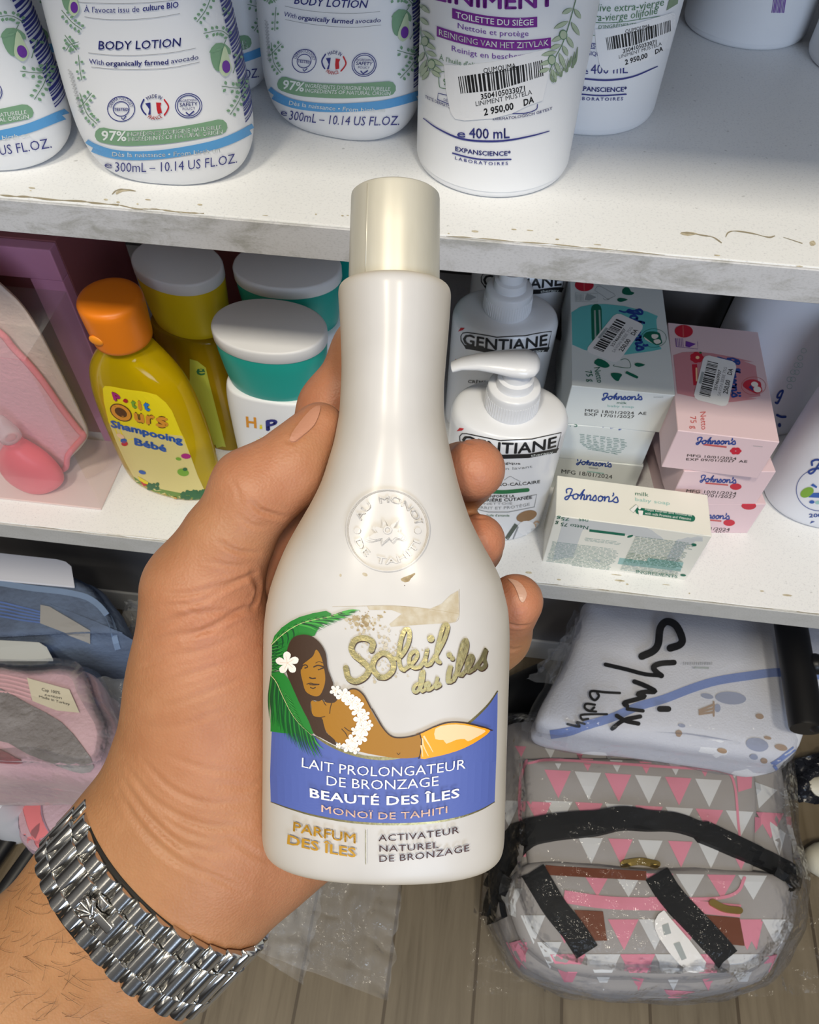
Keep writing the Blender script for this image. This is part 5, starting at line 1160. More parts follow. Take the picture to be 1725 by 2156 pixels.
# the red NEW flash sits lower on the label
d.build('front_label', pg, 'printed label with a black framed name and almonds')
P2 = dup(pg, (.0228, .4455, ZL), 0, 'white pump bottle in the middle of its row, neck under the board edge', keep=lambda c: not c.name.startswith('pump_nozzle'))
P3 = dup(pg, (.0330, .5160, ZL), 0, 'white pump bottle at the back of its row, mostly in shade', keep=lambda c: not c.name.startswith('pump_nozzle'))
d = Decal(bvh_of([c for c in P2.children if c.name.startswith('bottle_body')]), base=.0002, maxlen=14, near=.5).zoom(900, 560, 3.267)
d.clip = False; d.poly([(190, 662), (194, 640), (322, 640), (280, 682), (190, 692)], P_RED, 3); d.text('NEW', (205, 676), (272, 664), (0, -22), P_TXT, 4, bold=.03)
d.build('red_flash', P2, 'red flash with white letters')

# soap boxes
M_CARD = mat('milk_soap_card', (0.70, 0.74, 0.74), 0.5); M_CARDC = mat('cream_soap_card', (0.80, 0.79, 0.72), 0.5); M_CARDP = mat('pink_soap_card', (0.74, 0.56, 0.60), 0.5)
J_BLUE = G('print_script_blue', (0.02, 0.06, 0.30)); J_GRN = G('print_deep_green', (0.005, 0.14, 0.085)); J_TEAL = G('print_teal_panel', (0.13, 0.52, 0.53)); J_TEAL2 = G('print_pale_teal', (0.30, 0.55, 0.52)); J_PINKP = G('print_rose_panel', (0.60, 0.25, 0.29)); J_RED = G('print_seal_red', (0.55, 0.015, 0.04)); J_GRY = G('print_small_grey', (0.36, 0.40, 0.41)); J_GLINE = G('print_grey_green_text', (0.22, 0.34, 0.33)); J_PINKT = G('print_red_text', (0.55, 0.10, 0.10))
JS = [[(.03, .62), (.02, .95), (.07, 1.12), (.12, 1.02), (.10, .6), (.065, .05), (.03, -.12), (.005, .05), (.05, .28), (.15, .42)],
      [(.20, .60), (.15, .45), (.15, .12), (.19, .02), (.23, .2), (.225, .5), (.20, .6), (.26, .46)],
      [(.26, .40), (.31, .95), (.335, 1.12), (.315, .9), (.285, .05), (.29, .35), (.33, .58), (.345, .4), (.335, .06), (.37, .1)],
      [(.385, .55), (.385, .05), (.40, .4), (.44, .58), (.455, .4), (.445, .06), (.48, .10)], [(.48, .1), (.53, .6), (.55, .35), (.55, .08), (.51, .03), (.49, .1)],
      [(.625, .58), (.59, .4), (.595, .1), (.63, .02), (.665, .25), (.65, .52), (.625, .58), (.69, .45)], [(.70, .56), (.70, .05), (.715, .4), (.76, .58), (.78, .4), (.775, .06), (.82, .1)], [(.845, 1.0), (.85, .82), (.835, .68)], [(.83, .1), (.90, .62), (.93, .35), (.935, .08), (.89, .02), (.86, .1)]]
def john(d, bl, br, up, w, m=None, layer=2):
    for S in JS: d.stroke([(bl[0] + (br[0] - bl[0]) * u + up[0] * v, bl[1] + (br[1] - bl[1]) * u + up[1] * v) for u, v in S], w, m or J_BLUE, layer)
def soap(name, label, pts, m, group, ridge=True):
    """carton from its 8 corners"""
    c = sum((Vector(p) for p in pts[:4]), Vector()) / 4
    r = thing(name, label, 'box', c, None, group); mb = MB(); mb.add(*hexa([Vector(p) for p in pts], .0004, 1), smooth=False)
    b = mb.build('carton', [m], r, world=True); return r, b
def rect(x0, y0, w, dp, a, z0, z1):
    """footprint: front-left corner, width, depth, turn"""
    c, s = math.cos(a), math.sin(a); q = [(x0, y0), (x0 + w * c, y0 + w * s), (x0 + w * c - dp * s, y0 + w * s + dp * c), (x0 - dp * s, y0 + dp * c)]
    return [(x, y, z0) for x, y in q] + [(x, y, z1) for x, y in q]
BX_ = .0367
gm, gp = 'milk soap cartons', 'pink soap cartons'
m3, m3b = soap('soap_box', 'milk soap carton at the bottom of its stack', rect(.0742, .3800, .0630, .105, -.01, ZL, ZL + BX_), M_CARD, gm)
m2, m2b = soap('soap_box', 'milk soap carton in the middle of its stack, back side print', rect(.0735, .3792, .0625, .105, .02, ZL + BX_ + .0001, ZL + 2 * BX_), M_CARD, gm)
m1, m1b = soap('soap_box', 'milk soap carton on top of its stack with teal panel and price label', rect(.0700, .3795, .0692, .126, .004, ZL + 2 * BX_ + .0001, ZL + 3 * BX_), M_CARD, gm)
k3, k3b = soap('soap_box', 'pink soap carton at the bottom of its stack', rect(.1610, .3475, .0625, .103, .13, ZL, ZL + BX_), M_CARDP, gp)
k2, k2b = soap('soap_box', 'pink soap carton in the middle of its stack', rect(.1525, .3462, .0630, .103, .13, ZL + BX_ + .0001, ZL + 2 * BX_), M_CARDP, gp)
k1, k1b = soap('soap_box', 'pink soap carton on top of its stack with red seal and price label', rect(.1374, .3480, .0638, .1065, -.022, ZL + 2 * BX_ + .0001, ZL + 3 * BX_), M_CARDP, gp)
mbx, mbb = soap('soap_box', 'milk soap carton lying on its long side alone at the front of the lower board', [(.0690, .3098, ZL), (.1720, .3070, ZL), (.1730, .3425, ZL), (.0700, .3455, ZL), (.0690, .3108, ZL + .056), (.1725, .3072, ZL + .056), (.1735, .3425, ZL + .056), (.0700, .3460, ZL + .056)], M_CARDC, gm)
# front lying carton
d = Decal(bvh_of([mbb]), base=.00015, maxlen=40, near=.47).zoom(1140, 980, 4.54)
d.poly([(128, 486), (1628, 672), (1385, 1098), (8, 918)], G('print_grey_back', (0.60, 0.62, 0.63)), 0)
john(d, (222, 318), (766, 362), (8, -88), 13, layer=3)
d.text('milk', (898, 286), (1026, 300), (0, -36), J_GRN, 2); d.text('baby soap', (898, 340), (1230, 380), (0, -32), J_TEAL2, 2)
d.stroke([(930, 436), (1440, 508)], 64, J_GRN, 2, smooth=0); d.poly([(845, 425), (905, 375), (925, 395), (880, 455)], I_WHITE, 3); d.stroke([(845, 425), (905, 375), (925, 395), (880, 455)], 4, J_GRN, 4, closed=True, smooth=0); d.poly([(925, 432), (975, 436), (965, 490), (935, 486)], I_WHITE, 4); d.ell(940, 408, 12, 16, I_WHITE, 4)
d.text('Helps nourish and moisturise', (990, 432), (1440, 490), (0, -24), P_TXT, 3); d.text('with milk Proteins and Vitamins', (990, 470), (1430, 526), (0, -24), P_TXT, 3)
d.text('Netto 75 g', (452, 578), (136, 535), (-8, 32), J_GRN, 2, bold=.01); d.text('75g', (270, 500), (150, 488), (-4, 28), J_GRN, 2, bold=.01); d.text('net', (450, 516), (360, 508), (-4, 28), J_GRN, 2)
d.line((460, 618), (800, 660), 24, J_GRN, 2); d.ell(850, 674, 30, 11, J_GRN, 2, -.3); d.ell(1460, 756, 26, 14, J_GRN, 2, .1); d.ell(1356, 1046, 28, 11, J_GRN, 2, .1)
d.poly([(760, 845), (1362, 925), (1330, 1010), (730, 940)], G('print_pale_teal_panel', (0.32, 0.52, 0.50)), 1)
rs = random.Random(5)
def smallprint(x0, x1, y, sl, m, w=4):
    x = x0
    while x < x1:
        L = min(rs.choice((22, 34, 48, 60, 75)), x1 - x)
        if L > 8: d.line((x, y + (x - x0) * sl), (x + L, y + (x + L - x0) * sl), w, m, 2)
        x += L + rs.uniform(7, 11)
for k in range(22):
    v = k / 22; smallprint(110 - 80 * v + (300 * (k < 3)) + rs.uniform(0, 20), 770 - 100 * v - rs.uniform(0, 60), 690 + 265 * v, .12, J_GLINE)
for k in range(25):
    v = k / 25; smallprint(900 - 150 * v, 1440 - 130 * v + 40 * (k < 5) - rs.uniform(0, 70), 672 + 325 * v, .125, J_GRN if 11 < k < 19 else J_GLINE)
d.text('INGREDIENTS', (905, 1018), (1300, 1066), (6, -30), J_GRN, 2)
d.build('printed_sides', mbx, 'cream top with blue script and grey-green small print')
# top milk carton
d = Decal(bvh_of([m1b]), base=.00015, maxlen=40, near=.45).zoom(1160, 580, 6.16)
d.poly([(268, 480), (380, 410), (520, 380), (700, 372), (950, 398), (1250, 470), (1528, 588), (1572, 930), (1300, 985), (960, 1030), (700, 1010), (440, 970), (280, 900)], J_TEAL, 0)
d.ell(435, 128, 122, 80, J_RED, 1); d.line((430, 60), (434, 200), 12, G('print_seal_pale', (0.62, 0.12, 0.12)), 2)
d.stroke([(316, 232), (316, 340), (610, 346), (606, 236), (316, 228)], 4, J_GRY, 1, smooth=0)
for k in range(6): d.line((330 + 18 * k, 245), (332 + 18 * k, 330), 5, J_GRY, 1)
d.poly([(440, 320), (470, 240), (520, 250), (590, 285), (500, 330)], J_GRY, 1)
d.stroke([(600, 145), (640, 140), (820, 240), (840, 265), (770, 300), (740, 310), (570, 195)], 6, J_GRY, 1, closed=True, smooth=0); d.stroke([(680, 295), (700, 320), (760, 315)], 6, J_GRY, 1)
d.poly([(930, 190), (970, 155), (1020, 170), (1040, 210), (1085, 225), (1050, 255), (985, 255), (930, 235)], J_GRN, 1, 2); d.poly([(862, 316), (900, 292), (1000, 315), (920, 345), (880, 340)], J_GRN, 1, 2)
d.stroke([(590, 440), (600, 820)], 138, J_GRN, 1); d.stroke([(570, 455), (580, 815)], 22, G('print_grey_teal', (0.35, 0.45, 0.42)), 2, caps=False); d.stroke([(630, 450), (645, 815)], 22, mat('print_grey_teal', (0, 0, 0)), 2, caps=False)
john(d, (1010, 450), (1120, 1010), (150, -15), 30)
d.stroke([(890, 462), (960, 480), (1040, 460), (1120, 470), (1145, 495), (1060, 495), (1000, 480)], 20, J_BLUE, 2)
d.stroke([(1335 + 165 * math.cos(a), 815 + 120 * math.sin(a)) for a in (2 * math.pi * k / 36 for k in range(36))], 5, J_GRN, 1, closed=True, smooth=0)
d.poly([(1195, 800), (1240, 740), (1330, 730), (1410, 750), (1430, 820), (1445, 880), (1380, 908), (1330, 890), (1250, 850)], J_GRN, 2, 2); d.poly([(1310, 770), (1380, 770), (1395, 800), (1350, 830), (1310, 810)], I_PETAL, 3, 2); d.poly([(1330, 850), (1400, 830), (1430, 870), (1370, 895)], I_PETAL, 3, 2); d.poly([(1210, 800), (1300, 870), (1330, 890), (1230, 840)], I_PETAL, 3, 2)
d.poly([(560, 1140), (610, 1080), (700, 1110), (750, 1150), (762, 1180), (720, 1200), (650, 1190)], J_GRN, 1, 2); d.poly([(1085, 1160), (1120, 1135), (1225, 1160), (1140, 1190)], J_GRN, 1, 2); d.poly([(780, 1270), (870, 1268), (925, 1290), (900, 1330), (880, 1370), (840, 1365), (795, 1320)], J_GRN, 1, 2); d.poly([(965, 1270), (985, 1242), (1110, 1300), (1138, 1320), (1120, 1342), (1060, 1318)], J_GRN, 1)
d.stroke([(905, 1100), (960, 1085), (1015, 1110), (1025, 1200), (825, 1180), (822, 1160)], 6, J_GRN, 1)
d.text('Netto', (560, 1200), (605, 1398), (78, -10), J_GRN, 1); d.text('75 g', (445, 1240), (490, 1385), (80, -6), J_GRN, 1)
john(d, (665, 1605), (1215, 1610), (10, -72), 16); d.text('milk', (858, 1662), (985, 1666), (0, -30), J_GRN, 1); d.text('baby soap', (738, 1700), (1080, 1716), (0, -28), J_TEAL2, 1)
d.text('MFG 18/01/2024  AE', (445, 1764), (1240, 1804), (2, -36), P_BLACK, 1, sag=6); d.text('EXP 17/01/2027', (440, 1812), (1085, 1850), (2, -36), P_BLACK, 1, sag=4); d.text('contact', (1335, 1580), (1462, 1580), (0, -16), J_GRY, 1)
d.build('printed_sides', m1, 'teal panel with green leaves and blue script')
def price(bvh, parent, quad, near=.45, seed=1):
    """small price label on a carton: quad = corners at (0,0) (1,0) (1,1) (0,1); reading along the first side"""
    s = Decal(bvh, base=.0004, step=.00006, maxlen=16, near=near); a, b, c, e = [Vector((*q, 0)) for q in quad]
    def T(u, v): p = (a * (1 - u) + b * u) * (1 - v) + (e * (1 - u) + c * u) * v; return (p.x, p.y)
    s.T = T; ml = 16; r = .10
    s.poly([(r, 0), (1 - r, 0), (1 - r * .3, .05), (1, r * 1.5), (1, 1 - r * 1.5), (1 - r * .3, .95), (1 - r, 1), (r, 1), (r * .3, .95), (0, 1 - r * 1.5), (0, r * 1.5), (r * .3, .05)], P_PAPER, 0)
    s.bars([(.12, .14), (.88, .14), (.88, .46), (.12, .46)], P_BLACK, 1, 26, seed); s.poly([(.36, .05), (.62, .05), (.62, .13), (.36, .13)], J_GRY, 1)
    s.text('3574669907', (.30, .60), (.75, .60), (0, -.09), P_BLACK, 1, bold=.01); s.text('SAVON BEBE 75G', (.20, .74), (.84, .74), (0, -.09), P_GREY, 1); s.text('250,00', (.28, .92), (.58, .92), (0, -.13), P_BLACK, 1, bold=.02); s.text('DA', (.70, .92), (.84, .92), (0, -.13), P_BLACK, 1, bold=.02)
    return s.build('price_label', parent, 'small white price label')
Z = lambda x, y: (1160 + x / 6.16, 580 + y / 6.16)
price(bvh_of([m1b]), m1, [Z(440, 985), Z(850, 480), Z(1222, 650), Z(860, 1150)], seed=3)
d = Decal(bvh_of([m2b]), base=.00015, maxlen=40, near=.46).zoom(1140, 580, 2.949)
for k in range(10):
    for i in range(7):
        x = 240 + 42 * i + rs.uniform(-4, 4) + max(0, k - 5) * 12 * (1 - i / 3.5); d.line((x, 985 + k * 10 + i * 5), (x + rs.uniform(18, 38), 988 + k * 10 + i * 5), 3.5, J_GLINE, 1)
d.text('75', (175, 935), (225, 940), (0, -24), J_GRN, 1); d.stroke([(172, 912), (225, 916)], 4, J_GRN, smooth=0)
for k in range(5): d.line((280 + 50 * k, 925 + 8 * k), (296 + 50 * k, 920 + 8 * k), 7, J_BLUE, 1)
d.build('printed_sides', m2)
d = Decal(bvh_of([m3b]), base=.00015, maxlen=40, near=.46).zoom(1140, 580, 2.949)
john(d, (218, 1170), (448, 1190), (4, -34), 7); d.line((295, 1192), (352, 1198), 8, J_GRY, 1); d.line((285, 1215), (390, 1228), 6, J_TEAL2, 1); d.text('MFG 18/01/2024', (125, 1226), (440, 1262), (2, -24), P_BLACK, 1)
d.build('printed_sides', m3)
# pink cartons
d = Decal(bvh_of([k1b]), base=.00015, maxlen=40, near=.45).zoom(1390, 660, 6.34)
d.poly([(180, 560), (300, 520), (500, 512), (700, 535), (1000, 590), (1250, 650), (1435, 720), (1500, 1110), (1300, 1140), (1000, 1180), (900, 1190), (600, 1150), (230, 1070)], J_PINKP, 0)
d.ell(318, 240, 122, 84, J_RED, 1, .05); d.line((306, 165), (312, 315), 16, mat('print_seal_pale', (0, 0, 0)), 2)
d.stroke([(205, 335), (215, 445), (505, 478), (502, 378)], 5, P_VIO, 1, smooth=0)
for k in range(5): d.line((215 + 22 * k, 335), (222 + 22 * k, 445), 6, P_VIO, 1)
d.poly([(345, 370), (480, 410), (390, 455), (340, 440)], P_VIO, 1)
for k in range(7): a = k * .9; d.ell(490 + 50 * math.cos(a), 590 + 42 * math.sin(a), 42, 34, J_RED, 1)
d.ell(500, 592, 26, 22, I_PEACH, 2); d.ell(540, 528, 18, 14, S_GRD, 2); d.stroke([(460, 680), (480, 960)], 70, J_RED, 0, caps=False); d.stroke([(485, 735), (490, 900)], 22, I_PEACH, 1)
d.stroke([(770, 590), (900, 625), (1000, 650), (1050, 640), (980, 605), (900, 605)], 22, J_BLUE, 2); d.ell(1040, 758, 36, 22, J_BLUE, 2)
john(d, (930, 620), (960, 1150), (115, -4), 24); d.ell(1065, 1105, 20, 14, J_BLUE, 2)
d.stroke([(1250 + 165 * math.cos(a), 970 + 118 * math.sin(a)) for a in (2 * math.pi * k / 36 for k in range(36))], 5, J_PINKT, 1, closed=True, smooth=0)
d.poly([(1105, 960), (1150, 900), (1250, 885), (1340, 920), (1350, 980), (1365, 1040), (1290, 1075), (1230, 1050), (1150, 1010)], J_RED, 2, 2); d.ell(1262, 950, 48, 34, I_PETAL, 3, .2); d.ell(1298, 1018, 52, 40, I_PETAL, 3, .2); d.poly([(1180, 990), (1215, 960), (1240, 1000), (1240, 1045)], P_NAVY, 4)
d.text('Netto', (535, 1320), (555, 1556), (75, -8), J_PINKT, 1); d.text('75 g', (400, 1378), (420, 1545), (78, -4), J_PINKT, 1)
john(d, (482, 1735), (1040, 1745), (14, -78), 17); d.line((580, 1745), (890, 1780), 22, J_PINKT, 1)
for k in range(6): d.ell(1012 + 45 * math.cos(k * 1.05), 1832 + 28 * math.sin(k * 1.05), 34, 22, J_RED, 1)
d.text('MFG 10/01/2024', (362, 1906), (1020, 1950), (4, -32), P_BLACK, 1); d.text('EXP 09/01/2027  AE', (350, 1958), (1165, 1990), (4, -32), P_BLACK, 1); d.text('contact', (1245, 1768), (1372, 1780), (0, -16), J_GRY, 1)
d.build('printed_sides', k1, 'rose panel with red flowers and blue script')
Z = lambda x, y: (1390 + x / 6.34, 660 + y / 6.34)
price(bvh_of([k1b]), k1, [Z(438, 1145), Z(590, 550), Z(1030, 660), Z(895, 1260)], seed=8)
for bb, rr_, dx, dy in ((k2b, k2, 0, 0), (k3b, k3, -14, 76)):
    d = Decal(bvh_of([bb]), base=.00015, maxlen=40, near=.46).zoom(1140 + dx, 580 + dy, 2.949)
    john(d, (985, 1278), (1222, 1290), (6, -36), 7); d.line((1020, 1288), (1160, 1300), 9, J_PINKT, 1); d.ell(1208, 1310, 36, 20, J_RED, 1)
    d.text('MFG 10/01/2024', (900, 1345), (1210, 1362), (4, -18), P_BLACK, 1); d.text('EXP 09/01/2027', (895, 1366), (1205, 1384), (4, -18), P_BLACK, 1)
    if rr_ is k2: d.text('EU', (930, 1206), (975, 1208), (2, -24), J_PINKT, 1); d.text('75', (1000, 1210), (1030, 1212), (2, -24), J_PINKT, 1)
    else: d.ell(1330, 1205, 46, 24, J_RED, 1)
    d.build('printed_sides', rr_)
# powder bottles to the right and bottles behind, deep shade put into their dark grey
M_POW = mat('white_powder_bottle', (0.74, 0.77, 0.84), 0.3)
POW = [(0, .040, .028), (.001, .046, .033), (.004, .049, .0355), (.012, .0505, .037), (.05, .051, .0375), (.10, .0505, .037), (.135, .047, .034), (.150, .036, .028), (.156, .026, .024)]
def powder(loc, rot, label):
    r = thing('powder_bottle', label, 'bottle', loc, rot, 'white powder bottles'); b = oval_bottle(r, POW, 2.1, 64, m=M_POW)
    mb = MB(); mb.add(*loft([(.1562, .0225, .0225), (.157, .024, .024), (.176, .023, .023), (.178, .021, .021)], 48)); mb.build('cap', [M_POW], r, autosmooth=40); return r, b
W1, W1b = powder((.2890, .4010, ZL), math.radians(8), 'white powder bottle with blue script, front at the frame edge')
d = Decal(bvh_of([W1b]), maxlen=14, near=.5).zoom(1590, 600, 3.99)
john(d, (450, 1570), (1150, 1600), (20, -95), 17); d.stroke([(540 + 190 * math.cos(a), 1720 + 175 * math.sin(a)) for a in (2 * math.pi * k / 40 for k in range(40))], 5, J_BLUE, 1, closed=True, smooth=0)
d.ell(440, 1740, 60, 38, S_LGR, 2, -.5); d.poly([(450, 1780), (490, 1745), (640, 1740), (640, 1790)], S_BLUE, 2); d.poly([(470, 1680), (490, 1665), (525, 1690), (520, 1705)], S_BLUE, 2); d.ell(480, 1820, 22, 14, S_BLUE, 2); d.ell(530, 1825, 22, 14, J_TEAL2, 2)
d.text('200g', (455, 1950), (600, 1945), (0, -30), J_BLUE, 2, bold=.02); d.poly([(420, 2020), (450, 1975), (505, 1985), (480, 2022)], J_BLUE, 2); d.line((375, 2040), (500, 2048), 12, J_BLUE, 2)
d.build('front_label', W1, 'blue script and a blue ring printed on the bottle')
W2, W2b = powder((.2430, .4900, ZL), math.radians(8), 'white powder bottle in the second row beside the pink stack')
d = Decal(bvh_of([W2b]), maxlen=14, near=.55).zoom(1590, 600, 3.99)
d.stroke([(172, 985), (190, 990), (215, 940), (235, 885), (205, 900), (185, 940), (215, 945)], 16, J_BLUE, 2); d.stroke([(185, 1090), (220, 1105), (255, 1105)], 20, J_BLUE, 2); d.ell(205, 1175, 14, 18, J_BLUE, 2)
for k in range(9): d.stroke([(290 + 30 * (k % 5) + 22 * math.cos(a), 790 - 60 * (k % 5) + 60 * (k // 5) + 20 * math.sin(a)) for a in (2 * math.pi * i / 14 for i in range(14))], 3, J_TEAL2, 1, closed=True, smooth=0)
d.build('front_label', W2)
M_SHADE = mat('shade_grey_bottle', (0.13, 0.125, 0.125), 0.5)  # dark base colour stands in for the deep shade at the back
for x, y, l in ((.172, .545, 'bottle coloured dark grey for the deep shade behind the pink soap stack, nearer the milk soap'), (.250, .583, 'bottle coloured dark grey for the deep shade behind the pink soap stack, nearer the powder bottles'), (.098, .585, 'bottle coloured dark grey for the deep shade behind the milk soap stack')):
    r = thing('shaded_bottle', l, 'bottle', (x, y, ZL), 0, 'bottles darkened for shade at the back of the lower board'); oval_bottle(r, CYL, 2.0, 56, m=M_SHADE)
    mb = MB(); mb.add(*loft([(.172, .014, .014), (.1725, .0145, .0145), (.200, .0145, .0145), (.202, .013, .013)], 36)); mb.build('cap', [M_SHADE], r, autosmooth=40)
# ------------------------------------------------------------------ below the boards: packed baby linen, changing bag, loose plastic
M_WRAP = film('clear_wrap', gloss=0.16, rough=0.10, haze=0.006, bump=(38, 1.0, 0.012), cap=0.6)
M_WRAP2 = film('clear_blanket_sleeve', gloss=0.12, rough=0.10, haze=0.015, bump=(30, 0.8, 0.006), cap=0.2)
M_LOOSE = film('milky_clear_bag', gloss=0.16, rough=0.09, haze=0.11, bump=(40, 1.0, 0.012), cap=0.5)
M_WRAPD = film('smoky_wrap', (0.90, 0.90, 0.92), 0.12, 0.10, 0.07, (40, 0.9, 0.006))
def slab(outline, z0, z1, r=.012, amp=.003, seed=0, sub=3, dome=.006):
    """soft folded stack from a floor-plan outline (list of Vectors), rounded at its rim, slightly uneven"""
    C = [Vector((v.x, v.y, 0)) for v in catmull([(p.x, p.y, 0) for p in outline], sub, True)]; n = len(C); c = sum(C, Vector()) / n; V = []; F = []
    ring = [(z0, -r * .6), (z0 + r * .4, -.2 * r), (z0 + r, 0)] + [(z0 + r + (z1 - z0 - 2 * r) * k / 4, .0025 * math.sin(k * 2.1)) for k in range(1, 4)] + [(z1 - r, 0), (z1 - .4 * r, -.25 * r), (z1 - .05 * r, -.75 * r)]
    rings = [[p + (p - c).normalized() * o + Vector((0, 0, z)) for p in C] for z, o in ring]
    for s in (.86, .7, .5, .3, .12): rings.append([c + (p - c) * s + Vector((0, 0, z1 + dome * (1 - s * s))) for p in C])
    for R in rings: V += [v + Vector((noise.noise(v * 25 + Vector((seed, 0, 0))), noise.noise(v * 25 + Vector((0, seed, 7))), noise.noise(v * 22 + Vector((3, 1, seed))))) * (amp if v.z > z0 + .002 else 0) for v in R]
    for k in range(len(rings) - 1):
        for i in range(n): F.append((k * n + i, k * n + (i + 1) % n, (k + 1) * n + (i + 1) % n, (k + 1) * n + i))
    F.append(tuple(range(n - 1, -1, -1))); F.append(tuple((len(rings) - 1) * n + i for i in range(n)))
    V = [(v.x, v.y, max(v.z, z0)) for v in V]
    return V, F
def sheet(corner_px, zfun, nx=40, ny=40, amp=.006, freq=18, seed=0):
    """crumpled film laid over corners (tl, tr, br, bl) at height zfun(u, v)"""
    V = []; F = []
    for j in range(ny + 1):
        for i in range(nx + 1):
            u, v = i / nx, j / ny; a, b, c, e = corner_px
            x = (a[0] * (1 - u) + b[0] * u) * (1 - v) + (e[0] * (1 - u) + c[0] * u) * v; y = (a[1] * (1 - u) + b[1] * u) * (1 - v) + (e[1] * (1 - u) + c[1] * u) * v
            ed = 14 * noise.noise(Vector((u * 7, v * 7, seed + 5))) ; x += ed; y += ed * .6
            z = zfun(u, v); p = onz(x, y, z); h = noise.noise(Vector((p.x * freq, p.y * freq, seed))) + .5 * noise.noise(Vector((p.x * freq * 2.7, p.y * freq * 2.7, seed + 3)))
            p.z += amp * abs(h) * 1.6; V.append(p)
    for j in range(ny):
        for i in range(nx): k = j * (nx + 1) + i; F.append((k, k + 1, k + nx + 2, k + nx + 1))
    return V, F

# changing bag on the floor
M_GREYF = mat('grey_bag_fabric', (0.34, 0.325, 0.325), 0.85, bump=(900, 0.25, 0.0005)); F_PINK = mat('pink_print', (0.66, 0.25, 0.34), 0.85); F_WHT = mat('pale_print', (0.60, 0.62, 0.65), 0.85); M_BLK = mat('black_webbing', (0.008, 0.009, 0.011), 0.6, spec=.3); M_BROWN = mat('brown_leatherette', (0.15, 0.045, 0.022), 0.5); M_BRASS = mat('brass_zip', (0.42, 0.31, 0.10), 0.35, 1.0)
bag = thing('changing_bag', 'grey changing bag with pink and white triangles lying on the floor in clear wrap', 'bag', onz(1360, 1850, 0))
OUT = [(1040, 1870), (1052, 1940), (1085, 2010), (1140, 2055), (1230, 2085), (1360, 2096), (1490, 2092), (1600, 2062), (1655, 1990), (1678, 1890), (1668, 1800), (1652, 1690), (1640, 1600), (1610, 1555), (1360, 1535), (1095, 1520), (1062, 1560), (1050, 1640), (1046, 1760)]
o_ = [onz(x, y, .09) for x, y in OUT]
mb = MB(); mb.add(*slab(o_, 0.0, .118, .03, .003, 2, 4, .016)); bb_ = mb.build('bag_body', [M_GREYF], bag, world=True)
POC = [(1070, 1885), (1095, 1830), (1160, 1815), (1350, 1822), (1560, 1835), (1640, 1850), (1664, 1900), (1650, 1975), (1590, 2040), (1470, 2062), (1330, 2060), (1190, 2045), (1110, 1995), (1080, 1940)]
mb = MB(); mb.add(*slab([onz(x, y, .13) for x, y in POC], .10, .148, .014, .002, 5, 4, .004)); pk_ = mb.build('lower_pocket', [M_GREYF], bag, world=True)
FLP = [(1105, 1625), (1130, 1600), (1360, 1600), (1560, 1612), (1590, 1640), (1590, 1740), (1580, 1860), (1540, 1880), (1360, 1870), (1150, 1850), (1110, 1800)]
mb = MB(); mb.add(*slab([onz(x, y, .13) for x, y in FLP], .10, .141, .010, .002, 8, 4, .004)); fp_ = mb.build('upper_pocket', [M_GREYF], bag, world=True)
bv = bvh_of([bb_, pk_, fp_])
d = Decal(bv, base=.0006, step=.0004, maxlen=22, near=.95).zoom(980, 1560, 2.3154)
rs = random.Random(2)
def tri(x, y, w, h, m, sk=0): d.poly([(x - w / 2, y), (x + w / 2, y + sk), (x + 4, y + h)], m, 0)
for (y, x0, step, w, h, n, ph, sl) in ((140, 450, 147, 130, 140, 6, 0, .06), (290, 455, 147, 135, 130, 8, 1, .055), (80, 450, 143, 62, 60, 7, 1, .05), (25, 270, 143, 55, 55, 9, 0, .05), (470, 610, 146, 120, 130, 6, 1, .04), (640, 640, 152, 140, 120, 6, 0, .02), (870, 770, 150, 150, 150, 6, 0, .0), (1040, 500, 170, 172, 175, 7, 0, .0), (280, 60, 150, 120, 130, 3, 0, .05), (850, 330, 150, 120, 140, 2, 1, 0), (980, 260, 150, 120, 130, 2, 0, 0), (720, 220, 150, 120, 130, 1, 1, 0)):
    for k in range(n): x = x0 + k * step; tri(x, y + sl * (x - x0) , w, h, (F_PINK, F_WHT)[(k + ph) % 2], sl * w)
for (P, m) in (([(1320, 140), (1400, 130), (1395, 230), (1330, 250)], F_PINK), ([(1410, 200), (1520, 240), (1430, 330)], F_WHT), ([(1410, 370), (1470, 380), (1410, 450)], F_PINK), ([(1480, 390), (1560, 450), (1530, 560), (1500, 480)], F_WHT), ([(1430, 520), (1590, 590), (1580, 620), (1460, 560)], F_PINK), ([(1450, 1050), (1590, 1035), (1490, 1120)], F_PINK), ([(970, 1210), (1120, 1220), (1080, 1250), (990, 1250)], F_PINK), ([(150, 720), (240, 650), (250, 860), (200, 840)], F_WHT), ([(215, 985), (290, 965), (300, 1110), (250, 1060)], F_PINK), ([(1480, 880), (1590, 950), (1580, 1010), (1500, 960)], F_WHT), ([(1340, 880), (1450, 880), (1420, 1020)], F_PINK)): d.poly(P, m, 0)
d.stroke([(300, 100), (270, 200), (270, 400), (290, 560)], 14, F_PINK, 1); d.stroke([(310, 110), (420, 95), (700, 110), (1000, 130), (1250, 150), (1310, 210), (1330, 400), (1345, 560)], 12, F_PINK, 1); d.stroke([(480, 760), (700, 790), (1000, 800), (1340, 830)], 62, F_PINK, 2, caps=False); d.stroke([(900, 770), (1200, 770), (1320, 740), (1360, 670)], 16, F_PINK, 2)
d.stroke([(390, 632), (600, 645), (880, 660)], 46, M_BROWN, 3, caps=False); d.poly([(530, 825), (670, 832), (690, 975), (610, 975)], M_BROWN, 3); d.poly([(1170, 850), (1335, 865), (1360, 1000), (1250, 990)], M_BROWN, 3)
d.build('triangle_print', bag, 'pink and pale triangles, brown tabs')
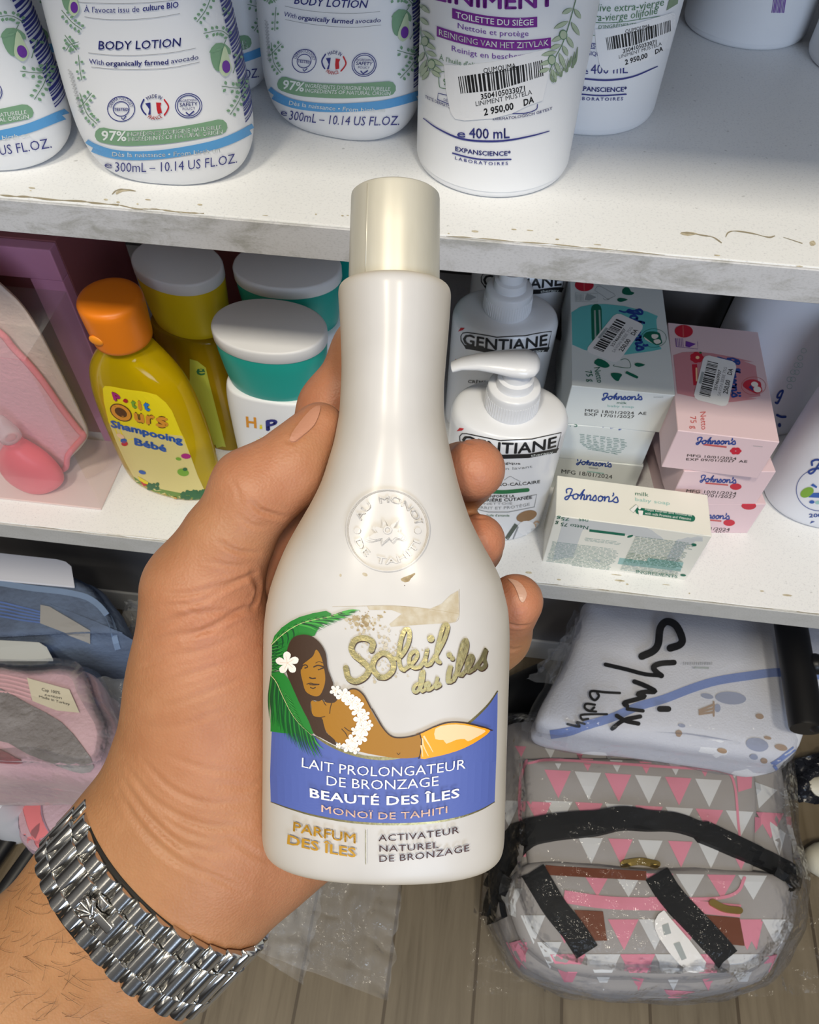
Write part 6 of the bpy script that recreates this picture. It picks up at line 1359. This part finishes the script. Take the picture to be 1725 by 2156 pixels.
for P, nm in (([(770, 600), (850, 590), (930, 605)], 'zip_pull'), ([(1200, 790), (1260, 820), (1330, 830)], 'zip_pull')):
    z = Decal(bv, base=.001, step=.0002, maxlen=14, near=.95).zoom(980, 1560, 2.3154); z.stroke(P, 34, M_BRASS, 0, relief=.004); z.build(nm, bag, 'brass zip pull')
s = Decal(bv, base=.002, maxlen=16, near=.95).zoom(980, 1560, 2.3154)
s.stroke([(90, 880), (110, 760), (180, 600), (290, 470), (420, 430), (620, 410), (760, 385), (880, 395), (1020, 405), (1150, 450), (1330, 530), (1500, 610), (1640, 700)], 124, M_BLK, 0, smooth=6, caps=False, relief=.010, taper=lambda u: .55 + .45 * math.sin(math.pi * min(1, u + .25)) if u < .75 else .55 + .25 * (1 - u) * 4)
s.build('carry_handle', bag, 'black webbing handle')
for P in ([(330, 640), (390, 740), (440, 820), (520, 920), (592, 1030)], [(930, 650), (1000, 760), (1120, 890), (1230, 1010), (1272, 1062)]):
    s = Decal(bv, base=.001, maxlen=16, near=.95).zoom(980, 1560, 2.3154); s.stroke(P, 118, M_BLK, 0, smooth=6, caps=False, relief=.004); s.build('strap', bag, 'black strap end')
s = Decal(bv, base=.0035, step=.0003, maxlen=16, near=.95).zoom(980, 1560, 2.3154)
s.poly([(960, 830), (990, 860), (1170, 1080), (1110, 1120), (1040, 1090), (940, 960), (920, 880)], P_PAPER, 0, 2); s.poly([(955, 900), (985, 890), (1000, 940), (965, 950)], J_GRY, 1); s.poly([(1010, 990), (1040, 980), (1075, 1060), (1050, 1070)], J_GRY, 1); s.build('paper_tag', bag, 'white paper tag')
def inflate(P, k): c = sum(P, Vector()) / len(P); return [c + (p - c) * k for p in P]
mb = MB(); V, F = slab(inflate(o_, 1.035), 0.001, .152, .045, .007, 3, 5, .022); mb.add(V, F[:-1])
V, F = sheet([(1000, 1900), (1130, 1900), (1240, 2100), (985, 2095)], lambda u, v: .004, 18, 24, .010, 26, 4); mb.add(V, F)
V, F = sheet([(1660, 1830), (1790, 1800), (1790, 2085), (1560, 2100)], lambda u, v: .004, 22, 26, .012, 26, 7); mb.add(V, F)
mb.build('plastic_wrap', [M_WRAP], bag, world=True, label='clear crackling plastic wrap')

# towel pack lying over the bag's top
pk = thing('towel_pack', 'white towel pack in clear plastic with black handwriting and blue trim', 'towel', onz(1400, 1450, .16))
M_TOWEL = mat('white_towel', (0.72, 0.74, 0.80), 0.9, bump=(420, 0.5, 0.0015), sheen=0.3); T_BLUE = mat('blue_trim', (0.19, 0.28, 0.60), 0.8, bump=(400, .4, .001)); T_GREY = mat('grey_blue_print', (0.33, 0.37, 0.50), 0.8); T_BRN = mat('tan_print', (0.40, 0.28, 0.19), 0.8)
tw = [onz(x, y, .262) for x, y in [(1140, 1488), (1150, 1525), (1240, 1542), (1400, 1562), (1560, 1586), (1640, 1596), (1685, 1575), (1715, 1495), (1790, 1330), (1780, 1296), (1500, 1278), (1260, 1258), (1230, 1285), (1200, 1380)]]
mb = MB(); mb.add(*slab(tw, .180, .262, .014, .0025, 4, 4, .006)); tb = mb.build('folded_towel', [M_TOWEL], pk, world=True)
d = Decal(bvh_of([tb]), base=.0008, step=.0004, maxlen=14, near=.85).zoom(1040, 1250, 2.518)
d.stroke([(300, 745), (400, 728), (480, 700), (620, 660), (760, 600), (900, 560), (1050, 503), (1180, 464), (1350, 437), (1530, 418), (1800, 440)], 46, T_BLUE, 0, caps=False)
d.ell(1255, 555, 82, 34, T_GREY, 1, .08); d.ell(1130, 545, 34, 14, T_GREY, 1, .2); d.ell(1185, 608, 16, 22, T_GREY, 1); d.stroke([(1165, 575), (1165, 650)], 9, T_BRN, 1, smooth=0)
for k in (0, 1, 2): d.stroke([(1165, 590 + 20 * k), (1090, 620 + 10 * k)], 12, T_BRN, 1, smooth=0)
for x, y, a, b, m in ((1408, 652, 22, 15, T_BRN), (995, 700, 20, 10, T_GREY), (980, 740, 18, 16, T_BRN), (1450, 766, 20, 9, T_BRN), (1395, 800, 60, 34, T_GREY), (1520, 815, 34, 16, T_BRN), (1378, 862, 22, 14, T_GREY), (1432, 882, 18, 14, T_BRN), (1210, 830, 26, 12, T_BRN)): d.ell(x, y, a, b, m, 1, .2)
d.stroke([(1700, 770), (1600, 830), (1520, 890), (1480, 915)], 50, T_BLUE, 0, caps=False)
d.build('towel_print', pk, 'blue trim and small grey and tan prints')
mb = MB(); V, F = slab(inflate(tw, 1.02), .176, .2665, .02, .004, 6, 4, .008); mb.add(V, F)
V, F = sheet([(1215, 1290), (1250, 1290), (1190, 1575), (1098, 1538)], lambda u, v: .245 - .03 * (1 - u), 14, 26, .006, 22, 4); mb.add(V, F)
V, F = sheet([(1190, 1340), (1240, 1290), (1200, 1450), (1108, 1432)], lambda u, v: .255, 12, 18, .006, 22, 14); mb.add(V, F)
wr = mb.build('plastic_sleeve', [M_WRAPD], pk, world=True)
d = Decal(bvh_of([wr]), base=.0008, step=.0003, maxlen=10, near=.85).zoom(1040, 1250, 2.518)
for P, w in (([(935, 290), (985, 272), (998, 240), (965, 170), (915, 150), (882, 185), (872, 265), (845, 305), (785, 333)], 40), ([(955, 366), (880, 372), (846, 392), (866, 420), (888, 436)], 30), ([(592, 377), (700, 402), (800, 428), (888, 436)], 22), ([(745, 467), (800, 488), (856, 520), (800, 522), (762, 534), (800, 545), (760, 560), (692, 580), (706, 596)], 25), ([(708, 612), (790, 622)], 20), ([(880, 612), (925, 612)], 32), ([(628, 714), (690, 672), (776, 652)], 23), ([(652, 648), (700, 676), (766, 690)], 23),
             ([(668, 528), (590, 524), (518, 518), (512, 545), (535, 566), (556, 545), (548, 526)], 14), ([(535, 590), (490, 585), (482, 606), (510, 622), (532, 604)], 13), ([(482, 606), (500, 622), (542, 626)], 12), ([(600, 640), (520, 640), (462, 645), (470, 668), (500, 664)], 12), ([(482, 690), (440, 680), (455, 700), (440, 702), (390, 690)], 12)): d.stroke(P, w, P_BLACK, 0)
for k in range(16): d.line((1005 + 10 * k, 362 + (k % 3)), (1005 + 10 * k, 378), 3 + (k % 3), P_GREY, 0)
d.line((1060, 392), (1140, 394), 10, J_GRY, 0)
d.build('handwriting', pk, 'black handwriting on the sleeve')
# black folding-frame bar resting on the pack
bar = thing('frame_bar', 'thick black frame bar with round knobs lying across the towel pack', 'bar', onz(1690, 1450, .27))
a_, b_ = onz(1700, 1535, .308), onz(1655, 1250, .308)
mb = MB(); mb.add(*tube([a_, a_ * .98 + b_ * .02, b_], [.0185, .0195, .0195], 28, flat=.95)); mb.build('tube', [mat('black_plastic', (0.008, 0.008, 0.009), 0.38)], bar, world=True, autosmooth=40)
for (x, y) in ((1716, 1398), (1722, 1520)):
    c = onz(x, y, .312); mb = MB(); mb.add(*ball(c, .013, 1, 1, 1, 18, 12)); mb.build('knob', [_mats['black_plastic']], bar, world=True)

# left: blue and pink blanket packs
M_PNK = mat('pink_blanket', (0.64, 0.44, 0.48), 0.9, bump=(150, 0.5, 0.003), noisec=((0.52, 0.33, 0.38), 16, 0.5, 4), sheen=.3); M_BLU = mat('blue_blanket', (0.15, 0.21, 0.33), 0.9, bump=(150, 0.5, 0.003), noisec=((0.10, 0.13, 0.20), 18, 0.5, 5)); M_LIL = mat('lilac_blanket', (0.56, 0.40, 0.47), 0.9, bump=(150, 0.5, 0.003)); M_SILV = mat('grey_blanket', (0.36, 0.34, 0.35), 0.9, bump=(120, 0.8, 0.004), noisec=((0.22, 0.20, 0.20), 22, 0.6, 5))
M_TAGC = mat('cream_tag', (0.66, 0.60, 0.46), 0.7)
def o3(P, z): return [onz(x, y, z) for x, y in P]
blp = thing('blanket_pack', 'folded blue blanket pack at the back left under the lower board', 'blanket', onz(60, 1380, 0), None, 'folded blanket packs')
bl_out = o3([(-260, 1190), (60, 1205), (165, 1218), (225, 1250), (262, 1310), (278, 1352), (258, 1358), (-260, 1356)], .30)
mb = MB(); mb.add(*slab(bl_out, 0, .315, .03, .004, 11, 4, .006)); bbl = mb.build('folded_blanket', [M_BLU], blp, world=True)
d = Decal(bvh_of([bbl]), base=.0012, step=.0006, maxlen=14, near=.95).zoom(0, 1130, 3.218)
for k in range(5): d.stroke([(-200, 425 + 24 * k), (0, 445 + 24 * k), (140, 478 + 22 * k), (275, 512 + 18 * k)], 11, mat('blue_fold', (0.10, 0.17, 0.42), 0.8), 0, caps=False)
d.poly([(278, 465), (340, 478), (615, 640), (615, 720), (275, 590)], mat('dull_tag', (0.34, 0.33, 0.32), 0.7), 1)
d.stroke([(-100, 300), (200, 350), (450, 380), (620, 430), (740, 560), (800, 760)], 40, mat('blue_trim_dark', (0.22, 0.31, 0.48), 0.8), 0, caps=False)
d.build('trim_and_tag', blp)
mb = MB(); V, F = hexa([onz(-200, 1170, .318), onz(156, 1240, .318), onz(158, 1238, .3195), onz(-200, 1166, .3195), onz(-200, 1130, .335), onz(140, 1180, .335), onz(142, 1178, .3365), onz(-200, 1126, .3365)], .0003, 1)
q = [onz(-200, 1205, .322), onz(157, 1238, .322), onz(150, 1196, .326), onz(138, 1186, .327), onz(120, 1181, .327), onz(-200, 1146, .327)]
mb = MB(); mb.add(q + [v + Vector((0, .0015, .0015)) for v in q], [(0, 1, 2, 3, 4, 5), (11, 10, 9, 8, 7, 6)] + [(i, (i + 1) % 6, 6 + (i + 1) % 6, 6 + i) for i in range(6)], 0, smooth=False)
mb.build('header_card', [mat('white_card', (0.62, 0.63, 0.70), 0.6)], blp, world=True, label='white header card')
pkp = thing('blanket_pack', 'folded pink blanket pack in clear plastic with a cream tag, below the blue one', 'blanket', onz(60, 1520, 0), None, 'folded blanket packs')
pp = o3([(-260, 1400), (60, 1398), (150, 1396), (195, 1412), (215, 1460), (250, 1545), (240, 1610), (200, 1640), (60, 1628), (-260, 1605)], .30)
mb = MB(); mb.add(*slab(pp, .15, .305, .028, .005, 21, 4, .004)); pbl = mb.build('folded_blanket', [M_PNK], pkp, world=True)
d = Decal(bvh_of([pbl]), base=.0015, step=.0006, maxlen=14, near=.9).zoom(0, 1130, 3.218)
for k in range(5): d.stroke([(-200, 935 + 26 * k), (0, 940 + 28 * k), (110, 960 + 28 * k), (215, 985 + 30 * k)], 12, mat('rose_fold', (0.72, 0.42, 0.46), 0.8), 0, caps=False)
d.poly([(-100, 1010), (0, 1030), (200, 1140), (420, 1260), (560, 1420), (640, 1560), (560, 1600), (420, 1560), (200, 1480), (60, 1400), (-100, 1330)], M_SILV, 0, 2)
d.poly([(-100, 1420), (0, 1440), (110, 1500), (160, 1530), (60, 1535), (-100, 1500)], M_MAROON, 1, 2)
d.poly([(188, 962), (475, 1040), (545, 1200), (390, 1185), (225, 1120)], M_TAGC, 2)
d.text('Cap 100%', (290, 1050), (415, 1075), (0, -20), P_BLACK, 3); d.text('cotton', (310, 1085), (425, 1108), (0, -18), P_BLACK, 3); d.text('Made in Turkey', (272, 1098), (480, 1152), (0, -16), P_BLACK, 3)
d.build('tag_and_pattern', pkp, 'cream fabric tag and grey pattern')
q = [onz(-200, 1392, .312), onz(112, 1392, .312), onz(98, 1366, .318), onz(82, 1356, .319), onz(-200, 1340, .32)]
mb = MB(); mb.add(q + [v + Vector((0, .0015, .0015)) for v in q], [(0, 1, 2, 3, 4), (9, 8, 7, 6, 5)] + [(i, (i + 1) % 5, 5 + (i + 1) % 5, 5 + i) for i in range(5)], 0, smooth=False)
mb.build('header_card', [mat('grey_card', (0.45, 0.46, 0.44), 0.6)], pkp, world=True, label='grey header card')
mb = MB(); mb.add(*slab(inflate(pp, 1.05), .151, .320, .036, .004, 21, 4, .008)); mb.build('plastic_sleeve', [M_WRAP2], pkp, world=True)
cb = thing('storage_carton', 'low dark carton on the floor carrying the pink blanket pack', 'box', onz(-40, 1560, 0))
mb = MB(); v0 = o3([(-250, 1545), (70, 1552), (70, 1500), (-250, 1498)], .15); mb.add(*hexa([Vector((v.x, v.y, 0)) for v in v0] + [Vector((v.x, v.y, .1495)) for v in v0], .002, 2), smooth=False); mb.build('carton', [mat('dark_carton', (0.05, 0.035, 0.03), 0.7)], cb, world=True)
# pink open pouch below the pack
op = thing('open_pouch', 'small lilac fabric pouch with coral lining lying open on the floor', 'pouch', onz(140, 1720, 0))
oq = o3([(95, 1640), (55, 1680), (42, 1730), (45, 1770), (80, 1792), (120, 1780), (230, 1800), (290, 1700), (270, 1630), (180, 1610)], .05)
mb = MB(); mb.add(*slab(oq, 0, .075, .02, .003, 31, 4, .004)); ob = mb.build('pouch_body', [M_LIL], op, world=True)
d = Decal(bvh_of([ob]), base=.001, step=.0006, maxlen=12, near=1.0).zoom(0, 1580, 5.675)
d.poly([(530, 330), (470, 450), (320, 540), (245, 620), (250, 900), (320, 1080), (450, 1190), (600, 1080), (610, 1000), (540, 900), (490, 760), (500, 560)], mat('coral_lining', (0.72, 0.20, 0.22), 0.8), 0, 2)
d.poly([(245, 620), (262, 640), (330, 900), (430, 1120), (480, 1180), (430, 1190), (330, 1120), (250, 960), (232, 780)], M_PNK, 1, 2); d.poly([(480, 870), (440, 900), (380, 960), (370, 1000), (430, 1060), (470, 960)], M_MAROON, 1); d.stroke([(560, 330), (520, 450), (500, 620), (510, 780), (560, 920), (610, 1000)], 16, mat('lilac_piping', (0.33, 0.22, 0.30), 0.8), 2)
d.build('lining', op, 'coral lining and dark piping')
# white canister, dark rods
cn_ = onz(-52, 1660, .15); cn = thing('white_canister', 'white plastic canister on the floor at the left edge of the frame', 'canister', (cn_.x, cn_.y, 0))
mb = MB(); mb.add(*loft([(0, .030, .030), (.001, .034, .034), (.13, .035, .035), (.135, .030, .030)], 40)); mb.build('canister_body', [M_LID], cn, autosmooth=40)
mb = MB(); mb.add(*loft([(.136, .031, .031), (.1365, .0325, .0325), (.150, .032, .032), (.151, .029, .029)], 40)); mb.build('lid', [M_LID], cn, autosmooth=40)
for k, (a, b, l) in enumerate((((-60, 1880), (110, 1640), 'thin black rod on the floor beside the white canister'), ((-30, 1930), (70, 1790), 'thin black rod on the floor nearest the forearm'))):
    mb = MB(); mb.add(*tube([onz(*a, .012), onz(*b, .012)], .011, 14)); tag(mb.build('black_rod', [_mats['black_plastic']], autosmooth=40), l, 'rod', 'black rods')
# loose plastic
def loose(label, c, zf, n=(36, 36), amp=.012, fr=20, seed=1, m=None, name='plastic_bag'):
    mb = MB(); mb.add(*sheet(c, zf, n[0], n[1], amp, fr, seed)); tag(mb.build(name, [m or M_LOOSE]), label, 'plastic bag'); 
loose('clear empty plastic bag lying on the floor tiles under the bottle', [(560, 1840), (850, 1850), (818, 2108), (420, 1960)], lambda u, v: .004 + .03 * math.sin(math.pi * u) * (1 - v), (46, 46), .012, 22, 2)
loose('clear plastic offcut folded over the other bag on the floor beside the watch', [(520, 1850), (690, 1840), (640, 2075), (500, 1985)], lambda u, v: .050 + .02 * math.sin(math.pi * u), (26, 30), .012, 26, 5)
loose('clear plastic wad between the blue blanket pack and the hand', [(262, 1268), (330, 1262), (330, 1385), (258, 1350)], lambda u, v: .27, (16, 18), .014, 26, 8)
loose('clear plastic wad beside the pink blanket pack and the hand', [(205, 1440), (320, 1420), (320, 1650), (240, 1640)], lambda u, v: .27 - .05 * v, (20, 24), .014, 26, 9)
M_BAGB = mat('black_plastic_bag', (0.012, 0.013, 0.018), 0.16, bump=(60, 0.8, 0.006))
loose('black crumpled plastic bag on the floor at the frame edge, beyond the changing bag', [(1650, 1610), (1800, 1560), (1800, 1700), (1655, 1690)], lambda u, v: .03, (24, 24), .02, 24, 12, M_BAGB)
M_CREAM = mat('cream_plastic', (0.66, 0.63, 0.52), 0.4)
for (x, y, s, l) in ((1722, 1660, .020, 'cream rounded bottle end lying on the black plastic bag'), (1752, 1812, .026, 'cream rounded bottle end on the floor right of the changing bag')):
    c = onz(x, y, s); r = thing('cream_bottle', l, 'bottle', (c.x, c.y, 0), None, 'cream bottles'); mb = MB(); mb.add(*tube([c + Vector((-.035, -.004, 0)), c + Vector((-.030, -.003, 0)), c + Vector((-.018, -.002, 0)), c, c + Vector((.09, .01, 0))], [s * .3, s * .62, s * .88, s, s], 24)); mb.build('bottle_body', [M_CREAM], r, world=True)
st = thing('dark_gap_roll', 'black roll added to darken the gap between the held bottle and the towel pack', 'strap', onz(1090, 1540, .0))  # black roll added to fill the dark gap here
mb = MB(); mb.add(*tube([onz(1000, 1515, .038), onz(1075, 1475, .038), onz(1150, 1440, .038)], .034, 20, flat=1)); mb.build('filler_roll', [M_BLK], st, world=True, autosmooth=40)
